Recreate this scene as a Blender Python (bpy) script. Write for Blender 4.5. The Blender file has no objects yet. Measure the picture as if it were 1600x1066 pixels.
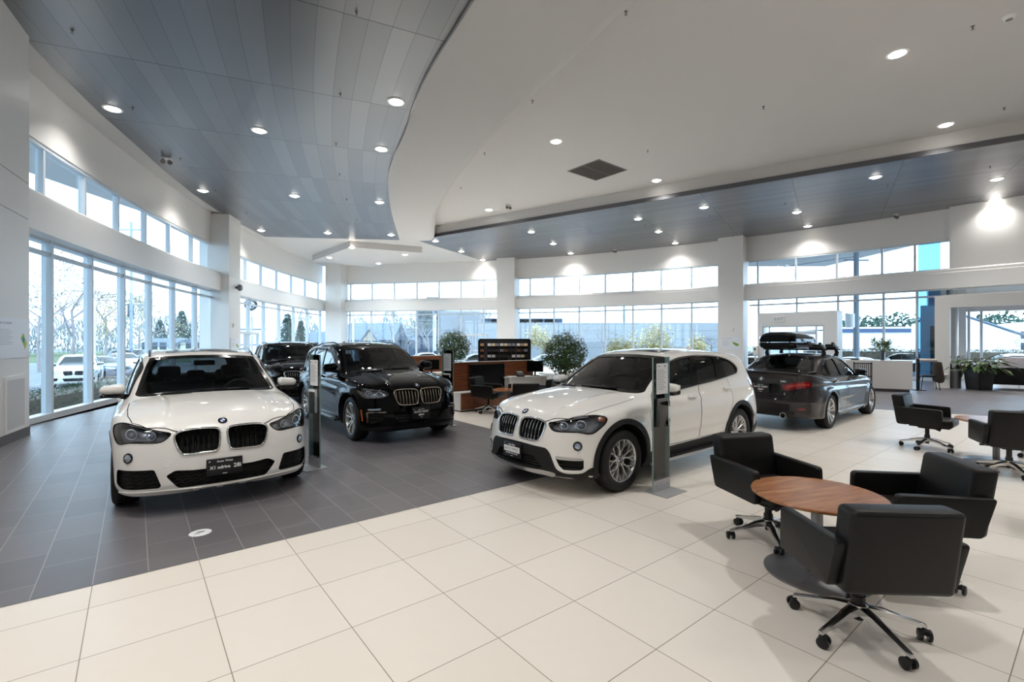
import bpy, bmesh, math, random
import numpy as np
from mathutils import Vector, Matrix, geometry
PI = math.pi
R = math.radians
sc = bpy.context.scene
col = sc.collection
rnd = random.Random(7)

# ------------------------------------------------------------------ helpers
def lin(c):
    c /= 255.0
    return c / 12.92 if c <= 0.04045 else ((c + 0.055) / 1.055) ** 2.4

def rgb(r, g, b):
    return (lin(r), lin(g), lin(b), 1.0)

MATS = {}
def mat(name, color=(0.8, 0.8, 0.8, 1), rough=0.5, metal=0.0, spec=0.5, coat=0.0, coat_rough=0.03,
        emit=None, estr=0.0, noise=0.0, nscale=20.0, bump=0.0, bscale=200.0, alpha=1.0, trans=0.0, ior=1.45, aniso=None):
    if name in MATS:
        return MATS[name]
    m = bpy.data.materials.new(name)
    m.use_nodes = True
    nt = m.node_tree
    b = nt.nodes['Principled BSDF']
    b.inputs['Base Color'].default_value = color
    b.inputs['Roughness'].default_value = rough
    b.inputs['Metallic'].default_value = metal
    b.inputs['Specular IOR Level'].default_value = spec
    b.inputs['Coat Weight'].default_value = coat
    b.inputs['Coat Roughness'].default_value = coat_rough
    b.inputs['Alpha'].default_value = alpha
    b.inputs['Transmission Weight'].default_value = trans
    b.inputs['IOR'].default_value = ior
    if emit is not None:
        b.inputs['Emission Color'].default_value = emit
        b.inputs['Emission Strength'].default_value = estr
    if noise > 0:
        tc = nt.nodes.new('ShaderNodeTexCoord')
        n = nt.nodes.new('ShaderNodeTexNoise'); n.inputs['Scale'].default_value = nscale; n.inputs['Detail'].default_value = 4
        mx = nt.nodes.new('ShaderNodeMix'); mx.data_type = 'RGBA'
        dark = tuple(max(0, c * (1 - noise)) for c in color[:3]) + (1,)
        lite = tuple(min(1, c * (1 + noise)) for c in color[:3]) + (1,)
        mx.inputs[6].default_value = dark; mx.inputs[7].default_value = lite
        nt.links.new(tc.outputs['Object'], n.inputs['Vector'])
        nt.links.new(n.outputs['Fac'], mx.inputs[0])
        nt.links.new(mx.outputs[2], b.inputs['Base Color'])
    if bump > 0:
        tc = nt.nodes.new('ShaderNodeTexCoord')
        n = nt.nodes.new('ShaderNodeTexNoise'); n.inputs['Scale'].default_value = bscale; n.inputs['Detail'].default_value = 3
        bp = nt.nodes.new('ShaderNodeBump'); bp.inputs['Strength'].default_value = bump; bp.inputs['Distance'].default_value = 0.01
        nt.links.new(tc.outputs['Object'], n.inputs['Vector'])
        nt.links.new(n.outputs['Fac'], bp.inputs['Height'])
        nt.links.new(bp.outputs['Normal'], b.inputs['Normal'])
    MATS[name] = m
    return m

def thin_glass(name, tint, refl=0.08, rough=0.0, ior=1.45):
    """architectural / car glass: tinted see-through with a fresnel reflection"""
    if name in MATS:
        return MATS[name]
    m = bpy.data.materials.new(name); m.use_nodes = True
    nt = m.node_tree; nt.nodes.clear()
    out = nt.nodes.new('ShaderNodeOutputMaterial')
    tr = nt.nodes.new('ShaderNodeBsdfTransparent'); tr.inputs[0].default_value = tint
    gl = nt.nodes.new('ShaderNodeBsdfGlossy'); gl.inputs['Roughness'].default_value = rough
    gl.inputs[0].default_value = (1, 1, 1, 1)
    lw = nt.nodes.new('ShaderNodeFresnel'); lw.inputs['IOR'].default_value = ior
    mul = nt.nodes.new('ShaderNodeMath'); mul.operation = 'MULTIPLY_ADD'
    mul.inputs[1].default_value = 1.0; mul.inputs[2].default_value = refl - 0.04; mul.use_clamp = True
    mx = nt.nodes.new('ShaderNodeMixShader')
    nt.links.new(lw.outputs[0], mul.inputs[0])
    nt.links.new(mul.outputs[0], mx.inputs[0])
    nt.links.new(tr.outputs[0], mx.inputs[1]); nt.links.new(gl.outputs[0], mx.inputs[2])
    nt.links.new(mx.outputs[0], out.inputs[0])
    MATS[name] = m
    return m

def tag(o, label=None, cat=None, group=None, kind=None):
    if label: o['label'] = label
    if cat: o['category'] = cat
    if group: o['group'] = group
    if kind: o['kind'] = kind
    return o

def empty(name, loc=(0, 0, 0), rz=0.0, label=None, cat=None, group=None, kind=None, parent=None):
    o = bpy.data.objects.new(name, None)
    o.empty_display_size = 0.1
    col.objects.link(o); o.location = loc; o.rotation_euler = (0, 0, rz)
    if parent: o.parent = parent
    return tag(o, label, cat, group, kind)

def copy_tree(o, parent=None):
    c = o.copy(); col.objects.link(c)
    if parent is not None:
        c.parent = parent
    for ch in list(o.children):
        copy_tree(ch, c)
    return c

class MB:
    """collects shapes, then links them as ONE mesh object"""
    def __init__(self):
        self.v = []; self.f = []; self.m = []; self.mi = 0
    def add(self, vs, fs, mi=None):
        o = len(self.v); self.v += [tuple(p) for p in vs]
        self.f += [tuple(i + o for i in f) for f in fs]
        self.m += [self.mi if mi is None else mi] * len(fs)
        return self
    def box(self, x0, x1, y0, y1, z0, z1, mi=None, T=None):
        vs = [(x, y, z) for z in (z0, z1) for y in (y0, y1) for x in (x0, x1)]
        if T: vs = [T(p) for p in vs]
        return self.add(vs, [(0, 2, 3, 1), (4, 5, 7, 6), (0, 1, 5, 4), (2, 6, 7, 3), (0, 4, 6, 2), (1, 3, 7, 5)], mi)
    def rbox(self, x0, x1, y0, y1, z0, z1, r=0.02, mi=None, T=None, seg=3):
        bm = bmesh.new(); bmesh.ops.create_cube(bm, size=1)
        for v in bm.verts:
            v.co = Vector(((x0 + x1) / 2 + v.co.x * (x1 - x0), (y0 + y1) / 2 + v.co.y * (y1 - y0), (z0 + z1) / 2 + v.co.z * (z1 - z0)))
        bmesh.ops.bevel(bm, geom=bm.edges[:], offset=r, segments=seg, profile=0.5, affect='EDGES')
        bm.verts.index_update()
        vs = [tuple(v.co) for v in bm.verts]; fs = [tuple(v.index for v in f.verts) for f in bm.faces]
        bm.free()
        if T: vs = [T(p) for p in vs]
        return self.add(vs, fs, mi)
    def prism(self, poly, axis='z', a=0.0, b=1.0, mi=None, T=None):
        n = len(poly)
        def P(p, t):
            if axis == 'z': return (p[0], p[1], t)
            if axis == 'y': return (p[0], t, p[1])
            return (t, p[0], p[1])
        vs = [P(p, a) for p in poly] + [P(p, b) for p in poly]
        if T: vs = [T(p) for p in vs]
        fs = [tuple(range(n))[::-1], tuple(range(n, 2 * n))] + [(i, (i + 1) % n, n + (i + 1) % n, n + i) for i in range(n)]
        return self.add(vs, fs, mi)
    def tube(self, pts, r, n=8, closed=False, mi=None, caps=True):
        pts = [Vector(p) for p in pts]; k = len(pts); vs = []; fs = []
        rr = r if isinstance(r, (list, tuple)) else [r] * k
        up = None
        for i, p in enumerate(pts):
            if closed: t = pts[(i + 1) % k] - pts[i - 1]
            else: t = pts[min(i + 1, k - 1)] - pts[max(i - 1, 0)]
            t.normalize()
            if up is None:
                up = Vector((0, 0, 1)) if abs(t.z) < 0.9 else Vector((1, 0, 0))
            s = t.cross(up)
            if s.length < 1e-6: s = t.orthogonal()
            s.normalize(); up = s.cross(t).normalized()
            for j in range(n):
                a = 2 * PI * j / n
                vs.append(p + s * (rr[i] * math.cos(a)) + up * (rr[i] * math.sin(a)))
        m = k if closed else k - 1
        for i in range(m):
            for j in range(n):
                a = i * n + j; b = i * n + (j + 1) % n; c = ((i + 1) % k) * n + (j + 1) % n; d = ((i + 1) % k) * n + j
                fs.append((a, b, c, d))
        if not closed and caps:
            fs.append(tuple(range(n))[::-1]); fs.append(tuple(range((k - 1) * n, k * n)))
        return self.add(vs, fs, mi)
    def cyl(self, p0, p1, r0, r1=None, n=16, mi=None):
        return self.tube([p0, p1], [r0, r0 if r1 is None else r1], n, mi=mi)
    def lathe(self, prof, n=32, axis='z', origin=(0, 0, 0), mi=None, cap=True):
        """prof: (radius, height) pairs from one end to the other"""
        vs = []; fs = []; k = len(prof); ox, oy, oz = origin
        for (r, h) in prof:
            for j in range(n):
                a = 2 * PI * j / n; c, s = r * math.cos(a), r * math.sin(a)
                if axis == 'z': vs.append((ox + c, oy + s, oz + h))
                elif axis == 'y': vs.append((ox + c, oy + h, oz + s))
                else: vs.append((ox + h, oy + c, oz + s))
        for i in range(k - 1):
            for j in range(n):
                f = (i * n + j, i * n + (j + 1) % n, (i + 1) * n + (j + 1) % n, (i + 1) * n + j)
                fs.append(f if axis != 'y' else f[::-1])
        if cap:
            e0 = tuple(range(n))[::-1]; e1 = tuple(range((k - 1) * n, k * n))
            if axis == 'y': e0, e1 = e0[::-1], e1[::-1]
            fs += [e0, e1]
        return self.add(vs, fs, mi)
    def sphere(self, c, r, n=16, m=10, mi=None, sx=1, sy=1, sz=1):
        prof = [(max(1e-4, r * math.sin(PI * i / m)), -r * math.cos(PI * i / m)) for i in range(m + 1)]
        o = len(self.v); self.lathe(prof, n, 'z', (0, 0, 0), mi)
        for i in range(o, len(self.v)):
            p = self.v[i]; self.v[i] = (c[0] + p[0] * sx, c[1] + p[1] * sy, c[2] + p[2] * sz)
        return self
    def build(self, name, mats, parent=None, smooth=35, fix=True, loc=None, rz=None):
        me = bpy.data.meshes.new(name)
        me.from_pydata(self.v, [], self.f)
        if not isinstance(mats, (list, tuple)): mats = [mats]
        for m in mats: me.materials.append(m)
        if len(mats) > 1: me.polygons.foreach_set('material_index', self.m)
        if fix:
            bm = bmesh.new(); bm.from_mesh(me)
            bmesh.ops.recalc_face_normals(bm, faces=bm.faces[:])
            bm.to_mesh(me); bm.free()
        if smooth:
            me.polygons.foreach_set('use_smooth', [True] * len(me.polygons))
            me.set_sharp_from_angle(angle=R(smooth))
        me.update()
        o = bpy.data.objects.new(name, me); col.objects.link(o)
        if parent: o.parent = parent
        if loc is not None: o.location = loc
        if rz is not None: o.rotation_euler = (0, 0, rz)
        return o

def catmull(pts, n=8, closed=True):
    """smooth curve through 2-D/3-D points"""
    P = [np.array(p, float) for p in pts]; k = len(P); out = []
    m = k if closed else k - 1
    for i in range(m):
        p0 = P[i - 1] if (closed or i > 0) else 2 * P[0] - P[1]
        p1 = P[i]; p2 = P[(i + 1) % k]
        p3 = P[(i + 2) % k] if (closed or i + 2 < k) else 2 * P[-1] - P[-2]
        for j in range(n):
            t = j / n
            out.append(tuple(0.5 * ((2 * p1) + (-p0 + p2) * t + (2 * p0 - 5 * p1 + 4 * p2 - p3) * t * t + (-p0 + 3 * p1 - 3 * p2 + p3) * t ** 3)))
    if not closed: out.append(tuple(P[-1]))
    return out

def roundpoly(poly, r, seg=4):
    """2-D polygon with its corners rounded; r is one radius or one per corner"""
    n = len(poly); out = []
    rr = r if isinstance(r, (list, tuple)) else [r] * n
    for i in range(n):
        p = np.array(poly[i], float); a = np.array(poly[i - 1], float) - p; b = np.array(poly[(i + 1) % n], float) - p
        la, lb = np.linalg.norm(a), np.linalg.norm(b)
        d = min(rr[i], la * 0.48, lb * 0.48)
        if d < 1e-4: out.append(tuple(p)); continue
        a /= la; b /= lb
        A = p + a * d; B = p + b * d
        for k in range(seg + 1):
            t = k / seg
            out.append(tuple((1 - t) ** 2 * A + 2 * t * (1 - t) * p + t * t * B))
    return out

def resample(poly, step, closed=True):
    P = [np.array(p, float) for p in poly]; out = []
    n = len(P)
    for i in range(n if closed else n - 1):
        a, b = P[i], P[(i + 1) % n]
        k = max(1, int(math.ceil(np.linalg.norm(b - a) / step)))
        for j in range(k): out.append(tuple(a + (b - a) * j / k))
    if not closed: out.append(tuple(P[-1]))
    return out

def text_mesh(s, size, mt, parent=None, name='lettering', align='CENTER', extrude=0.002, M=None, bold=0.0):
    cu = bpy.data.curves.new(name, 'FONT'); cu.body = s; cu.size = size; cu.align_x = align; cu.align_y = 'CENTER'
    cu.extrude = extrude; cu.resolution_u = 3; cu.offset = bold
    t = bpy.data.objects.new(name + '_tmp', cu); col.objects.link(t)
    dg = bpy.context.evaluated_depsgraph_get()
    me = bpy.data.meshes.new_from_object(t.evaluated_get(dg))
    bpy.data.objects.remove(t)
    if M is not None: me.transform(M)
    me.materials.clear(); me.materials.append(mt); me.name = name
    o = bpy.data.objects.new(name, me); col.objects.link(o)
    if parent: o.parent = parent
    return o

def text_into(mb, s, size, M, mi=0, align='CENTER', extrude=0.0015, bold=0.0):
    """lettering collected into a mesh builder"""
    cu = bpy.data.curves.new('t', 'FONT'); cu.body = s; cu.size = size; cu.align_x = align; cu.align_y = 'CENTER'
    cu.extrude = extrude; cu.resolution_u = 3; cu.offset = bold
    t = bpy.data.objects.new('t', cu); col.objects.link(t)
    dg = bpy.context.evaluated_depsgraph_get()
    me = bpy.data.meshes.new_from_object(t.evaluated_get(dg))
    bpy.data.objects.remove(t)
    me.transform(M)
    mb.add([tuple(v.co) for v in me.vertices], [tuple(p.vertices) for p in me.polygons], mi)
    bpy.data.meshes.remove(me)

# a straight-line measure of the room: where a sight line of the survey picture meets height z
FOC, CXP, CYP, EYE = 742.0, 800.0, 533.0, 1.67
def at(px, py, z=0.0):
    Y = FOC * (z - EYE) / (CYP - py)
    return Vector(((px - CXP) / FOC * Y, Y, z))
def atY(px, py, Y):
    return Vector(((px - CXP) / FOC * Y, Y, EYE + (CYP - py) / FOC * Y))
# ------------------------------------------------------------------ cars: body shell from blended side, top, front and rear surfaces
def pc(pts):
    """monotone cubic curve through (x, y) pairs, vectorised"""
    x = np.array([p[0] for p in pts], float); y = np.array([p[1] for p in pts], float)
    o = np.argsort(x); x = x[o]; y = y[o]
    h = np.diff(x); d = np.diff(y) / h
    m = np.zeros_like(y); m[0] = d[0]; m[-1] = d[-1]
    for i in range(1, len(x) - 1):
        if d[i - 1] * d[i] > 0:
            w1 = 2 * h[i] + h[i - 1]; w2 = h[i] + 2 * h[i - 1]
            m[i] = (w1 + w2) / (w1 / d[i - 1] + w2 / d[i])
    T = np.linspace(x[0], x[-1], 3000)
    i = np.clip(np.searchsorted(x, T) - 1, 0, len(h) - 1); u = (T - x[i]) / h[i]
    V = y[i] * (1 + 2 * u) * (1 - u) ** 2 + m[i] * h[i] * u * (1 - u) ** 2 + y[i + 1] * u * u * (3 - 2 * u) + m[i + 1] * h[i] * u * u * (u - 1)
    T = np.concatenate([[x[0] - 10], T, [x[-1] + 10]]); V = np.concatenate([[y[0] - 10 * m[0]], V, [y[-1] + 10 * m[-1]]])
    def f(t):
        return np.interp(t, T, V)
    return f

def smax(a, b, k):
    h = np.maximum(k - np.abs(a - b), 0) / k
    return np.maximum(a, b) + h * h * k * 0.25
def smin(a, b, k):
    return -smax(-a, -b, k)
def sstep(a, b, t):
    u = np.clip((t - a) / (b - a), 0, 1); return u * u * (3 - 2 * u)

class Shape:
    """the outside surface of one car type, as a distance-like function of x (forward), y (to its left), z"""
    def __init__(s, S):
        s.S = S
        s.hood = pc(S['hood']); s.wx = pc(S['wx']); s.wz = pc(S['wz'])
        s.fplan = pc(S['fplan']); s.frake = pc(S['frake']); s.rplan = pc(S['rplan']); s.rrake = pc(S['rrake'])
        s.bot = pc(S['bot']); s.roof = pc(S['roof']); s.belt = pc(S['belt']); s.cw = pc(S['cw'])
        s.crease = pc(S['crease'])
    def F(s, x, y, z):
        S = s.S; ay = np.abs(y)
        # lower body
        zt = s.hood(x) - S['crown'] * (ay / 0.8) ** 2.4
        rl = 0.46 + 0.10 * np.clip(1.2 - x, 0, 1.2)
        zt = zt + S.get('ridge', 0.014) * sstep(0.75, 1.2, x) * (sstep(rl - 0.05, rl, ay) - sstep(rl + 0.02, rl + 0.16, ay))
        g = (s.hood(x + 0.01) - s.hood(x - 0.01)) / 0.02
        top = (z - zt) / np.sqrt(1 + g * g)
        cz = z - s.crease(x)
        W = s.wx(x) + s.wz(z) - S.get('scoop', 0.012) * np.exp(-((cz + 0.055) / 0.05) ** 2) * sstep(1.75, 1.2, x) \
            - np.maximum(cz, 0) * S.get('shoulder', 0.22)
        for ax in S['axles']:
            r = np.sqrt((x - ax) ** 2 + (z - S['wr']) ** 2)
            W = W + S.get('flare', 0.018) * (1 - sstep(S['arch'] + 0.03, S['arch'] + 0.17, r)) * (z < 1.2)
        side = (ay - W) * 0.97
        xf = S['xf'] - s.fplan(ay) - s.frake(z)
        dpf = (s.fplan(ay + 0.01) - s.fplan(ay - 0.01)) / 0.02; dzf = (s.frake(z + 0.01) - s.frake(z - 0.01)) / 0.02
        front = (x - xf) / np.sqrt(1 + dpf * dpf + dzf * dzf)
        xr = S['xr'] + s.rplan(ay) + s.rrake(z)
        dpr = (s.rplan(ay + 0.01) - s.rplan(ay - 0.01)) / 0.02; dzr = (s.rrake(z + 0.01) - s.rrake(z - 0.01)) / 0.02
        rear = (xr - x) / np.sqrt(1 + dpr * dpr + dzr * dzr)
        bot = s.bot(x) - z
        low = smax(smax(smax(smax(top, side, S.get('kts', 0.07)), front, S.get('kf', 0.07)), rear, S.get('kr', 0.06)), bot, 0.05)
        # cabin
        mid = S['mid']
        xx = np.where(x > mid, np.maximum(x + S['bowf'] * y * y, mid), np.minimum(x - S['bowr'] * y * y, mid))
        zr = s.roof(xx) - S['rcrown'] * (ay / 0.6) ** 2
        gr = (s.roof(xx + 0.02) - s.roof(xx - 0.02)) / 0.04
        ctop = (z - zr) / np.sqrt(1 + gr * gr)
        cs = (ay - (s.cw(x) - S['tumble'] * (z - s.belt(x)) - S.get('tum2', 0.12) * np.maximum(z - s.belt(x), 0) ** 2)) * 0.94
        cab = smax(ctop, cs, S.get('krf', 0.09))
        cab = smax(cab, smax(side, np.maximum(rear, front) - 1.5 * np.maximum(z - s.hood(x) + 0.08, 0), 0.02) + 0.004, 0.02)
        cab = smax(cab, 0.55 - z, 0.03)
        return smin(low, cab, S.get('kc', 0.035))
    def grad(s, P, e=0.004):
        x, y, z = P[:, 0], P[:, 1], P[:, 2]
        g = np.stack([s.F(x + e, y, z) - s.F(x - e, y, z), s.F(x, y + e, z) - s.F(x, y - e, z), s.F(x, y, z + e) - s.F(x, y, z - e)], 1)
        return g / (np.linalg.norm(g, axis=1)[:, None] + 1e-9)
    def cavity(s, x, y, z):
        S = s.S
        c = s.F(x, y, z) + 0.045
        c = smax(c, np.abs(y) - (s.cw(x) - 0.09), 0.04)
        c = np.maximum(c, S['floor'] - z)
        c = np.maximum(c, x - S['cavf']); c = np.maximum(c, S['cavr'] - x)
        return c
    def project(s, P, d, off=0.0, reach=0.9):
        """slide points along direction -d (from outside) on to the surface F = off"""
        P = np.array(P, float); d = np.array(d, float) / np.linalg.norm(d)
        n = 90
        ts = np.linspace(reach, -reach, n)
        Q = P[:, None, :] + d[None, None, :] * ts[None, :, None]
        f = s.F(Q[..., 0], Q[..., 1], Q[..., 2]) - off
        hit = f <= 0; done = hit.any(1); k = np.where(done, np.maximum(hit.argmax(1), 1), n - 1)
        lo = np.where(done, ts[k], -reach); hi = np.where(done, ts[k - 1], -reach)
        for _ in range(18):
            m = (lo + hi) / 2
            v = s.F(*(P + d * m[:, None]).T) - off
            hi = np.where(v > 0, m, hi); lo = np.where(v > 0, lo, m)
        return P + d * ((lo + hi) / 2)[:, None], done

def surface_nets(fn, lo, hi, h):
    n = [int(math.ceil((hi[k] - lo[k]) / h)) + 1 for k in range(3)]
    ax = [lo[k] + h * np.arange(n[k]) for k in range(3)]
    V = np.empty(n, np.float32)
    yy, zz = np.meshgrid(ax[1], ax[2], indexing='ij')
    step = 24
    for i in range(0, n[0], step):
        xs = ax[0][i:i + step]
        X = np.broadcast_to(xs[:, None, None], (len(xs),) + yy.shape)
        V[i:i + step] = fn(X, np.broadcast_to(yy, X.shape), np.broadcast_to(zz, X.shape))
    ins = V < 0
    nx, ny, nz = n
    acc = np.zeros((nx - 1, ny - 1, nz - 1, 3), np.float32); cnt = np.zeros((nx - 1, ny - 1, nz - 1), np.float32)
    corner = [(i, j, k) for i in (0, 1) for j in (0, 1) for k in (0, 1)]
    def sub(A, c): return A[c[0]:nx - 1 + c[0], c[1]:ny - 1 + c[1], c[2]:nz - 1 + c[2]]
    for a in corner:
        for ax_ in range(3):
            if a[ax_]: continue
            b = list(a); b[ax_] = 1
            va, vb = sub(V, a), sub(V, b)
            cr = (va < 0) != (vb < 0)
            t = np.where(cr, va / np.where(cr, va - vb, 1), 0)
            for k in range(3):
                acc[..., k] += np.where(cr, a[k] + (t if k == ax_ else 0), 0)
            cnt += cr
    act = cnt > 0
    idx = np.full(act.shape, -1, np.int64); ii = np.argwhere(act); idx[act] = np.arange(len(ii))
    P = ii + acc[act] / cnt[act][:, None]
    P = np.array(lo) + P * h
    faces = []
    for ax_ in range(3):
        sl0 = [slice(1, -1)] * 3; sl0[ax_] = slice(0, -1)
        sl1 = [slice(1, -1)] * 3; sl1[ax_] = slice(1, None)
        a = ins[tuple(sl0)]; b = ins[tuple(sl1)]
        for flip, mk in ((False, a & ~b), (True, ~a & b)):
            q = np.argwhere(mk)
            for k in range(3):
                if k != ax_: q[:, k] += 1
            u, w = (ax_ + 1) % 3, (ax_ + 2) % 3
            def cell(du, dw):
                c = q.copy(); c[:, u] -= du; c[:, w] -= dw
                return idx[c[:, 0], c[:, 1], c[:, 2]]
            f = np.stack([cell(1, 1), cell(0, 1), cell(0, 0), cell(1, 0)], 1)
            faces.append(f[:, ::-1] if flip else f)
    return P, np.concatenate(faces)

def shell_mesh(sh, h=0.024, hollow=True):
    S = sh.S
    fn = (lambda x, y, z: np.maximum(sh.F(x, y, z), -sh.cavity(x, y, z))) if hollow else sh.F
    for f in (1.0, 0.987, 0.979, 1.013, 0.967, 1.021):      # a grid that gives a clean closed skin
        P, Q = surface_nets(fn, (S['xr'] - 0.06, -1.06, 0.08), (S['xf'] + 0.06, 1.06, S['top'] + 0.06), h * f)
        e = np.sort(np.concatenate([Q[:, [0, 1]], Q[:, [1, 2]], Q[:, [2, 3]], Q[:, [3, 0]]]), 1)
        if np.all(np.unique(e[:, 0] * len(P) + e[:, 1], return_counts=True)[1] == 2): break
    for _ in range(3):      # settle the vertices on the true surface
        f = sh.F(*P.T); o = np.abs(f) < 0.02
        g = sh.grad(P[o]); P[o] -= g * f[o][:, None] * 0.9
    me = bpy.data.meshes.new('shell'); me.from_pydata(P.tolist(), [], Q.tolist()); me.update()
    return me

def cut(me, cutter, solver='MANIFOLD'):
    a = bpy.data.objects.new('a', me); b = bpy.data.objects.new('b', cutter)
    col.objects.link(a); col.objects.link(b)
    md = a.modifiers.new('c', 'BOOLEAN'); md.operation = 'DIFFERENCE'; md.object = b; md.solver = solver
    dg = bpy.context.evaluated_depsgraph_get()
    r = bpy.data.meshes.new_from_object(a.evaluated_get(dg))
    bpy.data.objects.remove(a); bpy.data.objects.remove(b)
    return r

def prism_mesh(poly3a, poly3b, mt):
    n = len(poly3a); me = bpy.data.meshes.new('cutter')
    fs = [tuple(range(n))[::-1], tuple(range(n, 2 * n))] + [(i, (i + 1) % n, n + (i + 1) % n, n + i) for i in range(n)]
    me.from_pydata([tuple(p) for p in poly3a] + [tuple(p) for p in poly3b], [], fs)
    bm = bmesh.new(); bm.from_mesh(me)
    bmesh.ops.triangulate(bm, faces=[f for f in bm.faces if len(f.verts) > 4])
    bmesh.ops.recalc_face_normals(bm, faces=bm.faces[:]); bm.to_mesh(me); bm.free()
    me.materials.append(mt)
    return me

class Frame:
    """a viewing frame on the car: d looks out of the car, u across, v up"""
    def __init__(s, d, o=(0, 0, 0), up=(0, 0, 1), reach=0.9):
        s.reach = reach
        s.d = np.array(d, float); s.d /= np.linalg.norm(s.d)
        s.u = np.cross(np.array(up, float), s.d); s.u /= np.linalg.norm(s.u)
        s.v = np.cross(s.d, s.u); s.o = np.array(o, float)
    def P(s, uv, t=0.0):
        return s.o + s.u * uv[0] + s.v * uv[1] + s.d * t
SIDE = Frame((0, 1, 0), (0, 0.9, 0))           # u = -x ... handled by side()
FRONT = Frame((1, 0, 0), (1.3, 0, 0), reach=1.4)          # u = y, v = z
REAR = Frame((-1, 0, 0), (-1.6, 0, 0), reach=1.2)         # u = -y
TOP = Frame((0, 0, 1), (0, 0, 1.0), (1, 0, 0))  # u = y*-1, v = x

def patch(sh, fr, outline, off=0.003, thick=None, step=0.035, holes=(), reach=None):
    """a sheet that follows the car's surface inside a 2-D outline of a frame; thick adds a rim and a back"""
    ring = resample(outline, step)
    rings = [ring] + [resample(h, step) for h in holes]
    pts = []; edges = []
    for r in rings:
        o = len(pts); pts += [Vector(p) for p in r]; edges += [(o + i, o + (i + 1) % len(r)) for i in range(len(r))]
    us = [p[0] for p in ring]; vs = [p[1] for p in ring]
    def inside(p, poly):
        c = False; n = len(poly); j = n - 1
        for i in range(n):
            a, b = poly[i], poly[j]
            if (a[1] > p[1]) != (b[1] > p[1]) and p[0] < (b[0] - a[0]) * (p[1] - a[1]) / (b[1] - a[1] + 1e-12) + a[0]: c = not c
            j = i
        return c
    bnd = np.array([tuple(p) for p in pts])
    u = min(us) + step * 0.5
    while u < max(us):
        v = min(vs) + step * 0.5
        while v < max(vs):
            if inside((u, v), ring) and not any(inside((u, v), h) for h in rings[1:]):
                if np.min((bnd[:, 0] - u) ** 2 + (bnd[:, 1] - v) ** 2) > (0.55 * step) ** 2: pts.append(Vector((u, v)))
            v += step
        u += step
    vo, eo, fo, *_ = geometry.delaunay_2d_cdt(pts, edges, [], 0, 1e-5)
    fo = [f for f in fo if (lambda c: inside(c, ring) and not any(inside(c, h) for h in rings[1:]))((sum(vo[i][0] for i in f) / len(f), sum(vo[i][1] for i in f) / len(f)))]
    base = np.array([fr.P(p) for p in vo])
    top, _ = sh.project(base, fr.d, off, reach or fr.reach)
    V = [tuple(p) for p in top]; Fc = [tuple(f) for f in fo]
    if thick:
        n = len(V); g = sh.grad(top)
        V += [tuple(p) for p in top - g * thick]
        cnt = {}
        for f in fo:
            for a, b in zip(f, tuple(f[1:]) + (f[0],)):
                cnt[(a, b)] = 1
        rim = [(a, b) for (a, b) in cnt if (b, a) not in cnt]
        Fc += [(b, a, n + a, n + b) for a, b in rim] + [tuple(n + i for i in f[::-1]) for f in fo]
    return V, Fc

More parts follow.
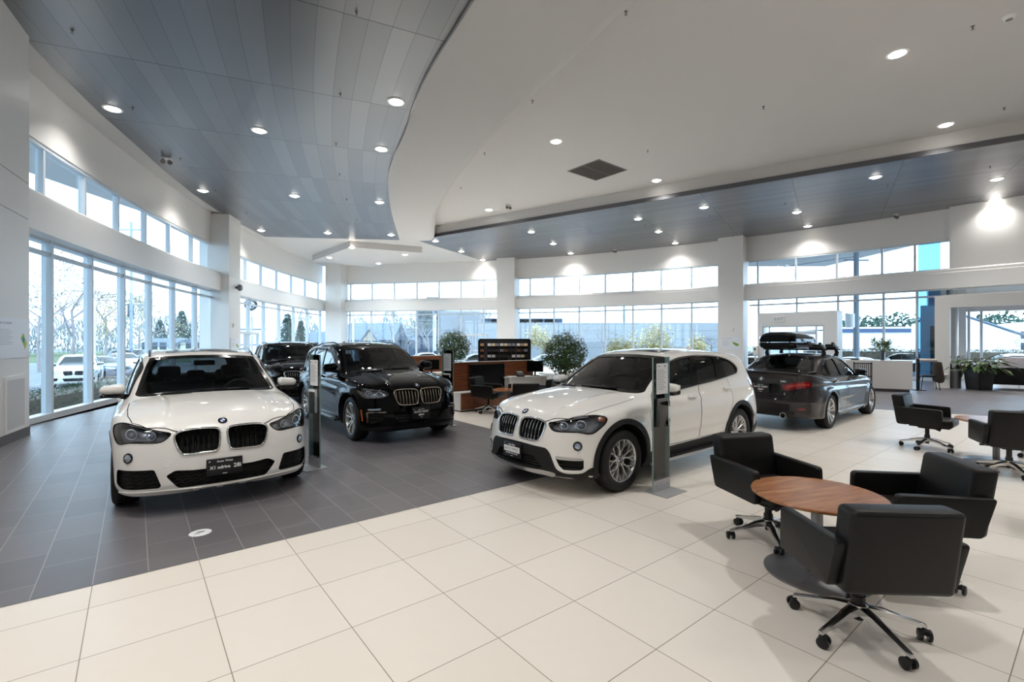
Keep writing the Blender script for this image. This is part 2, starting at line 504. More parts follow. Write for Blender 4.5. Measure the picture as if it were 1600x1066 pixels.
def mirror(V, Fc):
    return [(x, -y, z) for x, y, z in V], [f[::-1] for f in Fc]
def on_surface(sh, fr, pts, off=0.0, reach=None):
    base = np.array([fr.P(p) for p in pts]); q, _ = sh.project(base, fr.d, off, reach or fr.reach)
    return [tuple(p) for p in q]
SPEC_COMPACT = dict(   # compact crossover
    axles=(1.335, -1.335), wr=0.343, arch=0.40, xf=2.16, xr=-2.27, top=1.57, floor=0.50, mid=-0.35, cavf=1.15, cavr=-1.95,
    hood=[(-2.3, 1.00), (-1.5, 1.03), (0.0, 1.05), (0.7, 1.08), (0.95, 1.06), (1.3, 1.025), (1.6, 0.985), (1.85, 0.93), (2.0, 0.87), (2.1, 0.80), (2.2, 0.70)],
    crown=0.075, ridge=0.014,
    wx=[(-2.4, 0.80), (-2.1, 0.855), (-1.6, 0.893), (-0.8, 0.90), (0.4, 0.905), (1.2, 0.905), (1.7, 0.90), (2.0, 0.89), (2.2, 0.87)],
    wz=[(0.15, -0.14), (0.22, -0.07), (0.32, -0.025), (0.45, -0.012), (0.6, 0.0), (0.75, 0.004), (0.9, 0.0), (1.1, -0.02)],
    crease=[(-2.3, 0.965), (-1.0, 0.94), (0.5, 0.885), (1.6, 0.84), (2.2, 0.80)], shoulder=0.26, scoop=0.016, flare=0.022,
    fplan=[(0, 0), (0.25, 0.012), (0.45, 0.055), (0.6, 0.11), (0.72, 0.18), (0.80, 0.27), (0.87, 0.40), (0.92, 0.58), (1.02, 1.1)],
    frake=[(0.15, 0.10), (0.22, 0.035), (0.3, 0.0), (0.42, 0.0), (0.55, 0.015), (0.66, 0.035), (0.8, 0.075), (0.9, 0.14), (1.0, 0.25)],
    rplan=[(0, 0), (0.3, 0.012), (0.55, 0.05), (0.7, 0.12), (0.8, 0.22), (0.86, 0.34), (0.9, 0.5), (1.0, 0.9)],
    rrake=[(0.15, 0.16), (0.25, 0.06), (0.4, 0.0), (0.6, 0.0), (0.75, 0.03), (0.9, 0.06), (1.05, 0.10), (1.2, 0.2)],
    bot=[(-2.3, 0.32), (-1.9, 0.25), (-1.0, 0.21), (1.0, 0.20), (1.8, 0.19), (2.2, 0.21)],
    belt=[(-2.3, 1.08), (-1.5, 1.06), (0, 1.01), (1.0, 0.98)],
    roof=[(-2.35, 0.80), (-2.2, 1.02), (-2.05, 1.27), (-1.93, 1.44), (-1.8, 1.49), (-1.4, 1.525), (-0.9, 1.55), (-0.4, 1.555), (-0.05, 1.525), (0.12, 1.475), (0.35, 1.36), (0.65, 1.20), (0.95, 1.035), (1.3, 0.84)],
    bowf=0.16, bowr=0.12, rcrown=0.035,
    cw=[(-2.3, 0.68), (-1.8, 0.775), (-1.0, 0.825), (0, 0.83), (0.7, 0.80), (1.2, 0.74)], tumble=0.26, tum2=0.14, krf=0.12, kc=0.04, kts=0.09, kf=0.10)
SPEC_MID = dict(       # mid-size crossover
    axles=(1.432, -1.432), wr=0.365, arch=0.425, xf=2.28, xr=-2.42, top=1.66, floor=0.55, mid=-0.35, cavf=1.2, cavr=-2.1,
    hood=[(-2.5, 1.05), (-1.5, 1.08), (0.0, 1.10), (0.7, 1.15), (1.0, 1.14), (1.4, 1.10), (1.75, 1.05), (2.0, 0.99), (2.12, 0.94), (2.22, 0.86), (2.3, 0.75)],
    crown=0.085, ridge=0.016,
    wx=[(-2.5, 0.84), (-2.2, 0.89), (-1.7, 0.932), (-0.8, 0.94), (0.4, 0.94), (1.2, 0.932), (1.8, 0.915), (2.1, 0.89), (2.3, 0.86)],
    wz=[(0.15, -0.14), (0.24, -0.07), (0.34, -0.025), (0.48, -0.012), (0.65, 0.0), (0.8, 0.004), (0.95, 0.0), (1.15, -0.02)],
    crease=[(-2.4, 1.02), (-1.0, 1.0), (0.5, 0.95), (1.7, 0.90), (2.3, 0.86)], shoulder=0.26, scoop=0.016, flare=0.026,
    fplan=[(0, 0), (0.25, 0.012), (0.45, 0.045), (0.6, 0.10), (0.72, 0.18), (0.8, 0.28), (0.87, 0.42), (0.92, 0.58), (1.04, 1.1)],
    frake=[(0.15, 0.10), (0.24, 0.035), (0.32, 0.0), (0.45, 0.0), (0.6, 0.012), (0.74, 0.03), (0.9, 0.06), (1.0, 0.12), (1.1, 0.25)],
    rplan=[(0, 0), (0.3, 0.012), (0.55, 0.05), (0.7, 0.11), (0.82, 0.21), (0.89, 0.34), (0.94, 0.5), (1.04, 0.9)],
    rrake=[(0.15, 0.16), (0.27, 0.06), (0.42, 0.0), (0.6, 0.0), (0.8, 0.03), (0.95, 0.06), (1.1, 0.10), (1.3, 0.2)],
    bot=[(-2.4, 0.34), (-2.0, 0.27), (-1.0, 0.22), (1.0, 0.21), (1.9, 0.20), (2.3, 0.22)],
    belt=[(-2.3, 1.14), (-1.5, 1.12), (0, 1.08), (1.0, 1.05)],
    roof=[(-2.5, 0.80), (-2.35, 1.06), (-2.2, 1.33), (-2.08, 1.50), (-1.95, 1.56), (-1.5, 1.605), (-1.0, 1.635), (-0.4, 1.645), (0.0, 1.615), (0.18, 1.56), (0.42, 1.43), (0.72, 1.26), (1.02, 1.09), (1.4, 0.86)],
    bowf=0.15, bowr=0.12, rcrown=0.035,
    cw=[(-2.4, 0.70), (-1.9, 0.80), (-1.0, 0.86), (0, 0.865), (0.7, 0.835), (1.2, 0.77)], tumble=0.28, tum2=0.14, krf=0.12, kc=0.04, kts=0.09, kf=0.10)
SPEC_SEDAN = dict(     # compact executive sedan
    axles=(1.405, -1.405), wr=0.325, arch=0.37, xf=2.17, xr=-2.44, top=1.43, floor=0.42, mid=-0.30, cavf=1.1, cavr=-1.55,
    hood=[(-2.5, 1.08), (-2.36, 1.10), (-1.9, 1.07), (-1.2, 0.99), (0.0, 0.95), (0.6, 0.955), (0.9, 0.95), (1.3, 0.915), (1.7, 0.855), (1.95, 0.79), (2.1, 0.70), (2.2, 0.6)],
    crown=0.05, ridge=0.012,
    wx=[(-2.5, 0.80), (-2.2, 0.85), (-1.6, 0.892), (-0.8, 0.89), (0.4, 0.885), (1.2, 0.89), (1.7, 0.87), (2.0, 0.84), (2.2, 0.81)],
    wz=[(0.12, -0.16), (0.18, -0.07), (0.26, -0.02), (0.4, -0.012), (0.55, 0.0), (0.7, 0.004), (0.85, 0.0), (1.05, -0.02)],
    crease=[(-2.4, 0.90), (-1.0, 0.85), (0.5, 0.80), (1.6, 0.75), (2.2, 0.70)], shoulder=0.22, scoop=0.016, flare=0.018,
    fplan=[(0, 0), (0.25, 0.015), (0.45, 0.05), (0.6, 0.12), (0.7, 0.20), (0.78, 0.31), (0.84, 0.45), (0.88, 0.6), (1.0, 1.1)],
    frake=[(0.12, 0.06), (0.2, 0.02), (0.3, 0.0), (0.42, 0.01), (0.55, 0.03), (0.66, 0.07), (0.75, 0.13), (0.9, 0.3)],
    rplan=[(0, 0), (0.3, 0.012), (0.5, 0.04), (0.65, 0.10), (0.75, 0.18), (0.82, 0.29), (0.87, 0.43), (1.0, 1.0)],
    rrake=[(0.15, 0.14), (0.24, 0.05), (0.36, 0.0), (0.52, 0.0), (0.62, 0.025), (0.8, 0.055), (0.95, 0.05), (1.05, 0.03), (1.2, 0.1)],
    bot=[(-2.4, 0.27), (-2.0, 0.22), (-1.0, 0.17), (1.0, 0.16), (1.9, 0.16), (2.2, 0.18)],
    belt=[(-2.0, 1.00), (-1.2, 0.97), (0, 0.93), (1.0, 0.90)],
    roof=[(-2.3, 0.75), (-2.0, 0.93), (-1.75, 1.06), (-1.45, 1.20), (-1.15, 1.32), (-0.9, 1.38), (-0.5, 1.41), (-0.2, 1.405), (0.0, 1.375), (0.2, 1.31), (0.5, 1.17), (0.85, 0.99), (1.2, 0.80)],
    bowf=0.16, bowr=0.14, rcrown=0.03,
    cw=[(-2.2, 0.60), (-1.6, 0.72), (-0.9, 0.79), (0, 0.81), (0.7, 0.78), (1.2, 0.72)], tumble=0.36, tum2=0.2, krf=0.12, kc=0.05, kts=0.08, kf=0.10, kr=0.07)
# ------------------------------------------------------------------ car materials
M_white = mat('white_paint', rgb(236, 234, 230), 0.28, coat=1.0, spec=0.4)
M_black = mat('black_paint', rgb(4, 4, 5), 0.3, coat=0.8, spec=0.0)
M_black.node_tree.nodes['Principled BSDF'].inputs['Coat IOR'].default_value = 1.33
M_grey = mat('grey_paint', rgb(44, 41, 43), 0.34, metal=0.15, coat=0.9, spec=0.1)
M_blue = mat('blue_paint', rgb(40, 66, 92), 0.3, metal=0.3, coat=1.0)
M_red = mat('dark_red_paint', rgb(70, 30, 36), 0.3, metal=0.2, coat=1.0)
M_inside = mat('car_interior', rgb(30, 30, 32), 0.7, noise=0.2, nscale=40)
M_seat = mat('car_seat', rgb(40, 40, 42), 0.6, noise=0.15, nscale=30)
M_plastic = mat('black_plastic', rgb(30, 29, 29), 0.55, spec=0.3, bump=0.1, bscale=600)
M_void = mat('recess_black', rgb(8, 8, 9), 0.6)
M_gloss = mat('gloss_black', rgb(8, 8, 9), 0.12, spec=0.4)
M_chrome = mat('chrome', rgb(226, 228, 230), 0.08, metal=1.0)
M_satin = mat('satin_silver', rgb(190, 190, 190), 0.28, metal=1.0)
M_bronze = mat('satin_grey_trim', rgb(160, 152, 140), 0.25, metal=1.0)
M_alloy = mat('alloy_wheel', rgb(196, 196, 196), 0.25, metal=0.9, coat=0.4)
M_alloyd = mat('dark_alloy_wheel', rgb(190, 186, 180), 0.25, metal=0.85, coat=0.4)
M_tyre = mat('tyre_rubber', rgb(20, 20, 21), 0.65, bump=0.15, bscale=300)
M_disc = mat('brake_steel', rgb(120, 118, 115), 0.35, metal=1.0, noise=0.15, nscale=60)
M_lens = thin_glass('headlamp_cover', (0.95, 0.97, 1.0, 1), 0.10)
M_lampin = mat('headlamp_inside', rgb(165, 170, 178), 0.22, metal=0.6)
M_drl = mat('light_guide', rgb(225, 232, 240), 0.15, spec=0.8)
M_amber = mat('amber_lens', rgb(200, 92, 30), 0.15, coat=0.6)
M_redlens = mat('red_lens', rgb(120, 16, 18), 0.12, coat=0.8)
M_redlens2 = mat('bright_red_lens', rgb(170, 40, 36), 0.12, coat=0.8)
M_ws = thin_glass('windscreen_glass', (0.58, 0.62, 0.63, 1), 0.04, ior=1.30)
M_sideg = thin_glass('tinted_side_glass', (0.16, 0.18, 0.19, 1), 0.06)
M_frontg = thin_glass('front_side_glass', (0.38, 0.42, 0.43, 1), 0.05)
M_lightg = thin_glass('clear_side_glass', (0.72, 0.78, 0.80, 1), 0.05)
M_plate = mat('plate_black', rgb(24, 24, 28), 0.35)
M_platew = mat('plate_white', rgb(232, 232, 232), 0.4)
M_ink = mat('plate_lettering', rgb(235, 236, 240), 0.4)
M_inkd = mat('dark_lettering', rgb(150, 150, 155), 0.4)
M_bblue = mat('roundel_blue', rgb(40, 110, 180), 0.2, coat=0.6)
M_bwhite = mat('roundel_white', rgb(240, 240, 240), 0.2, coat=0.6)

def side(pts):
    return [(-x, z) for x, z in pts]

def set_normals(me, sh):
    """true surface normals on the outer skin, flat ones in cuts"""
    n = len(me.polygons); nl = len(me.loops)
    if not n: return
    co = np.empty(len(me.vertices) * 3, np.float32); me.vertices.foreach_get('co', co); co = co.reshape(-1, 3).astype(float)
    fc = np.empty(n * 3, np.float32); me.polygons.foreach_get('center', fc); fc = fc.reshape(-1, 3).astype(float)
    fn = np.empty(n * 3, np.float32); me.polygons.foreach_get('normal', fn); fn = fn.reshape(-1, 3).astype(float)
    g = sh.grad(fc)
    outer = (np.abs(sh.F(*fc.T)) < 0.006) & ((g * fn).sum(1) > 0.8)
    vg = sh.grad(co)
    lv = np.empty(nl, np.int32); me.loops.foreach_get('vertex_index', lv)
    lt = np.empty(n, np.int32); me.polygons.foreach_get('loop_total', lt)
    lf = np.repeat(np.arange(n), lt)
    N = np.where(outer[lf][:, None], vg[lv], fn[lf])
    bad = outer[lf] & ((vg[lv] * fn[lf]).sum(1) < 0.3)
    N[bad] = fn[lf][bad]
    me.polygons.foreach_set('use_smooth', [True] * n)
    me.normals_split_custom_set(N.tolist())

def inpoly(P, poly):
    c = np.zeros(len(P), bool); n = len(poly); j = n - 1
    for i in range(n):
        a, b = poly[i], poly[j]
        m = ((a[1] > P[:, 1]) != (b[1] > P[:, 1])) & (P[:, 0] < (b[0] - a[0]) * (P[:, 1] - a[1]) / (b[1] - a[1] + 1e-12) + a[0])
        c ^= m; j = i
    return c

def flip_outward(me):
    bm = bmesh.new(); bm.from_mesh(me)
    if bm.calc_volume(signed=True) < 0: bmesh.ops.reverse_faces(bm, faces=bm.faces[:])
    bm.to_mesh(me); bm.free()

class CarBuilder:
    def __init__(b, S, root, paint, h=0.024):
        b.S = S; b.sh = Shape(S); b.root = root; b.paint = paint
        b.me = shell_mesh(b.sh, h)
        b.slots = [paint, M_inside, M_void]
        for m in b.slots: b.me.materials.append(m)
        n = len(b.me.polygons); fc = np.empty(n * 3, np.float32); b.me.polygons.foreach_get('center', fc)
        inner = np.abs(b.sh.F(*fc.reshape(-1, 3).astype(float).T)) > 0.02
        b.me.polygons.foreach_set('material_index', inner.astype(np.int32))
    def _cut(b, va, vb, faces=None):
        me = prism_mesh(va, vb, None) if faces is None else faces
        me.materials.clear()
        for m in b.slots: me.materials.append(m)
        me.polygons.foreach_set('material_index', [2] * len(me.polygons))
        n0 = len(b.me.polygons); flip_outward(me)
        r = cut(b.me, me)
        if not (0.5 * n0 < len(r.polygons) < n0 + 2500): r = cut(b.me, me, 'EXACT')
        b.me = r
    def pocket(b, fr, outline, depth, out=0.35, mirror=True, step=0.03):
        p = np.array(on_surface(b.sh, fr, resample(outline, step)))
        for s in ((1, -1) if mirror else (1,)):
            k = np.array([1, s, 1])
            b._cut((p - fr.d * depth) * k, (p + fr.d * out) * k)
    def slit(b, fr, line, w=0.006, depth=0.03, out=0.2, mirror=True, closed=False, step=0.03):
        L = np.array(resample(line, step, closed)); n = len(L)
        if closed: t = np.roll(L, -1, 0) - np.roll(L, 1, 0)
        else: t = np.gradient(L, axis=0)
        t /= np.linalg.norm(t, axis=1)[:, None]; nn = np.stack([-t[:, 1], t[:, 0]], 1) * w / 2
        A = np.array(on_surface(b.sh, fr, L + nn)); B = np.array(on_surface(b.sh, fr, L - nn))
        for s in ((1, -1) if mirror else (1,)):
            k = np.array([1, s, 1])
            if closed:
                me = bpy.data.meshes.new('slit')
                vs = np.concatenate([(A + fr.d * out) * k, (B + fr.d * out) * k, (B - fr.d * depth) * k, (A - fr.d * depth) * k])
                fs = [(r * n + i, r * n + (i + 1) % n, ((r + 1) % 4) * n + (i + 1) % n, ((r + 1) % 4) * n + i) for r in range(4) for i in range(n)]
                me.from_pydata(vs.tolist(), [], fs)
                bm = bmesh.new(); bm.from_mesh(me); bmesh.ops.recalc_face_normals(bm, faces=bm.faces[:]); bm.to_mesh(me); bm.free()
                b._cut(None, None, me)
            else:
                loop = np.concatenate([A, B[::-1]])
                b._cut((loop - fr.d * depth) * k, (loop + fr.d * out) * k)
    def arches(b):
        S = b.S
        for ax in S['axles']:
            c = [(ax + S['arch'] * math.cos(2 * PI * i / 64), S['wr'] + 0.01 + S['arch'] * math.sin(2 * PI * i / 64)) for i in range(64)]
            for s in (1, -1):
                b._cut([(x, s * 0.52, z) for x, z in c], [(x, s * 1.2, z) for x, z in c])
    def split(b, regions):
        """regions: list of (name, test(centres, F) -> mask, material-parent); the rest is the body"""
        me = b.me; n = len(me.polygons)
        fc = np.empty(n * 3, np.float32); me.polygons.foreach_get('center', fc); fc = fc.reshape(-1, 3).astype(float)
        fv = b.sh.F(*fc.T); outer = np.abs(fv) < 0.006
        left = np.ones(n, bool); res = {}
        polys = [tuple(p.vertices) for p in me.polygons]; co = [tuple(v.co) for v in me.vertices]
        mi = np.empty(n, np.int32); me.polygons.foreach_get('material_index', mi)
        def make(name, mask):
            ids = np.nonzero(mask)[0]; mp = {}; V = []; Fc = []
            for i in ids:
                f = []
                for v in polys[i]:
                    if v not in mp: mp[v] = len(V); V.append(co[v])
                    f.append(mp[v])
                Fc.append(f)
            m2 = bpy.data.meshes.new(name); m2.from_pydata(V, [], Fc)
            for m in b.slots: m2.materials.append(m)
            m2.polygons.foreach_set('material_index', mi[ids]); m2.update()
            set_normals(m2, b.sh)
            o = bpy.data.objects.new(name, m2); col.objects.link(o); o.parent = b.root
            return o
        for name, test in regions:
            m = test(fc) & outer & left; left &= ~m
            res.setdefault(name, []).append(make(name, m))
        res['body'] = [make('body', left)]
        return res
    def sheet(b, name, fr, outline, mt, off=0.003, thick=None, step=0.035, holes=(), parent=None, mirror=True, parents=None, reach=None):
        V, Fc = patch(b.sh, fr, outline, off, thick, step, holes, reach)
        out = []
        for s in ((1, -1) if mirror else (1,)):
            v, f = (V, Fc) if s == 1 else ([(x, -y, z) for x, y, z in V], [q[::-1] for q in Fc])
            mb = MB(); mb.add(v, f)
            par = parents[0 if s == 1 else 1] if parents else (parent or b.root)
            out.append(mb.build(name, mt, par, smooth=40))
        return out
    def rail(b, name, fr, line, r, mt, off=0.0, closed=True, parent=None, mirror=True, n=6, step=0.03, parents=None):
        p = on_surface(b.sh, fr, resample(line, step, closed), off)
        out = []
        for s in ((1, -1) if mirror else (1,)):
            mb = MB().tube([(x, y * s, z) for x, y, z in p], r, n, closed)
            par = parents[0 if s == 1 else 1] if parents else (parent or b.root)
            out.append(mb.build(name, mt, par, smooth=60))
        return out
    def normal_at(b, fr, uv, off=0.0):
        p = np.array(on_surface(b.sh, fr, [uv], off)); g = b.sh.grad(p)[0]
        return Vector(p[0]), Vector(g)

def basis(p, nrm, up=(0, 0, 1)):
    """matrix whose local z looks along nrm, local y roughly up"""
    z = Vector(nrm).normalized(); x = Vector(up).cross(z)
    if x.length < 1e-3: x = Vector((0, 1, 0))
    x.normalize(); y = z.cross(x)
    m = Matrix((x, y, z)).transposed().to_4x4(); m.translation = Vector(p)
    return m

def roundel(M, r, parent, name='badge'):
    """round emblem: black ring, four quarters in blue and white, bright rim"""
    mb = MB(); n = 32
    def ring(r0, r1, z, mi):
        o = []; 
        for k in range(n):
            a, c = 2 * PI * k / n, 2 * PI * (k + 1) / n
            mb.add([M @ Vector((r0 * math.cos(a), r0 * math.sin(a), z)), M @ Vector((r1 * math.cos(a), r1 * math.sin(a), z)),
                    M @ Vector((r1 * math.cos(c), r1 * math.sin(c), z)), M @ Vector((r0 * math.cos(c), r0 * math.sin(c), z))], [(0, 1, 2, 3)], mi)
    prof = [(r * 1.0, -0.004), (r * 1.06, 0.002), (r * 1.0, 0.0045)]
    o = len(mb.v); mb.lathe(prof, n, mi=0)
    for i in range(o, len(mb.v)): mb.v[i] = tuple(M @ Vector(mb.v[i]))
    ring(r * 0.58, r * 0.97, 0.0052, 1); ring(r * 0.54, r * 0.60, 0.0056, 0)
    for q in range(4):
        for k in range(8):
            a, c = PI / 2 * q + PI / 16 * k, PI / 2 * q + PI / 16 * (k + 1)
            mb.add([M @ Vector((0, 0, 0.0056)), M @ Vector((r * 0.54 * math.cos(a), r * 0.54 * math.sin(a), 0.0056)), M @ Vector((r * 0.54 * math.cos(c), r * 0.54 * math.sin(c), 0.0056))],
                   [(0, 1, 2)], 2 if q in (1, 3) else 3)
    text_into(mb, 'BMW', r * 0.34, M @ Matrix.Translation((0, r * 0.78, 0.0056)), 3, extrude=0.0004)
    return mb.build(name, [M_chrome, M_gloss, M_bblue, M_bwhite], parent, smooth=30)

def spoke(mb, path, w, y0, y1, T, mi=0):
    """flat tapered bar in the wheel plane: path of (a, b) points, widths w, outer faces y1 per point"""
    P = [np.array(p) for p in path]; k = len(P); vs = []
    for i in range(k):
        t = P[min(i + 1, k - 1)] - P[max(i - 1, 0)]; t = t / np.linalg.norm(t); nn = np.array([-t[1], t[0]])
        for (sx, yy, f) in ((-1, y0[i], 1.0), (-1, y1[i] - 0.006, 1.0), (-0.62, y1[i], 1.0), (0.62, y1[i], 1.0), (1, y1[i] - 0.006, 1.0), (1, y0[i], 1.0)):
            q = P[i] + nn * sx * w[i] / 2
            vs.append(T((q[0], yy, q[1])))
    fs = []
    for i in range(k - 1):
        for j in range(6): fs.append((i * 6 + j, i * 6 + (j + 1) % 6, (i + 1) * 6 + (j + 1) % 6, (i + 1) * 6 + j))
    fs += [tuple(range(6)), tuple(range((k - 1) * 6, k * 6))]
    mb.add(vs, fs, mi)

def make_wheel(root, x, s, R_, rr, w, style, alloy, z=None):
    """tyre > rim, brake_disc; the outer face looks along s * y"""
    z = R_ if z is None else z
    yo = 0.895 * 1.0
    def place(o):
        o.location = (x, 0, z)
        if s < 0: o.rotation_euler = (0, 0, PI)
    t = MB(); h = w / 2; yc = yo - h
    prof = [(rr - 0.004, yc - h * 0.82), (rr + 0.012, yc - h * 0.95), ((rr + R_) / 2, yc - h), (R_ - 0.022, yc - h * 0.93), (R_ - 0.005, yc - h * 0.78), (R_, yc - h * 0.5)]
    for g in (-0.45, 0.0, 0.45):
        prof += [(R_, yc + h * (g - 0.05)), (R_ - 0.006, yc + h * (g - 0.04)), (R_ - 0.006, yc + h * (g + 0.04)), (R_, yc + h * (g + 0.05))]
    prof += [(R_, yc + h * 0.5), (R_ - 0.005, yc + h * 0.78), (R_ - 0.022, yc + h * 0.93), ((rr + R_) / 2, yc + h), (rr + 0.012, yc + h * 0.95), (rr - 0.004, yc + h * 0.82)]
    t.lathe(prof, 56, 'y', cap=False)
    tyre = t.build('tyre', M_tyre, root, smooth=40); place(tyre)
    m = MB()
    # barrel and lip
    m.lathe([(rr - 0.002, yc - h * 0.8), (rr - 0.03, yc - h * 0.7), (rr - 0.035, yc + h * 0.3), (rr - 0.016, yc + h * 0.72), (rr - 0.012, yo - 0.022), (rr - 0.004, yo - 0.015), (rr + 0.006, yo - 0.018), (rr + 0.004, yo - 0.04)], 56, 'y', cap=False)
    yh = yo - 0.055; yr = yo - 0.024; r1 = rr - 0.012
    m.lathe([(0.001, yh + 0.004), (0.03, yh + 0.006), (0.034, yh), (0.072, yh - 0.004), (0.08, yh - 0.03), (0.06, yh - 0.09), (0.001, yh - 0.09)], 32, 'y', cap=False)
    n = 5
    for i in range(n):
        a0 = 2 * PI * i / n + PI / 2
        def pol(r, a): return (r * math.cos(a0 + a), r * math.sin(a0 + a))
        idt = lambda p: p
        if style == 'y':      # each spoke forks twice: a wide pair with a slim inner pair
            for sg in (1, -1):
                spoke(m, [pol(0.05, 0), pol(0.10, sg * 0.20), pol(0.15, sg * 0.26), pol(r1, sg * 0.20)], [0.030, 0.022, 0.019, 0.022], [yh - 0.05] * 4, [yh, yh + 0.012, yr - 0.006, yr], idt)
                spoke(m, [pol(0.125, sg * 0.24), pol(0.17, sg * 0.42), pol(r1, sg * 0.50)], [0.016, 0.016, 0.020], [yh - 0.03] * 3, [yh + 0.012, yr - 0.006, yr], idt)
        else:                 # five pairs of straight twin spokes
            for sg in (1, -1):
                spoke(m, [pol(0.05, sg * 0.35), pol(0.12, sg * 0.23), pol(0.18, sg * 0.21), pol(r1, sg * 0.24)], [0.040, 0.028, 0.028, 0.036], [yh - 0.05] * 4, [yh, yh + 0.012, yr - 0.006, yr], idt)
        m.cyl((0.055 * math.cos(a0 + 0.63), yh - 0.03, 0.055 * math.sin(a0 + 0.63)), (0.055 * math.cos(a0 + 0.63), yh + 0.001, 0.055 * math.sin(a0 + 0.63)), 0.010, n=8)
    rim = m.build('rim', alloy, tyre, smooth=35)
    d = MB(); d.lathe([(0.02, yo - 0.14), (0.165, yo - 0.14), (0.165, yo - 0.165), (0.02, yo - 0.165)], 40, 'y', cap=False)
    dd = d.build('brake_disc', M_disc, tyre)
    c = MB(); c.rbox(-0.21, -0.13, yo - 0.18, yo - 0.11, -0.09, 0.09, 0.02); c.lathe([(0.001, yo - 0.2), (rr - 0.04, yo - 0.2)], 40, 'y', cap=False)
    c.build('brake_caliper', M_void, tyre)
    Mb = Matrix.Translation((0, yh + 0.005, 0)) @ Matrix.Rotation(-PI / 2, 4, 'X') @ Matrix.Rotation(PI, 4, 'Z')
    roundel(Mb, 0.028, tyre, 'hub_cap')
    return tyre

def make_seats(b, xs=(0.0,), rear=-0.85, z0=None):
    S = b.S; fl = S['floor']; cr = S['top'] * 0.0
    hd = S['top'] - 0.44
    mb = MB()
    def seat(x, y, w=0.48):
        mb.rbox(x - 0.05, x + 0.45, y - w / 2, y + w / 2, fl - 0.02, fl + 0.16, 0.05)
        T = lambda p: (p[0] - (p[2] - fl) * 0.22, p[1], p[2])
        mb.rbox(x - 0.06, x + 0.08, y - w / 2, y + w / 2, fl + 0.08, hd - 0.02, 0.05, T=T)
        mb.rbox(x - 0.02, x + 0.07, y - 0.13, y + 0.13, hd + 0.02, hd + 0.19, 0.04, T=T)
        for q in (-0.05, 0.05): mb.tube([T((x + 0.03, y + q, hd - 0.05)), T((x + 0.03, y + q, hd + 0.05))], 0.008, 6)
    for y in (0.37, -0.37): seat(xs[0], y)
    mb.rbox(rear - 0.05, rear + 0.45, -0.62, 0.62, fl - 0.02, fl + 0.14, 0.05)
    T = lambda p: (p[0] - (p[2] - fl) * 0.3, p[1], p[2])
    mb.rbox(rear - 0.10, rear + 0.06, -0.62, 0.62, fl + 0.08, hd - 0.08, 0.05, T=T)
    for y in (0.38, 0, -0.38): mb.rbox(rear - 0.05, rear + 0.04, y - 0.12, y + 0.12, hd - 0.07, hd + 0.08, 0.04, T=T)
    seats = mb.build('seats', M_seat, b.root, smooth=40)
    return seats

def make_cockpit(b, xd, zd, wy=0.37):
    """dashboard and steering wheel"""
    mb = MB()
    T = lambda p: (p[0], p[1] * (1.0 - max(0, p[0] - xd) * 0.25), p[2])
    mb.rbox(xd - 0.12, xd + 0.48, -0.68, 0.68, zd - 0.22, zd, 0.06, T=T)
    mb.rbox(xd - 0.14, xd + 0.1, wy - 0.19, wy + 0.19, zd - 0.05, zd + 0.045, 0.045)
    mb.rbox(xd - 0.06, xd - 0.03, -0.13, 0.13, zd - 0.02, zd + 0.09, 0.01)
    mb.build('dashboard', M_inside, b.root, smooth=40)
    st = MB(); c = Vector((xd - 0.24, wy, zd + 0.0)); q = Matrix.Rotation(R(-66), 3, 'Y')
    st.tube([c + q @ Vector((0.185 * math.cos(t), 0.185 * math.sin(t), 0)) for t in np.linspace(0, 2 * PI, 40, endpoint=False)], 0.016, 8, True)
    for t in (0.0, PI / 2 * 1.0, -PI / 2, PI):
        if abs(t) < 0.1: continue
        st.tube([c + q @ Vector((0.05 * math.cos(t), 0.05 * math.sin(t), 0)), c + q @ Vector((0.18 * math.cos(t), 0.18 * math.sin(t), 0))], 0.014, 6)
    st.tube([c + q @ Vector((0, 0, -0.03)), c + q @ Vector((0, 0, 0.02))], 0.07, 16)
    st.build('steering_wheel', M_seat, b.root, smooth=40)

def make_mirror(b, p, parent, s, paint, sc_=1.0):
    """door mirror: two-tone housing on a short arm; p is the foot on the door"""
    mb = MB()
    def T(q):
        x, y, z = q
        k = (y + 0.12) / 0.24            # taper towards the tip, swept back
        z = z * (1.08 - 0.22 * k) - 0.01 * k
        x = x - 0.05 * k
        return (p[0] + sc_ * x, s * (p[1] + sc_ * (y + 0.125)), p[2] + sc_ * (z + 0.10))
    mb.rbox(-0.075, 0.085, -0.12, 0.12, -0.03, 0.085, 0.056, 0, T, 5)
    mb.rbox(-0.075, 0.082, -0.118, 0.118, -0.068, -0.02, 0.028, 1, T, 3)
    mb.rbox(-0.05, 0.03, -0.19, -0.06, -0.085, -0.03, 0.02, 1, T, 2)
    o = mb.build('door_mirror', [paint, M_gloss], parent, smooth=50)
    g = MB().rbox(-0.082, -0.076, -0.105, 0.105, -0.045, 0.07, 0.003, 0, T, 1)
    g.build('mirror_glass', M_chrome, o)
    return o

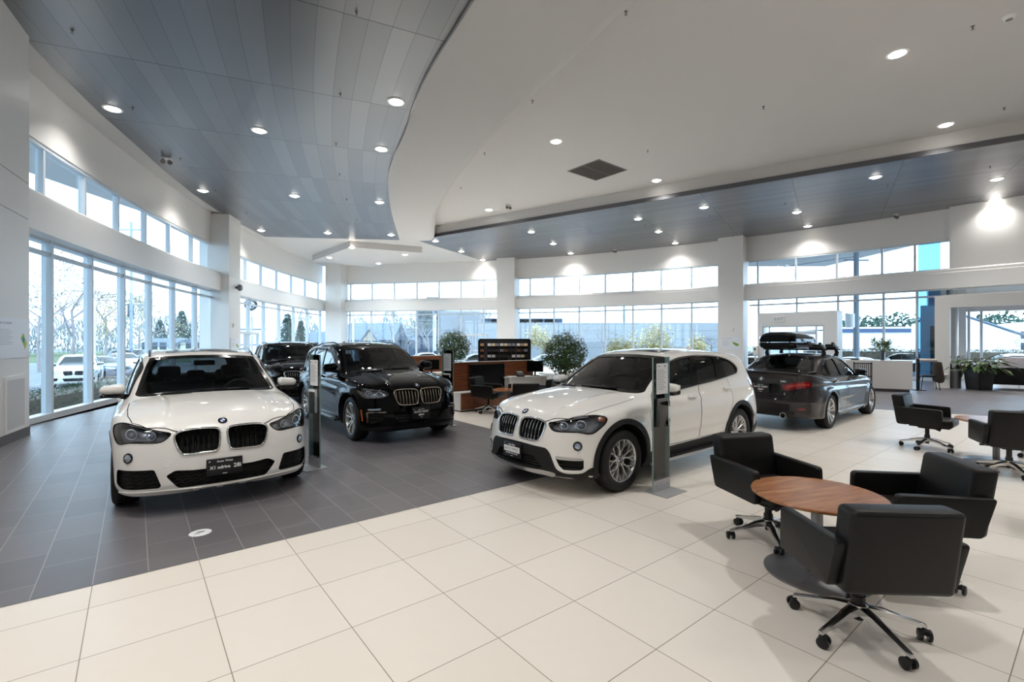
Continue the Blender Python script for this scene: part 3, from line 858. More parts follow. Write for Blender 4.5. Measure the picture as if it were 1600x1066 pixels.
def make_plate(b, fr, c, root, kind, w=0.31, hgt=0.16):
    """dealer plate with its lettering, lying along the surface"""
    p, n = b.normal_at(fr, c, 0.012)
    n = Vector((n.x, 0, 0.0)).normalized()
    M = basis(p + n * 0.012, n)
    def T(q): return tuple(M @ Vector(q))
    mb = MB(); mb.rbox(-w / 2, w / 2, -hgt / 2, hgt / 2, -0.03, 0.004, 0.006, 0, T, 2)
    if kind == 'white':
        mb.rbox(-w / 2 + 0.015, w / 2 - 0.015, -0.025, 0.040, 0.0, 0.007, 0.002, 2, T, 1)
    o = mb.build('number_plate', [M_plate, M_ink, M_platew], root)
    t = MB()
    def L(s, size, y, x=0.0, mi=0, bold=0.0): text_into(t, s, size, M @ Matrix.Translation((x, y, 0.0075 if mi else 0.0045)), mi, bold=bold)
    if kind == 'sport':
        L('Auto West', 0.030, 0.055, 0, 0, 0.0003); L('X1 xdrive', 0.043, -0.005, -0.04, 0, 0.0012); L('28i', 0.055, -0.003, 0.108, 0, 0.0012)
    elif kind == 'white':
        L('Auto West', 0.026, 0.058, 0, 0, 0.0003); L('AUTO WEST', 0.044, 0.008, 0, 1); L('CERTIFIED PRE-OWNED', 0.020, -0.042, 0, 0)
    else:
        L('Auto West', 0.024, 0.06, 0, 0); L('AUTO WEST', 0.045, 0.02, 0, 0, 0.0008); L('BMW', 0.042, -0.03, 0, 0, 0.0008)
    L('▬▬', 0.02, -0.066)
    t.build('plate_lettering', [M_ink, M_inkd], o, smooth=None)
    for sx in (-1, 1):
        if kind != 'white' or True:
            roundel(M @ Matrix.Translation((sx * w * 0.42, 0.058, 0.001)), 0.010, o, 'plate_emblem') if sx < 0 else None
    return o
# ------------------------------------------------------------------ the individual car types
def uvs(fr, pts3):
    return [(float((np.array(p) - fr.o) @ fr.u), float((np.array(p) - fr.o) @ fr.v)) for p in pts3]

def smooth_outline(pts, n=4):
    return [tuple(map(float, p)) for p in catmull(pts, n, True)]

def lamp_fit(b, fr, outline, depth=0.09, rings=(), brow=None, amber=None, rim=0.005, drl=M_drl):
    """headlamp: pocketed housing, light rings, a clear cover; the pocket is already cut"""
    inner = [b.sheet('headlight', fr, outline, M_lampin, -depth + 0.012, None, 0.03)]
    for side_i, s in enumerate((1, -1)):
        par = inner[0][side_i]
        mb = MB(); ls = MB()
        for (u, v, r) in rings:
            p, n = b.normal_at(fr, (u, v), -0.03)
            d = Vector(fr.d); p = p.copy(); d = Vector((d.x, d.y * 1, d.z))
            M = basis(p, d)
            pts = [M @ Vector((r * math.cos(t) * 1.05, r * math.sin(t) * (1.0 if math.sin(t) > -0.5 else 0.85), 0)) for t in np.linspace(0, 2 * PI, 28, endpoint=False)]
            pts = [Vector((q.x, q.y * s, q.z)) for q in pts]
            mb.tube(pts, 0.0065, 6, True)
            q0 = M @ Vector((0, 0, -0.02)); q0 = Vector((q0.x, q0.y * s, q0.z))
            ls.sphere(q0, r * 0.66, 16, 10)
        if brow: mb.tube([Vector((x, y * s, z)) for x, y, z in on_surface(b.sh, fr, resample(brow, 0.03, False), -0.025)], 0.007, 6)
        mb.build('light_guide', drl, par, smooth=60)
        ls.build('projector_lens', M_lens2, par, smooth=60)
    if amber: b.sheet('side_marker', fr, amber, M_amber, -0.012, None, 0.03, parents=inner[0])
    b.sheet('lamp_cover', fr, outline, M_lens, -0.002, None, 0.025, parents=inner[0])
    b.rail('lamp_rim', fr, outline, rim, M_gloss, 0.0, parents=inner[0])
    return inner[0]
M_lens2 = mat('projector_lens', rgb(170, 185, 205), 0.03, spec=1.0, metal=0.4, coat=1.0)

def kidneys(b, outline, frame_mat, slat_mat, depth=0.075, nsl=8, fr_r=0.011):
    fr = FRONT
    for s in (1, -1):
        o = [(s * u, v) for u, v in outline]
        if s < 0: o = o[::-1]
        p = on_surface(b.sh, fr, resample(o, 0.02, True), 0.003)
        mb = MB().tube(p, fr_r, 8, True)
        g = mb.build('kidney_grille', frame_mat, b.root, smooth=60)
        us = [q[0] for q in o]; u0, u1 = min(us), max(us)
        sl = MB()
        for k in range(nsl):
            u = u0 + (u1 - u0) * (k + 0.75) / (nsl + 0.5)
            vs = []
            for i in range(len(o)):
                a, c = o[i], o[(i + 1) % len(o)]
                if (a[0] - u) * (c[0] - u) < 0: vs.append(a[1] + (c[1] - a[1]) * (u - a[0]) / (c[0] - a[0]))
            if len(vs) < 2: continue
            z0, z1 = min(vs), max(vs)
            q = on_surface(b.sh, fr, [(u, z0 + (z1 - z0) * t) for t in (0, .25, .5, .75, 1)], -0.016)
            for i in range(4):
                A, B = Vector(q[i]), Vector(q[i + 1])
                sl.add([A + Vector((0, -.0045, 0)), A + Vector((0, .0045, 0)), B + Vector((0, .0045, 0)), B + Vector((0, -.0045, 0)),
                        A + Vector((-.04, -.008, 0)), A + Vector((-.04, .008, 0)), B + Vector((-.04, .008, 0)), B + Vector((-.04, -.008, 0))],
                       [(0, 1, 2, 3), (4, 7, 6, 5), (0, 4, 5, 1), (3, 2, 6, 7), (0, 3, 7, 4), (1, 5, 6, 2)])
        sl.build('grille_slats', slat_mat, g, smooth=None)

def intake_slats(b, outline, n, mt, inset=-0.02, wav=0.0, s=1, parent=None, name='air_intake', fr=FRONT, honey=False):
    """horizontal bars inside an intake mouth"""
    mb = MB()
    vs = [q[1] for q in outline]; v0, v1 = min(vs), max(vs)
    for k in range(n):
        v = v0 + (v1 - v0) * (k + 0.5) / n
        us = []
        for i in range(len(outline)):
            a, c = outline[i], outline[(i + 1) % len(outline)]
            if (a[1] - v) * (c[1] - v) < 0: us.append(a[0] + (c[0] - a[0]) * (v - a[1]) / (c[1] - a[1]))
        if len(us) < 2: continue
        u0, u1 = min(us), max(us); m = max(6, int((u1 - u0) / 0.02))
        line = [(u0 + (u1 - u0) * i / m, v + (wav * (1 if (i // 2) % 2 else -1) if wav else 0)) for i in range(m + 1)]
        p = on_surface(b.sh, fr, line, inset)
        mb.tube([(x, y * s, z) for x, y, z in p], (v1 - v0) / n * 0.17, 5)
    return mb.build(name, mt, parent or b.root, smooth=50)

def windows(b, dlo, panes, frame_mat, glass, chrome, door_objs, quarter=True):
    """side glazing: a dark frame sheet with panes let in; panes[0] front door, panes[1] rear door, rest fixed"""
    fl = side(dlo)
    b.sheet('window_frame', SIDE, fl, frame_mat, 0.002, 0.012, 0.04, [side(p) for p in panes])
    for i, p in enumerate(panes):
        c = np.mean(np.array(p), 0)
        q = [tuple(c + (np.array(v) - c) * 1.06) for v in p]
        par = door_objs[min(i, 1)] if (door_objs and i < 2) else None
        b.sheet('side_window', SIDE, side(q), M_frontg if (i == 0 and glass is M_sideg) else glass, -0.010, None, 0.05, parents=par)
    if chrome: b.rail('window_trim', SIDE, fl, 0.007, chrome, 0.004)

def ws_set(b, fr, outline, glass, band, name='windscreen', hole_in=0.05):
    """windscreen or rear glass with its dark border"""
    o = resample(outline, 0.05)
    c = np.mean(np.array(outline), 0)
    hole = [tuple(c + (np.array(p) - c) * np.array([1 - hole_in / 0.7, 1 - hole_in * 0.7 / 0.24])) for p in outline]
    g = b.sheet(name, fr, outline, glass, -0.006, None, 0.05, mirror=False)[0]
    b.sheet('glass_border', fr, outline, M_gloss, -0.001, None, 0.05, [hole], parent=g, mirror=False)
    return g

def handles(b, spots, doors, paint):
    for i, (x, z) in enumerate(spots):
        for k, s in enumerate((1, -1)):
            p, n = b.normal_at(SIDE, (-x, z), 0.0)
            p = Vector((p.x, p.y * s, p.z)); n = Vector((n.x, n.y * s, n.z))
            M = basis(p, n)
            mb = MB()
            o0 = len(mb.v)
            mb.rbox(-0.10, 0.10, -0.016, 0.016, 0.018, 0.040, 0.011, 0, lambda q: tuple(M @ Vector(q)), 3)
            for sx in (-0.08, 0.08): mb.rbox(sx - 0.016, sx + 0.016, -0.013, 0.013, -0.01, 0.03, 0.006, 0, lambda q: tuple(M @ Vector(q)), 2)
            ho = mb.build('door_handle', paint, doors[min(i, 1)][k] if doors else b.root, smooth=50)

def fog(b, uv, r, fr=FRONT):
    for s in (1, -1):
        p, n = b.normal_at(fr, uv, 0.0); p = Vector((p.x, p.y * s, p.z)); n = Vector((n.x, n.y * s, n.z))
        M = basis(p - n * 0.004, n)
        mb = MB(); prof = [(r * 0.01, 0.000), (r * 0.72, 0.002), (r * 0.78, 0.010), (r, 0.012), (r * 1.05, 0.004), (r * 1.02, -0.03)]
        o = len(mb.v); mb.lathe(prof, 28, cap=False)
        mb.v = [tuple(M @ Vector(q)) for q in mb.v]
        f = mb.build('fog_light', M_gloss, b.root, smooth=40)
        l = MB(); l.lathe([(r * 0.7, 0.004), (r * 0.6, 0.012), (r * 0.3, 0.018), (0.001, 0.019)], 24, cap=False)
        l.v = [tuple(M @ Vector(q)) for q in l.v]
        l.build('lens', M_lens2, f)
        c = MB(); c.lathe([(r * 0.80, 0.011), (r * 0.76, 0.014), (r * 0.70, 0.010)], 28, cap=False); c.v = [tuple(M @ Vector(q)) for q in c.v]
        c.build('lens_ring', M_chrome, f)

def wipers(b, y0s, xr, length=0.55, name='wiper'):
    for (ya, za, yb, zb) in y0s:
        p = on_surface(b.sh, FRONT, [(ya + (yb - ya) * t, za + (zb - za) * t) for t in np.linspace(0, 1, 8)], 0.014)
        mb = MB().tube(p, 0.008, 6); mb.tube([p[0], p[3], p[5]], 0.012, 6)
        mb.build(name, M_gloss, b.root)

def antenna(b, x):
    p = on_surface(b.sh, TOP, [(0, x)], 0.0)[0]
    mb = MB(); T = lambda q: (p[0] + q[0] - (q[2]) * 0.9, q[1] * (1.0 - 0.8 * min(1, q[2] / 0.06)), p[2] + q[2])
    mb.rbox(-0.07, 0.07, -0.03, 0.03, -0.01, 0.055, 0.012, 0, T)
    mb.build('roof_antenna', b.paint, b.root)

def rails(b, y, x0, x1, mt, r=0.014):
    line = [(-y, x0 + (x1 - x0) * i / 16) for i in range(17)]
    p = on_surface(b.sh, TOP, line, 0.0)
    for s in (1, -1):
        mb = MB()
        q = [Vector((a[0], a[1] * s, a[2] + 0.030 * min(1, 4 * min(i, 16 - i) / 16 + 0.0))) for i, a in enumerate(p)]
        mb.tube(q, r, 8)
        for i in (2, 14): mb.tube([Vector((p[i][0], p[i][1] * s, p[i][2] - 0.01)), q[i]], 0.02, 8)
        mb.build('roof_rail', mt, b.root)

HF = Frame((math.cos(R(38)), math.sin(R(38)), 0), (1.8, 0.7, 0.0))
RF = Frame((-math.cos(R(40)), math.sin(R(40)), 0), (-2.0, 0.7, 0.0))

def door_regions(front, rear):
    f2, r2 = [(x, z) for x, z in front], [(x, z) for x, z in rear]
    def tst(poly, s):
        return lambda c: inpoly(c[:, [0, 2]], poly) & (c[:, 1] * s > 0.45)
    return [('door', tst(f2, 1)), ('door', tst(f2, -1)), ('door', tst(r2, 1)), ('door', tst(r2, -1))]

def build_compact(root, variant):
    S = SPEC_COMPACT; clad = variant == 'clad'
    b = CarBuilder(S, root, M_white)
    kid = smooth_outline([(0.030, 0.735), (0.045, 0.785), (0.11, 0.800), (0.25, 0.802), (0.365, 0.785), (0.405, 0.745), (0.395, 0.68), (0.365, 0.605), (0.325, 0.575), (0.2, 0.575), (0.08, 0.580), (0.045, 0.615)], 4)
    head = uvs(HF, [(2.034, .43, .775), (2.0, .509, .797), (1.93, .61, .828), (1.85, .69, .852), (1.77, .755, .868), (1.69, .81, .870), (1.60, .865, .845), (1.62, .875, .79), (1.70, .86, .735), (1.77, .835, .692), (1.83, .80, .686), (1.90, .745, .702), (1.975, .65, .700), (2.028, .53, .697), (2.048, .475, .722)])
    head = smooth_outline(head, 3)
    dlo = roundpoly([(0.70, 1.005), (0.08, 1.045), (-0.87, 1.118), (-1.50, 1.185), (-1.57, 1.25), (-1.50, 1.325), (-1.36, 1.39), (-1.16, 1.437), (-0.80, 1.468), (-0.36, 1.472), (-0.05, 1.445), (0.12, 1.395), (0.28, 1.32)],
                    [.03, .2, .2, .08, .05, .08, .1, .2, .2, .2, .1, .1, .1], 4)
    pf = roundpoly([(0.60, 1.035), (0.08, 1.070), (-0.175, 1.088), (-0.345, 1.445), (-0.05, 1.42), (0.10, 1.375), (0.27, 1.295)], [.02, .2, .03, .03, .1, .1, .1])
    pr = roundpoly([(-0.335, 1.103), (-0.85, 1.142), (-0.945, 1.425), (-0.80, 1.445), (-0.455, 1.450)], .03)
    pq = roundpoly([(-1.13, 1.168), (-1.48, 1.207), (-1.535, 1.25), (-1.47, 1.318), (-1.34, 1.375), (-1.09, 1.415)], [.03, .03, .04, .05, .1, .03])
    fd = roundpoly([(0.80, 0.40), (-0.225, 0.40), (-0.245, 0.72), (-0.29, 0.95), (-0.345, 1.085), (-0.40, 1.462), (-0.05, 1.437), (0.11, 1.389), (0.27, 1.315), (0.66, 1.03), (0.80, 0.95), (0.84, 0.85), (0.85, 0.70)], [.06, .05, .1, .1, .1, .03, .1, .1, .1, .04, .08, .08, .1])
    rd = roundpoly([(-0.232, 0.40), (-0.88, 0.40), (-0.93, 0.60), (-1.10, 0.80), (-1.17, 0.95), (-1.14, 1.135), (-1.03, 1.442), (-0.80, 1.46), (-0.408, 1.463), (-0.352, 1.085), (-0.297, 0.95), (-0.252, 0.72)], [.05, .06, .1, .1, .1, .1, .03, .1, .03, .1, .1, .1])
    ws = smooth_outline([(0.0, 1.062), (0.35, 1.055), (0.62, 1.035), (0.715, 1.045), (0.705, 1.10), (0.65, 1.28), (0.595, 1.425), (0.555, 1.455), (0.25, 1.478), (0, 1.482)][:] + [(-x, z) for x, z in [(0.25, 1.478), (0.555, 1.455), (0.595, 1.425), (0.65, 1.28), (0.705, 1.10), (0.715, 1.045), (0.62, 1.035), (0.35, 1.055)]], 3)
    rg = roundpoly([(-0.60, 1.10), (0.60, 1.10), (0.50, 1.40), (-0.50, 1.40)], 0.06)
    b.arches()
    for p in (pf, pr, pq): b.pocket(SIDE, side(p), 0.17, step=0.05)
    b.pocket(FRONT, ws, 0.22, 0.6, False, 0.05); b.pocket(REAR, rg, 0.22, 0.6, False, 0.05)
    b.pocket(FRONT, kid, 0.08); b.pocket(HF, head, 0.085)
    hoodl = [(0.0, 0.93)] 
    hl = [(0.70, 0.93), (0.765, 1.02), (0.775, 1.30), (0.765, 1.60), (0.73, 1.79), (0.62, 1.925), (0.40, 2.030), (0.36, 2.048)]
    b.slit(TOP, [(-y, x) for y, x in hl], 0.007)
    fd_o = side(fd); rd_o = side(rd)
    b.slit(SIDE, fd_o, 0.006, closed=True); b.slit(SIDE, rd_o, 0.006, closed=True)
    if clad:
        ci = roundpoly([(-0.30, 0.415), (0.30, 0.415), (0.435, 0.275), (-0.435, 0.275)], 0.03)
        si = roundpoly([(0.560, 0.425), (0.575, 0.440), (0.790, 0.432), (0.800, 0.415), (0.800, 0.330), (0.785, 0.312), (0.645, 0.307), (0.60, 0.345)], 0.01)
    else:
        ci = roundpoly([(-0.475, 0.385), (-0.40, 0.432), (-0.25, 0.418), (0.25, 0.418), (0.40, 0.432), (0.475, 0.385), (0.375, 0.258), (-0.375, 0.258)], 0.025)
        si = roundpoly([(0.560, 0.452), (0.835, 0.450), (0.842, 0.42), (0.842, 0.31), (0.80, 0.268), (0.525, 0.275), (0.507, 0.295)], 0.02)
    b.pocket(FRONT, ci, 0.07, mirror=False); b.pocket(FRONT, si, 0.06)
    parts = b.split(door_regions(fd, rd) + [('bonnet', lambda c: inpoly(np.abs(c[:, [1, 0]]) * np.array([1, 1]), [(0, 0.9)] + hl + [(0, 2.06)]) & (c[:, 0] > 0.5) & (c[:, 2] > 0.78))])
    doors = [parts['door'][:2], parts['door'][2:]]
    windows(b, dlo, (pf, pr, pq), M_gloss, M_sideg, M_satin if clad else M_gloss, doors)
    ws_set(b, FRONT, ws, M_ws, M_gloss); ws_set(b, REAR, rg, M_sideg, M_gloss, 'tailgate_window')
    rings = [uvs(HF, [(1.86, .735, .768)])[0] + (0.050,), uvs(HF, [(1.97, .59, .752)])[0] + (0.040,)]
    amber = smooth_outline(uvs(HF, [(1.665, .83, .858), (1.60, .862, .842), (1.635, .87, .795), (1.70, .83, .825)]), 2)
    lamp_fit(b, HF, head, 0.085, rings, brow=[uvs(HF, [q])[0] for q in [(2.0, .51, .785), (1.93, .61, .815), (1.85, .69, .838), (1.77, .755, .853)]], amber=amber if clad else None)
    kidneys(b, kid, M_chrome, M_chrome if clad else M_gloss, nsl=7 if clad else 8)
    roundel(basis(*b.normal_at(TOP, (0, 2.005))), 0.041, root)
    fog(b, (0.755, 0.562), 0.047)
    make_plate(b, FRONT, (0.0 if not clad else -0.03, 0.425), root, 'white' if clad else 'sport')
    if clad:
        lower = roundpoly([(-0.45, 0.515), (0, 0.535), (0.45, 0.515), (0.50, 0.47), (0.57, 0.30), (0.66, 0.262), (0.80, 0.275), (0.835, 0.325), (0.862, 0.34), (0.86, 0.215), (0.60, 0.17), (-0.60, 0.17), (-0.86, 0.215), (-0.862, 0.34), (-0.835, 0.325), (-0.80, 0.275), (-0.66, 0.262), (-0.57, 0.30), (-0.50, 0.47)],
                          [.03, .2, .03, .05, .05, .05, .03, .03, .02, .05, .05, .05, .05, .02, .03, .03, .05, .05, .05], 3)
        b.sheet('bumper_cladding', FRONT, lower, M_plastic, 0.006, 0.02, 0.035, [ci], mirror=False)
        sk = smooth_outline([(-0.56, 0.255), (-0.42, 0.275), (0, 0.255), (0.42, 0.275), (0.56, 0.255), (0.50, 0.20), (0.40, 0.215), (0, 0.205), (-0.40, 0.215), (-0.50, 0.20)], 3)
        b.sheet('skid_plate', FRONT, sk, M_satin, 0.014, 0.03, 0.035, mirror=False)
        intake_slats(b, ci, 5, M_plastic, -0.02)
        for s in (1, -1): intake_slats(b, si, 4, M_plastic, -0.015, s=s)
        b.sheet('intake_trim', FRONT, roundpoly([(0.555, 0.427), (0.572, 0.447), (0.795, 0.440), (0.803, 0.412), (0.59, 0.412)], 0.01), M_satin, 0.008, 0.02, 0.03)
    else:
        intake_slats(b, ci, 6, M_plastic, -0.03, wav=0.006)
        for s in (1, -1): intake_slats(b, si, 5, M_plastic, -0.03, wav=0.006, s=s)
        b.sheet('bumper_lip', FRONT, smooth_outline([(-0.80, 0.235), (-0.45, 0.245), (0, 0.235), (0.45, 0.245), (0.80, 0.235), (0.78, 0.20), (0.40, 0.19), (0, 0.185), (-0.40, 0.19), (-0.78, 0.20)], 3), M_white, 0.012, 0.03, 0.04, mirror=False)
        p, n = b.normal_at(FRONT, (-0.47, 0.50))
        mb = MB(); M = basis(p, n); mb.lathe([(0.001, 0.002), (0.036, 0.002), (0.038, 0.0)], 24, cap=False); mb.v = [tuple(M @ Vector(q)) for q in mb.v]
        mb.build('tow_eye_cover', M_white, root)
    handles(b, [(-0.07, 0.935), (-1.04, 0.995)], doors, M_white)
    for k, s in enumerate((1, -1)):
        make_mirror(b, (0.56, 0.80, 0.985), doors[0][k], s, M_white)
    # arch rings, sills
    for ax in S['axles']:
        c = (ax, S['wr'] + 0.01)
        a0, a1 = R(-22), R(202)
        o = [(c[0] + (S['arch'] + 0.058) * math.cos(a0 + (a1 - a0) * i / 40), c[1] + (S['arch'] + 0.058) * math.sin(a0 + (a1 - a0) * i / 40)) for i in range(41)]
        i_ = [(c[0] + (S['arch'] + 0.002) * math.cos(a0 + (a1 - a0) * i / 40), c[1] + (S['arch'] + 0.002) * math.sin(a0 + (a1 - a0) * i / 40)) for i in range(41)][::-1]
        if clad: b.sheet('wheel_arch_trim', SIDE, side(o + i_), M_plastic, 0.010, 0.03, 0.03)
    if clad:
        b.sheet('sill_cladding', SIDE, side([(0.92, 0.375), (0.0, 0.385), (-0.92, 0.395), (-0.95, 0.23), (0.95, 0.22)]), M_plastic, 0.010, 0.03, 0.05)
        b.sheet('bumper_cladding', SIDE, side([(-1.76, 0.36), (-2.16, 0.44), (-2.2, 0.30), (-1.75, 0.24)]), M_plastic, 0.010, 0.03, 0.05)
        for s in (1, -1):
            mb = MB(); mb.rbox(-0.86, 0.90, 0.80 * 1, 0.955, 0.228, 0.262, 0.014, 0, lambda q: (q[0], q[1] * s, q[2]))
            o = mb.build('running_board', M_satin, root)
            st = MB(); st.box(-0.80, 0.84, 0.89, 0.945, 0.262, 0.266, 0, lambda q: (q[0], q[1] * s, q[2])); st.build('tread_strip', M_plastic, o)
        p = on_surface(b.sh, SIDE, [(-0.70, 0.60)], 0.002)[0]
        for s in (1,):
            M = Matrix.Translation((0.72, p[1] + 0.004, 0.575)) @ Matrix.Rotation(PI, 4, 'Z') @ Matrix.Rotation(PI / 2, 4, 'X')
            text_mesh('xDrive28i', 0.035, M_chrome, root, 'model_lettering', extrude=0.002, M=M)
    # tail lamps wrap the rear corner
    tl = uvs(RF, [(-1.90, .81, 1.075), (-2.03, .74, 1.06), (-2.14, .55, 1.03), (-2.17, .50, 0.96), (-2.12, .68, 0.945), (-2.02, .79, 0.93), (-1.95, .83, 0.965)])
    b.sheet('tail_light', RF, smooth_outline(tl, 3), M_redlens, 0.008, 0.02, 0.04)
    wipers(b, [(0.42, 1.075, -0.12, 1.082), (-0.20, 1.070, -0.58, 1.055)], 0)
    antenna(b, -1.45)
    if clad: pass
    else:
        rails(b, 0.585, -1.55, 0.0, M_gloss)
    b.sheet('sunroof', TOP, roundpoly([(-0.42, -1.20), (0.42, -1.20), (0.42, -0.05), (-0.42, -0.05)], 0.05), M_gloss, 0.003, None, 0.08, mirror=False)
    mb = MB(); mb.rbox(-0.05, 0.03, -0.12, 0.12, 1.36, 1.43, 0.02); mb.build('cabin_mirror', M_inside, root, loc=(0.08, 0, -0.02))
    make_cockpit(b, 0.55, 0.98); make_seats(b, (-0.25,), -1.10)
    for ax in S['axles']:
        for s in (1, -1): make_wheel(root, ax, s, S['wr'], 0.236, 0.225, 'y', M_alloy)
    return b

def build_mid(root, variant='full'):
    S = SPEC_MID
    b = CarBuilder(S, root, M_black, 0.024 if variant == 'full' else 0.03)
    kid = smooth_outline([(0.022, 0.80), (0.04, 0.855), (0.11, 0.872), (0.25, 0.876), (0.38, 0.868), (0.425, 0.83), (0.41, 0.75), (0.37, 0.66), (0.32, 0.632), (0.2, 0.625), (0.08, 0.630), (0.04, 0.67)], 4)
    head = smooth_outline(uvs(HF, [(2.165, .49, .84), (2.13, .57, .868), (2.05, .685, .888), (1.96, .765, .897), (1.87, .82, .902), (1.76, .87, .88), (1.74, .89, .845), (1.84, .86, .785), (1.93, .82, .742), (2.03, .75, .745), (2.12, .64, .750), (2.165, .53, .785)]), 3)
    dlo = roundpoly([(0.76, 1.075), (0.50, 1.115), (-0.40, 1.150), (-1.28, 1.175), (-1.72, 1.225), (-1.80, 1.30), (-1.74, 1.42), (-1.55, 1.485), (-1.20, 1.525), (-0.55, 1.552), (-0.10, 1.535), (0.12, 1.475), (0.32, 1.385)],
                    [.03, .1, .2, .2, .08, .06, .08, .1, .2, .2, .1, .1, .1], 4)
    pf = roundpoly([(0.66, 1.11), (0.48, 1.140), (-0.345, 1.172), (-0.47, 1.522), (-0.10, 1.508), (0.10, 1.450), (0.30, 1.362)], [.02, .1, .03, .03, .1, .1, .1])
    pr = roundpoly([(-0.50, 1.178), (-1.10, 1.197), (-1.22, 1.497), (-0.58, 1.525)], .03)
    pq = roundpoly([(-1.24, 1.205), (-1.68, 1.25), (-1.75, 1.31), (-1.69, 1.40), (-1.33, 1.485)], [.03, .03, .04, .05, .03])
    fd = roundpoly([(0.86, 0.43), (-0.30, 0.43), (-0.33, 0.80), (-0.38, 1.0), (-0.44, 1.14), (-0.53, 1.542), (-0.09, 1.527), (0.11, 1.468), (0.31, 1.380), (0.72, 1.09), (0.86, 1.02), (0.91, 0.90), (0.92, 0.75)], [.06, .05, .1, .1, .1, .03, .1, .1, .1, .04, .08, .08, .1])
    rd = roundpoly([(-0.308, 0.43), (-0.96, 0.43), (-1.01, 0.65), (-1.18, 0.86), (-1.28, 1.02), (-1.25, 1.18), (-1.29, 1.508), (-0.80, 1.538), (-0.538, 1.542), (-0.448, 1.14), (-0.388, 1.0), (-0.338, 0.80)], [.05, .06, .1, .1, .1, .1, .03, .1, .03, .1, .1, .1])
    hs = [(0.0, 1.135), (0.35, 1.128), (0.62, 1.105), (0.75, 1.11), (0.735, 1.17), (0.67, 1.35), (0.61, 1.505), (0.565, 1.538), (0.25, 1.563), (0, 1.568)]
    ws = smooth_outline(hs + [(-x, z) for x, z in hs[-2:0:-1]], 3)
    rg = roundpoly([(-0.62, 1.16), (0.62, 1.16), (0.52, 1.47), (-0.52, 1.47)], 0.06)
    b.arches()
    for p in (pf, pr, pq): b.pocket(SIDE, side(p), 0.18, step=0.05)
    b.pocket(FRONT, ws, 0.22, 0.6, False, 0.05); b.pocket(REAR, rg, 0.22, 0.6, False, 0.05)
    b.pocket(FRONT, kid, 0.08); b.pocket(HF, head, 0.085)
    hl = [(0.73, 1.0), (0.80, 1.10), (0.805, 1.40), (0.79, 1.70), (0.75, 1.90), (0.66, 2.03), (0.46, 2.135), (0.40, 2.15)]
    b.slit(TOP, [(-y, x) for y, x in hl], 0.007)
    b.slit(SIDE, side(fd), 0.006, closed=True); b.slit(SIDE, side(rd), 0.006, closed=True)
    ci = roundpoly([(-0.46, 0.53), (0.46, 0.53), (0.42, 0.42), (0.34, 0.34), (-0.34, 0.34), (-0.42, 0.42)], 0.03)
    si = roundpoly([(0.585, 0.515), (0.80, 0.505), (0.80, 0.40), (0.77, 0.34), (0.60, 0.40)], 0.02)
    b.pocket(FRONT, ci, 0.08, mirror=False); b.pocket(FRONT, si, 0.06)
    parts = b.split(door_regions(fd, rd) + [('bonnet', lambda c: inpoly(np.abs(c[:, [1, 0]]), [(0, 0.98)] + hl + [(0, 2.17)]) & (c[:, 0] > 0.5) & (c[:, 2] > 0.84))])
    doors = [parts['door'][:2], parts['door'][2:]]
    trim = M_satin
    windows(b, dlo, (pf, pr, pq), M_gloss, M_sideg, M_gloss, doors)
    ws_set(b, FRONT, ws, M_ws, M_gloss); ws_set(b, REAR, rg, M_sideg, M_gloss, 'tailgate_window')
    rings = [uvs(HF, [(1.97, .765, .815)])[0] + (0.048,), uvs(HF, [(2.08, .635, .805)])[0] + (0.045,)]
    lamp_fit(b, HF, head, 0.085, rings, brow=uvs(HF, [(2.13, .57, .855), (2.05, .685, .875), (1.96, .765, .885), (1.87, .82, .89)]))
    tm = M_bronze if variant == 'full' else M_chrome
    kidneys(b, kid, tm, tm, nsl=7, fr_r=0.012)
    roundel(basis(*b.normal_at(TOP, (0, 2.135))), 0.041, root)
    intake_slats(b, ci, 4, M_plastic, -0.03)
    for s in (1, -1): intake_slats(b, si, 3, M_plastic, -0.03, s=s)
    # fog lamp strips and trims
    b.sheet('fog_light', FRONT, roundpoly([(0.63, 0.592), (0.785, 0.583), (0.80, 0.568), (0.785, 0.553), (0.64, 0.562)], 0.012), M_lens2, 0.004, 0.02, 0.02)
    b.sheet('intake_trim', FRONT, roundpoly([(0.56, 0.540), (0.80, 0.535), (0.815, 0.52), (0.805, 0.36), (0.790, 0.36), (0.790, 0.515), (0.56, 0.522)], 0.006), tm, 0.006, 0.02, 0.02)
    make_plate(b, FRONT, (0.0, 0.485), root, 'dark', 0.31, 0.19)
    b.sheet('bumper_lip', FRONT, smooth_outline([(-0.80, 0.28), (-0.45, 0.30), (0, 0.295), (0.45, 0.30), (0.80, 0.28), (0.78, 0.22), (0.40, 0.20), (0, 0.20), (-0.40, 0.20), (-0.78, 0.22)], 3), M_gloss, 0.010, 0.03, 0.04, mirror=False)
    handles(b, [(-0.13, 0.99), (-1.12, 1.03)], doors, M_black)
    for k, s in enumerate((1, -1)):
        make_mirror(b, (0.60, 0.835, 1.075), doors[0][k], s, M_black, 1.03)
    for s in (1, -1):
        mb = MB(); mb.rbox(-0.88, 0.90, 0.82, 0.985, 0.26, 0.30, 0.014, 0, lambda q: (q[0], q[1] * s, q[2]))
        o = mb.build('running_board', M_plastic, root)
        st = MB(); st.rbox(-0.75, 0.70, 0.90, 0.988, 0.298, 0.306, 0.003, 0, lambda q: (q[0], q[1] * s, q[2])); st.build('tread_strip', M_satin, o)
    for s in (1, -1):
        mk = uvs(SIDE, [(1.86, .9, .36)])
    b.sheet('side_marker', SIDE, side([(1.875, 0.56), (1.900, 0.56), (1.93, 0.38), (1.905, 0.38)]), M_amber, 0.006, 0.01, 0.02)
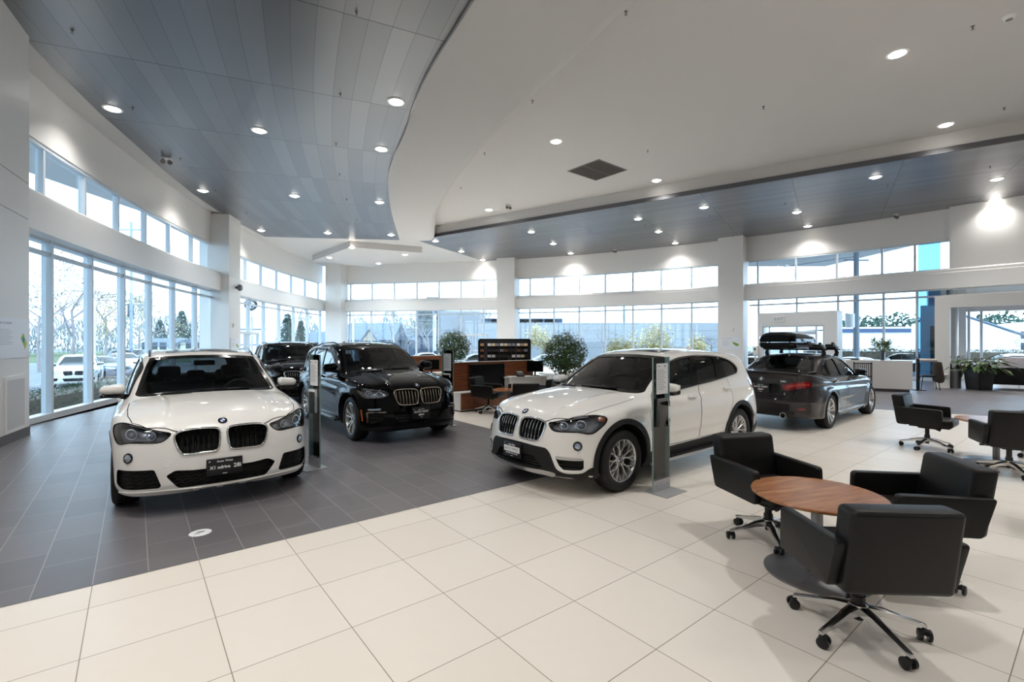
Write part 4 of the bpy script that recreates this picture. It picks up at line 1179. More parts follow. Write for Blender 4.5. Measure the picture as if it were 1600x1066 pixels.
    tl = uvs(RF, [(-2.05, .85, 1.135), (-2.18, .77, 1.12), (-2.30, .58, 1.09), (-2.33, .50, 1.02), (-2.28, .70, 1.0), (-2.17, .82, 0.99), (-2.10, .87, 1.02)])
    b.sheet('tail_light', RF, smooth_outline(tl, 3), M_redlens, 0.008, 0.02, 0.04)
    wipers(b, [(0.44, 1.150, -0.12, 1.155), (-0.20, 1.142, -0.60, 1.125)], 0)
    antenna(b, -1.6); rails(b, 0.60, -1.60, 0.05, M_gloss)
    mb = MB(); mb.rbox(-0.05, 0.03, -0.12, 0.12, 1.44, 1.51, 0.02); mb.build('cabin_mirror', M_inside, root, loc=(0.12, 0, -0.02))
    make_cockpit(b, 0.60, 1.06); make_seats(b, (-0.25,), -1.15)
    for ax in S['axles']:
        for s in (1, -1): make_wheel(root, ax, s, S['wr'], 0.262, 0.25, 'twin', M_alloyd if variant == 'full' else M_alloy)
    return b

def build_sedan(root):
    S = SPEC_SEDAN
    b = CarBuilder(S, root, M_grey)
    dlo = roundpoly([(0.66, 0.905), (0.42, 0.922), (-0.42, 0.940), (-1.10, 0.968), (-1.36, 0.995), (-1.33, 1.07), (-1.22, 1.185), (-0.90, 1.305), (-0.43, 1.342), (-0.10, 1.325), (0.10, 1.26), (0.40, 1.095)],
                    [.03, .1, .2, .2, .03, .05, .1, .15, .2, .1, .1, .1], 4)
    pf = roundpoly([(0.56, 0.935), (0.42, 0.945), (-0.395, 0.962), (-0.44, 1.312), (-0.12, 1.298), (0.08, 1.235), (0.37, 1.075)], [.02, .1, .03, .03, .1, .1, .1])
    pr = roundpoly([(-0.50, 0.966), (-1.04, 0.988), (-1.04, 1.20), (-0.89, 1.277), (-0.52, 1.31)], [.03, .03, .03, .1, .03])
    pq = roundpoly([(-1.09, 0.995), (-1.32, 1.015), (-1.29, 1.075), (-1.19, 1.165), (-1.09, 1.195)], [.02, .02, .04, .05, .02])
    fd = roundpoly([(0.84, 0.32), (-0.40, 0.32), (-0.43, 0.70), (-0.45, 0.93), (-0.475, 1.333), (-0.11, 1.317), (0.09, 1.252), (0.39, 1.088), (0.63, 0.915), (0.80, 0.87), (0.87, 0.78), (0.88, 0.60)], [.06, .05, .1, .1, .03, .1, .1, .1, .04, .08, .08, .1])
    rd = roundpoly([(-0.408, 0.32), (-0.93, 0.32), (-0.97, 0.50), (-1.12, 0.72), (-1.28, 0.86), (-1.37, 0.98), (-1.22, 1.175), (-0.91, 1.295), (-0.483, 1.333), (-0.458, 0.93), (-0.438, 0.70)], [.05, .06, .1, .1, .1, .04, .1, .15, .03, .1, .1])
    hs = [(0.0, 0.985), (0.35, 0.98), (0.60, 0.965), (0.70, 0.97), (0.68, 1.02), (0.59, 1.18), (0.51, 1.305), (0.46, 1.335), (0.25, 1.352), (0, 1.356)]
    ws = smooth_outline(hs + [(-x, z) for x, z in hs[-2:0:-1]], 3)
    hr = [(0.0, 1.105), (0.35, 1.10), (0.58, 1.085), (0.62, 1.10), (0.575, 1.19), (0.51, 1.285), (0.45, 1.325), (0.25, 1.345), (0, 1.35)]
    rg = smooth_outline(hr + [(-x, z) for x, z in hr[-2:0:-1]], 3)
    b.arches()
    for p in (pf, pr, pq): b.pocket(SIDE, side(p), 0.17, step=0.05)
    b.pocket(FRONT, ws, 0.22, 0.6, False, 0.05); b.pocket(REAR, rg, 0.28, 0.9, False, 0.05)
    hl = [(0.70, 0.90), (0.76, 0.98), (0.765, 1.30), (0.75, 1.60), (0.70, 1.85), (0.55, 1.98), (0.40, 2.03), (0.2, 2.06)]
    b.slit(TOP, [(-y, x) for y, x in hl], 0.007)
    b.slit(SIDE, side(fd), 0.006, closed=True); b.slit(SIDE, side(rd), 0.006, closed=True)
    # boot lid: down the deck sides, round the lamps, under the plate
    bl = roundpoly([(-0.60, 1.13), (-0.60, 0.92), (-0.575, 0.80), (-0.545, 0.66), (-0.44, 0.635), (0.44, 0.635), (0.545, 0.66), (0.575, 0.80), (0.60, 0.92), (0.60, 1.13)], [.01, .05, .05, .05, .08, .08, .05, .05, .05, .01])
    b.slit(REAR, bl, 0.008, mirror=False)
    pr_ = roundpoly([(-0.34, 0.86), (0.34, 0.86), (0.30, 0.685), (-0.30, 0.685)], 0.04)
    b.pocket(REAR, pr_, 0.035, mirror=False)
    parts = b.split(door_regions(fd, rd) + [('bonnet', lambda c: inpoly(np.abs(c[:, [1, 0]]), [(0, 0.88)] + hl + [(0, 2.07)]) & (c[:, 0] > 0.5) & (c[:, 2] > 0.6)),
                                            ('boot_lid', lambda c: inpoly(c[:, [1, 2]], bl) & (c[:, 0] < -1.9))])
    lid = parts['boot_lid'][0]
    doors = [parts['door'][:2], parts['door'][2:]]
    windows(b, dlo, (pf, pr, pq), M_gloss, M_lightg, M_gloss, doors)
    ws_set(b, FRONT, ws, M_lightg, M_gloss); ws_set(b, REAR, rg, M_lightg, M_gloss, 'tailgate_window')
    tl = smooth_outline(uvs(RF, [(-2.39, .40, .855), (-2.335, .60, .905), (-2.26, .70, .922), (-2.19, .765, .915), (-2.165, .785, .875), (-2.19, .775, .83), (-2.25, .71, .805), (-2.31, .62, .79), (-2.375, .43, .75), (-2.39, .39, .79)]), 3)
    t = b.sheet('tail_light', RF, tl, M_redlens, 0.010, 0.02, 0.03)
    bar = smooth_outline(uvs(RF, [(-2.37, .44, .835), (-2.31, .615, .875), (-2.24, .715, .885), (-2.20, .76, .875), (-2.21, .755, .85), (-2.25, .705, .85), (-2.31, .615, .845), (-2.37, .44, .80)]), 2)
    b.sheet('light_bar', RF, bar, M_redlens2, 0.014, 0.004, 0.03, parents=t)
    roundel(basis(*b.normal_at(REAR, (0, 0.945))), 0.041, lid)
    p, n = b.normal_at(REAR, (0.38, 0.915), 0.002)
    text_mesh('340i', 0.055, M_chrome, lid, 'model_lettering', extrude=0.003, M=basis(p, n), bold=0.001)
    make_plate(b, REAR, (0.0, 0.775), root, 'dark', 0.31, 0.17)
    b.sheet('boot_lip', REAR, smooth_outline([(-0.62, 1.095), (0, 1.118), (0.62, 1.095), (0.60, 1.06), (0, 1.075), (-0.60, 1.06)], 4), M_grey, 0.014, 0.02, 0.04, parent=lid, mirror=False)
    b.sheet('bumper_valance', REAR, roundpoly([(-0.60, 0.37), (0.60, 0.37), (0.50, 0.215), (-0.50, 0.215)], 0.04), M_plastic, 0.006, 0.02, 0.04, mirror=False)
    for s in (1, -1):
        mb = MB(); mb.lathe([(0.046, -0.15), (0.046, 0.02), (0.042, 0.025), (0.038, 0.02), (0.036, -0.14)], 24, 'x', cap=False)
        mb.v = [(-2.425 - q[0], s * 0.40 + q[1] * 1.15, 0.295 + q[2] * 1.15) for q in mb.v]
        mb.build('exhaust_tip', M_chrome, root)
    b.sheet('bumper_reflector', RF, uvs(RF, [(-2.33, .60, .44), (-2.25, .70, .44), (-2.25, .70, .405), (-2.33, .60, .405)]), M_redlens, 0.006, 0.01, 0.03)
    # front lamps and grille, seen from the far side only
    head = smooth_outline(uvs(HF, [(2.03, .44, .70), (1.93, .60, .735), (1.83, .70, .75), (1.68, .80, .755), (1.70, .81, .68), (1.82, .74, .62), (1.95, .60, .61), (2.04, .46, .63)]), 3)
    b.sheet('headlight', HF, head, M_lens2, 0.003, 0.01, 0.04)
    kid = smooth_outline([(0.03, .66), (0.10, .71), (0.25, .71), (0.33, .66), (0.28, .56), (0.08, .555)], 4)
    b.sheet('kidney_grille', FRONT, kid, M_void, 0.004, 0.01, 0.04)
    handles(b, [(-0.24, 0.865), (-1.16, 0.875)], doors, M_grey)
    for k, s in enumerate((1, -1)): make_mirror(b, (0.56, 0.78, 0.90), doors[0][k], s, M_gloss, 0.92)
    b.sheet('sill_trim', SIDE, side([(0.95, 0.255), (-0.95, 0.265), (-0.95, 0.19), (0.95, 0.185)]), M_grey, 0.014, 0.03, 0.05)
    antenna(b, -1.05)
    make_cockpit(b, 0.50, 0.88); make_seats(b, (-0.35,), -1.15)
    for ax in S['axles']:
        for s in (1, -1): make_wheel(root, ax, s, S['wr'], 0.236, 0.235, 'twin', M_alloy)
    return b
# ------------------------------------------------------------------ room surfaces
class G:
    """short-hand for building shader graphs"""
    def __init__(s, name):
        s.m = bpy.data.materials.new(name); s.m.use_nodes = True; s.nt = s.m.node_tree; s.b = s.nt.nodes['Principled BSDF']
    def m_(s, op, a, b=None, c=None):
        n = s.nt.nodes.new('ShaderNodeMath'); n.operation = op
        for i, v in enumerate((a, b, c)):
            if v is None: continue
            if isinstance(v, (int, float)): n.inputs[i].default_value = v
            else: s.nt.links.new(v, n.inputs[i])
        return n.outputs[0]
    def pos(s):
        g = s.nt.nodes.new('ShaderNodeNewGeometry'); x = s.nt.nodes.new('ShaderNodeSeparateXYZ')
        s.nt.links.new(g.outputs['Position'], x.inputs[0]); return x.outputs
    def lineco(s, p, d, o, k):
        """distance along direction d from o, in units of k"""
        a = s.m_('MULTIPLY', s.m_('SUBTRACT', p[0], o[0]), d[0] / k)
        return s.m_('MULTIPLY_ADD', s.m_('SUBTRACT', p[1], o[1]), d[1] / k, a)
    def near(s, t, w):
        """1 where t is within w of an integer"""
        f = s.m_('ABSOLUTE', s.m_('SUBTRACT', s.m_('FRACT', s.m_('ADD', t, 0.5)), 0.5))
        return s.m_('LESS_THAN', f, w)
    def white(s, a, b):
        c = s.nt.nodes.new('ShaderNodeCombineXYZ'); s.nt.links.new(a, c.inputs[0]); s.nt.links.new(b, c.inputs[1])
        n = s.nt.nodes.new('ShaderNodeTexWhiteNoise'); n.noise_dimensions = '2D'; s.nt.links.new(c.outputs[0], n.inputs[0]); return n.outputs[0]
    def noise(s, scale, detail=4, rough=0.5):
        g = s.nt.nodes.new('ShaderNodeNewGeometry'); n = s.nt.nodes.new('ShaderNodeTexNoise')
        n.inputs['Scale'].default_value = scale; n.inputs['Detail'].default_value = detail; n.inputs['Roughness'].default_value = rough
        s.nt.links.new(g.outputs['Position'], n.inputs['Vector']); return n.outputs['Fac']
    def mix(s, f, a, b):
        n = s.nt.nodes.new('ShaderNodeMix'); n.data_type = 'RGBA'
        if isinstance(f, (int, float)): n.inputs[0].default_value = f
        else: s.nt.links.new(f, n.inputs[0])
        for i, v in ((6, a), (7, b)):
            if isinstance(v, tuple): n.inputs[i].default_value = v
            else: s.nt.links.new(v, n.inputs[i])
        return n.outputs[2]
    def color(s, c): s.nt.links.new(c, s.b.inputs['Base Color'])
    def rough(s, r):
        if isinstance(r, (int, float)): s.b.inputs['Roughness'].default_value = r
        else: s.nt.links.new(r, s.b.inputs['Roughness'])

YAW = R(38.45); TILE = 0.6095; FO = (-0.6375, 5.337)
UD = (math.cos(YAW), math.sin(YAW)); VD = (-math.sin(YAW), math.cos(YAW))
def mat_floor_light():
    g = G('cream_floor_tiles'); p = g.pos()
    u, v = g.lineco(p, UD, FO, TILE), g.lineco(p, VD, FO, TILE)
    w = g.white(g.m_('FLOOR', u), g.m_('FLOOR', v))
    c = g.mix(w, rgb(224, 217, 207), rgb(231, 225, 216))
    c = g.mix(g.m_('MULTIPLY', g.noise(9.0, 6, 0.65), 0.35), c, rgb(217, 209, 198))
    gr = g.m_('MAXIMUM', g.near(u, 0.0042), g.near(v, 0.0042))
    g.color(g.mix(gr, c, rgb(140, 128, 116)))
    g.rough(g.m_('MULTIPLY_ADD', g.noise(3.0, 5), 0.10, 0.30)); g.b.inputs['Specular IOR Level'].default_value = 0.38
    return g.m
def mat_floor_dark():
    g = G('grey_floor_tiles'); p = g.pos()
    u = g.m_('MULTIPLY', g.lineco(p, UD, FO, TILE), 2.0); v = g.lineco(p, VD, FO, TILE)
    fu = g.m_('FLOOR', u); v2 = g.m_('ADD', v, g.m_('MULTIPLY', g.m_('FRACT', g.m_('MULTIPLY', fu, 0.5)), 1.0))
    w = g.white(fu, g.m_('FLOOR', v2))
    c = g.mix(w, rgb(92, 89, 93), rgb(105, 101, 105))
    gr = g.m_('MAXIMUM', g.near(u, 0.0095), g.near(v2, 0.0045))
    g.color(g.mix(gr, c, rgb(150, 146, 147)))
    g.rough(g.m_('MULTIPLY_ADD', g.noise(3.0, 5), 0.08, 0.38)); g.b.inputs['Specular IOR Level'].default_value = 0.9
    return g.m
def mat_planks_arc():
    g = G('metal_ceiling_planks'); p = g.pos()
    dx, dy = g.m_('SUBTRACT', p[0], 46.0), g.m_('SUBTRACT', p[1], 31.0)
    r = g.m_('SQRT', g.m_('ADD', g.m_('MULTIPLY', dx, dx), g.m_('MULTIPLY', dy, dy)))
    rr = g.m_('DIVIDE', r, 0.40); aa = g.m_('MULTIPLY_ADD', g.m_('ARCTAN2', dy, dx), 18.6, 0.18)
    w = g.white(g.m_('FLOOR', rr), g.m_('FLOOR', aa))
    c = g.mix(w, rgb(126, 127, 130), rgb(139, 140, 142))
    gr = g.m_('MAXIMUM', g.near(rr, 0.009), g.near(aa, 0.004))
    g.color(g.mix(gr, c, rgb(92, 94, 98)))
    g.rough(0.34); g.b.inputs['Metallic'].default_value = 0.75
    return g.m
def mat_planks_line():
    g = G('metal_ceiling_strip'); p = g.pos()
    d = (0.83, -0.557); n = (0.557, 0.83)
    a = g.lineco(p, d, (-5.15, 25.5), 2.9); r = g.lineco(p, n, (-5.15, 25.5), 0.30)
    w = g.white(g.m_('FLOOR', r), g.m_('FLOOR', a))
    c = g.mix(w, rgb(130, 131, 134), rgb(144, 145, 148))
    gr = g.m_('MAXIMUM', g.m_('MULTIPLY', g.near(r, 0.015), 0.6), g.near(a, 0.004))
    g.color(g.mix(gr, c, rgb(92, 94, 98)))
    g.rough(0.34); g.b.inputs['Metallic'].default_value = 0.75
    return g.m

M_wall = mat('white_wall_panel', rgb(226, 224, 221), 0.42, noise=0.012, nscale=1.5)
M_ceil = mat('white_plaster', rgb(207, 205, 203), 0.85, noise=0.01, nscale=2)
M_trimw = mat('white_trim', rgb(228, 227, 225), 0.4, noise=0.01, nscale=3)
M_frame = mat('window_frame_paint', rgb(206, 214, 220), 0.4, noise=0.02, nscale=5)
M_base = mat('grey_baseboard', rgb(88, 84, 84), 0.4, noise=0.04, nscale=8)
M_glass = thin_glass('window_glass', (0.90, 0.955, 0.975, 1), 0.05)
M_bglass = thin_glass('blue_window_glass', (0.16, 0.42, 0.72, 1), 0.08)
M_darkmetal = mat('dark_metal_edge', rgb(104, 104, 108), 0.4, metal=0.5, noise=0.03, nscale=6)

def struct(o):
    o['kind'] = 'structure'; return o

# ---- plan of the glass line: a long bow on one side, a wider one across the back
def bow_side():
    Y = np.linspace(7.0, 34.3, 800); return np.c_[0.00902472 * Y * Y - 0.55445706 * Y - 4.81328988, Y]
def bow_back():
    X = np.linspace(-12.6, 21.0, 1200); return np.c_[X, -3.5145e-4 * X ** 3 - 0.01305926 * X * X - 0.34144423 * X + 31.1016801]
def offset_curve(C, o):
    t = np.gradient(C, axis=0); t /= np.linalg.norm(t, axis=1)[:, None]
    return C + np.c_[-t[:, 1], t[:, 0]] * o
CS, CB = bow_side(), bow_back()
def arc(C):
    return np.r_[0, np.cumsum(np.linalg.norm(np.diff(C, axis=0), axis=1))]
def piece(C, a, b, step=0.6, by=None):
    """points of curve C between two values of coordinate by (0 = x, 1 = y) or, by None, of arc length"""
    s = arc(C) if by is None else C[:, by]
    n = max(2, int(abs(b - a) / step) + 1); q = np.linspace(a, b, n)
    o = np.argsort(s)
    return np.c_[np.interp(q, s[o], C[o, 0]), np.interp(q, s[o], C[o, 1])]
def ribbon(mb, line, prof, mi=None):
    """sweep an (outward offset, z) profile along a plan line"""
    line = np.array(line); k = len(prof); n = len(line)
    rows = [offset_curve(line, o) for o, z in prof]
    vs = [(rows[j][i, 0], rows[j][i, 1], prof[j][1]) for i in range(n) for j in range(k)]
    fs = [(i * k + j, i * k + (j + 1) % k, (i + 1) * k + (j + 1) % k, (i + 1) * k + j) for i in range(n - 1) for j in range(k)]
    fs += [tuple(range(k)), tuple(range((n - 1) * k, n * k))]
    return mb.add(vs, fs, mi)
def rect(o0, o1, z0, z1): return [(o0, z0), (o0, z1), (o1, z1), (o1, z0)]

BEAM0, BEAM1, HEAD, CEIL = 3.80, 4.60, 5.84, 7.12
OFFG = 0.40
bays = [('side', CS, 9.2, 20.2, 1, [3.60, 5.33, 7.05, 8.75, 10.48, 12.33]),
        ('side', CS, 21.3, 33.9, 1, [17.82, 19.68, 21.67, 23.68, 25.65, 27.65]),
        ('back', CB, -12.2, -1.0, 0, [0.85, 2.51, 4.22, 5.93, 7.58, 9.20, 10.85]),
        ('back', CB, 0.3, 11.0, 0, [14.12, 15.76, 17.43, 19.09, 20.79, 22.46, 24.14]),
        ('back', CB, 12.1, 17.75, 0, [27.50, 29.21, 30.90, 32.59, 33.71])]
# long walls and beams
for nm, C, a, b, by in (('wall_left', CS, 8.6, 34.2, 1), ('wall_back', CB, -12.6, 17.9, 0)):
    ln = piece(C, a, b, 0.7, by)
    mb = MB(); ribbon(mb, ln, rect(0.42, 0.75, HEAD, CEIL)); struct(mb.build(nm, M_wall, smooth=20))
for nm, C, a, b, by in (('trim_1', CS, 8.6, 34.2, 1), ('trim_2', CB, -12.6, 21.0, 0)):
    ln = piece(C, a, b, 0.7, by)
    mb = MB(); ribbon(mb, ln, [(0.0, BEAM0), (0.0, BEAM1 - 0.17), (0.06, BEAM1 - 0.15), (0.06, BEAM1 - 0.05), (0.10, BEAM1), (0.70, BEAM1), (0.70, BEAM0)])
    struct(mb.build(nm, M_trimw, smooth=20))
def point_on(C, s):
    a = arc(C); p = np.array([np.interp(s, a, C[:, 0]), np.interp(s, a, C[:, 1])]); q = np.array([np.interp(s + 0.05, a, C[:, 0]), np.interp(s + 0.05, a, C[:, 1])])
    t = (q - p) / np.linalg.norm(q - p); return p, t, np.array([-t[1], t[0]])
def post(mb, p, t, n, w, d0, d1, z0, z1):
    c = [p + t * sx * w / 2 + n * d for sx, d in ((-1, d0), (1, d0), (1, d1), (-1, d1))]
    mb.prism([tuple(q) for q in c], 'z', z0, z1)
wn = 0
for bi, (kind, C, a, b, by, ms) in enumerate(bays):
    ln = piece(C, a, b, 0.5, by); CG = offset_curve(C, OFFG); CU = offset_curve(C, 0.52)
    # lower lights
    wn += 1
    fr = MB()
    ribbon(fr, ln, rect(OFFG - 0.10, OFFG + 0.12, 0.0, 0.13)); ribbon(fr, ln, rect(OFFG - 0.05, OFFG + 0.06, 3.48, 3.56)); ribbon(fr, ln, rect(OFFG - 0.05, OFFG + 0.06, 3.76, 3.84))
    for s in ms:
        p, t, n = point_on(CG, s); post(fr, p, t, n, 0.075, -0.08, 0.10, 0.13, 3.80)
    wf = struct(fr.build('window_%d' % wn, M_frame, smooth=None))
    gl = MB()
    g = offset_curve(ln, OFFG + 0.02)
    for i in range(len(g) - 1):
        gl.add([(*g[i], 0.13), (*g[i + 1], 0.13), (*g[i + 1], 3.80), (*g[i], 3.80)], [(0, 1, 2, 3)])
    gl.build('window_glass', M_glass, wf, smooth=30, fix=False)
    # upper lights
    wn += 1
    fr = MB(); ribbon(fr, ln, rect(0.46, 0.60, BEAM1 - 0.01, BEAM1 + 0.06)); ribbon(fr, ln, rect(0.44, 0.62, HEAD - 0.08, HEAD + 0.01))
    for s in ms:
        p, t, n = point_on(CU, s); post(fr, p, t, n, 0.075, -0.06, 0.08, BEAM1, HEAD)
    wf = struct(fr.build('window_%d' % wn, M_frame, smooth=None))
    gl = MB(); g = offset_curve(ln, 0.55)
    for i in range(len(g) - 1):
        gl.add([(*g[i], BEAM1), (*g[i + 1], BEAM1), (*g[i + 1], HEAD), (*g[i], HEAD)], [(0, 1, 2, 3)])
    gl.build('window_glass', M_glass, wf, smooth=30, fix=False)
# columns: clad boxes with panel joints at beam height
def column(name, p, t, n, w, d0, d1, top):
    mb = MB()
    for z0, z1 in ((0.0, BEAM0 + 0.01), (BEAM0 + 0.025, BEAM1 - 0.16), (BEAM1 - 0.145, top)): post(mb, p, t, n, w, d0, d1, z0, z1)
    post(mb, p, t, n, w - 0.03, d0 + 0.015, d1, 0.0, top)
    return struct(mb.build(name, M_wall, smooth=None))
def at_coord(C, by, v):
    s = np.interp(v, C[:, by], arc(C)) ; return point_on(C, s)
column('trim_3', *at_coord(CS, 1, 20.75), 1.25, -0.30, 0.85, 7.07)
column('trim_4', np.array([-12.55, 33.75]), np.array([1.0, -0.12]), np.array([0.12, 1.0]), 1.15, -0.35, 0.75, 7.12)
column('trim_5', *at_coord(CB, 0, -0.33), 1.22, -0.30, 0.85, 7.10)
column('trim_6', *at_coord(CB, 0, 11.52), 1.22, -0.30, 0.85, 7.10)
# the pier at the near end of the side glazing, and the walls that close the room behind
mb = MB(); pier = [(-8.57, 8.43), (-6.9, 5.4), (-9.2, 5.0), (-10.2, 9.2)]
for z0, z1 in ((0.0, BEAM0 + 0.01), (BEAM0 + 0.025, BEAM1 - 0.16), (BEAM1 - 0.145, 7.07)): mb.prism(pier, 'z', z0, z1)
ins = [(-8.58, 8.40), (-6.93, 5.41), (-9.2, 5.0), (-10.15, 9.15)]
mb.prism(ins, 'z', 0, 7.07); struct(mb.build('wall_left', M_wall, smooth=None))
mb = MB(); mb.prism([(-8.575, 8.455), (-6.88, 5.385), (-6.90, 5.38), (-8.60, 8.40), (-8.66, 8.46), (-8.62, 8.47)], 'z', 0, 0.16); struct(mb.build('baseboard_left', M_base, smooth=None))
mb = MB(); mb.box(-9.3, -9.0, -9.0, 5.2, 0, 7.12); struct(mb.build('wall_left', M_wall, smooth=None))
mb = MB(); mb.box(-9.3, 26.3, -9.3, -9.0, 0, 7.7); struct(mb.build('wall_rear', M_wall, smooth=None))
mb = MB(); mb.box(26.0, 26.3, -9.0, 12.2, 0, 7.7); struct(mb.build('wall_right', M_wall, smooth=None))
# upper bulkhead and portal at the end of the back glazing
ln = piece(CB, 17.6, 21.0, 0.5, 0)
end = np.array(ln[-1]); dirn = (ln[-1] - ln[-2]) / np.linalg.norm(ln[-1] - ln[-2])
ln = np.vstack([ln, [end + dirn * k for k in (1.5, 3.5, 6.0)]])
mb = MB(); ribbon(mb, ln, rect(0.10, 0.6, BEAM1 - 0.02, 7.12)); ribbon(mb, ln, rect(1.15, 1.4, 3.28, BEAM0 + 0.3)); struct(mb.build('wall_back', M_wall, smooth=20))
mb = MB(); ribbon(mb, ln[4:], [(0.0, BEAM0), (0.0, BEAM1 - 0.17), (0.06, BEAM1 - 0.15), (0.06, BEAM1 - 0.05), (0.10, BEAM1), (0.70, BEAM1), (0.70, BEAM0)]); struct(mb.build('trim_7', M_trimw, smooth=20))
PD, PN = np.array([0.70, -0.714]), np.array([0.714, 0.70]); P0 = np.array([15.13, 17.0])
def pp(a, b): q = P0 + PD * a + PN * b; return (float(q[0]), float(q[1]))
def pbox(mb, a0, a1, b0, b1, z0, z1, mi=None): return mb.prism([pp(a0, b0), pp(a1, b0), pp(a1, b1), pp(a0, b1)], 'z', z0, z1, mi)
mb = MB(); pbox(mb, 0, 11, 0, 0.55, 2.85, 3.27); pbox(mb, 0, 0.40, 0, 0.55, 0, 2.85); struct(mb.build('trim_8', M_wall, smooth=None))
mb = MB(); mb.prism([(15.16, 17.02), (15.45, 17.25), (18.4, 20.3), (17.95, 20.1)], 'z', 0, 3.27); struct(mb.build('wall_right', M_wall, smooth=None))
mb = MB(); mb.prism([pp(0.2, 0.5), pp(11, 0.5), pp(11, 6.6), pp(-0.3, 6.6), (18.1, 20.1)], 'z', 3.27, 3.33); struct(mb.build('ceiling', M_ceil, smooth=None))
mb = MB(); mb.prism([(17.72, 20.22), (18.25, 19.95), (19.1, 20.95), (18.6, 21.3)], 'z', 3.2, 4.1); struct(mb.build('wall_right', M_wall, smooth=None))
mb = MB(); mb.prism([(18.2, 19.6), (18.9, 19.3), (19.6, 20.6), (19.0, 21.0)], 'z', 3.2, 4.1); struct(mb.build('wall_right', M_wall, smooth=None))
# lounge outer wall: solid end, then tall lights
mb = MB(); pbox(mb, -0.9, 0.62, 6.0, 6.3, 0, 3.3); pbox(mb, 0.62, 11, 6.0, 6.3, 2.95, 3.3); pbox(mb, 0.62, 11, 6.0, 6.3, 0, 0.12); struct(mb.build('wall_back', M_wall, smooth=None))
mb = MB()
for a in (0.66, 1.05, 2.85, 3.15, 4.9, 6.7, 8.5, 10.3): pbox(mb, a, a + 0.09, 5.95, 6.15, 0.12, 2.95)
wn += 1; wf = struct(mb.build('window_%d' % wn, M_frame, smooth=None))
mb = MB(); mb.add([(*pp(0.62, 6.1), 0.12), (*pp(11, 6.1), 0.12), (*pp(11, 6.1), 2.95), (*pp(0.62, 6.1), 2.95)], [(0, 1, 2, 3)]); mb.build('window_glass', M_glass, wf, smooth=None, fix=False)
mb = MB(); mb.lathe([(0.24, 0), (0.24, 3.3)], 28, origin=(16.62, 18.02, 0)); struct(mb.build('trim_9', M_frame, smooth=40))
M_brown = mat('dark_wood_panel', rgb(74, 58, 54), 0.45, noise=0.18, nscale=14)
mb = MB(); pbox(mb, -0.55, 0.20, 5.90, 6.0, 0, 2.35); struct(mb.build('door_1', M_brown, smooth=None))
mb = MB(); mb.prism([pp(11, 0), pp(11, 6.3), pp(11.2, 6.3), pp(11.2, 0)], 'z', 0, 3.3); struct(mb.build('wall_right', M_wall, smooth=None))
blue = piece(offset_curve(CB, 0.47), 17.27, 17.75, 0.25, 0); mb = MB()
for z0, z1 in ((0.13, 3.80), (BEAM1, HEAD)):
    for i in range(len(blue) - 1): mb.add([(*blue[i], z0), (*blue[i + 1], z0), (*blue[i + 1], z1), (*blue[i], z1)], [(0, 1, 2, 3)])
wn += 1; bw = mb.build('window_%d' % wn, M_bglass, smooth=None, fix=False); struct(bw)

# ---- floor: cream field with two grey fields let in
gl_s = offset_curve(CS, 0.35); gl_b = offset_curve(CB, 0.35)
room = [(-9.2, -9.0), (26.2, -9.0), (26.2, 12.5), pp(11, 6.2), pp(-0.9, 6.2), (18.3, 20.9)]
room += [tuple(p) for p in piece(gl_b, 18.0, -12.6, 1.0, 0)] + [tuple(p) for p in piece(gl_s, 33.9, 8.6, 1.0, 1)] + [(-9.2, 5.0)]
mb = MB(); mb.add([(x, y, 0.0) for x, y in room], [tuple(range(len(room)))]); struct(mb.build('floor', mat_floor_light(), smooth=None))
M_fd = mat_floor_dark()
corner = np.array([1.46, 6.67]); v1 = np.array(VD); u1 = np.array(UD)
dz = [tuple(corner), tuple(corner - u1 * 14.0), (-9.1, 4.9)] + [tuple(p) for p in piece(gl_s, 8.7, 33.5, 1.0, 1)] + [tuple(p) for p in piece(gl_b, -12.2, -8.5, 1.0, 0)] + [tuple(corner + v1 * 28.0)]
a = corner - u1 * 14.0
dz = [(x, y) for x, y in dz]
dz[1] = (-9.1, float(corner[1] + (-9.1 - corner[0]) * u1[1] / u1[0]))
mb = MB(); mb.add([(x, y, 0.0025) for x, y in dz], [tuple(range(len(dz)))]); struct(mb.build('floor', M_fd, smooth=None))
e0 = np.array([8.9, 11.6]); ed = np.array([0.85, -0.527])
far = [tuple(e0 + ed * t) for t in (-6.0, 16.5)] + [pp(11, 6.1), pp(-0.9, 6.1), (18.2, 20.8)] + [tuple(p) for p in piece(gl_b, 17.9, 9.0, 1.0, 0)]
mb = MB(); mb.add([(x, y, 0.0025) for x, y in far], [tuple(range(len(far)))]); struct(mb.build('floor', M_fd, smooth=None))

# ---- ceilings
M_arc, M_strip = mat_planks_arc(), mat_planks_line()
inner = [(12.5, -9.0), (9.0, -4.0), (6.6, -0.7), (5.0, 1.8), (3.6, 4.1), (2.4, 6.25), (1.33, 8.3), (0.42, 10.1), (0.05, 10.9), (-0.98, 13.05), (-2.0, 15.7), (-2.76, 17.8), (-3.48, 20.35), (-4.2, 24.4), (-4.45, 25.2)]
innerc = catmull(inner, 4, False)
edge = [(8.2, -9.0), (6.2, -3.6), (4.2, -0.4), (2.4, 2.4), (0.75, 5.0), (-0.66, 7.56), (-1.86, 9.87), (-2.8, 12.3), (-3.6, 14.2), (-4.15, 15.9), (-5.03, 19.85), (-5.98, 25.4)]
edgec = catmull(edge, 4, False)
wl = offset_curve(CS, 0.5); wb = offset_curve(CB, 0.5)
outer = [tuple(p) for p in piece(wl, 8.6, 33.9, 1.0, 1)] + [tuple(p) for p in piece(wb, -12.4, 21.0, 1.0, 0)]
s0, s1 = np.array([-5.15, 25.5]), np.array([27.0, 3.95])
main = [(-9.3, -9.2), (-9.3, 5.0)] + outer + [(26.4, 12.5), tuple(s1), tuple(s0)] + innerc[::-1]
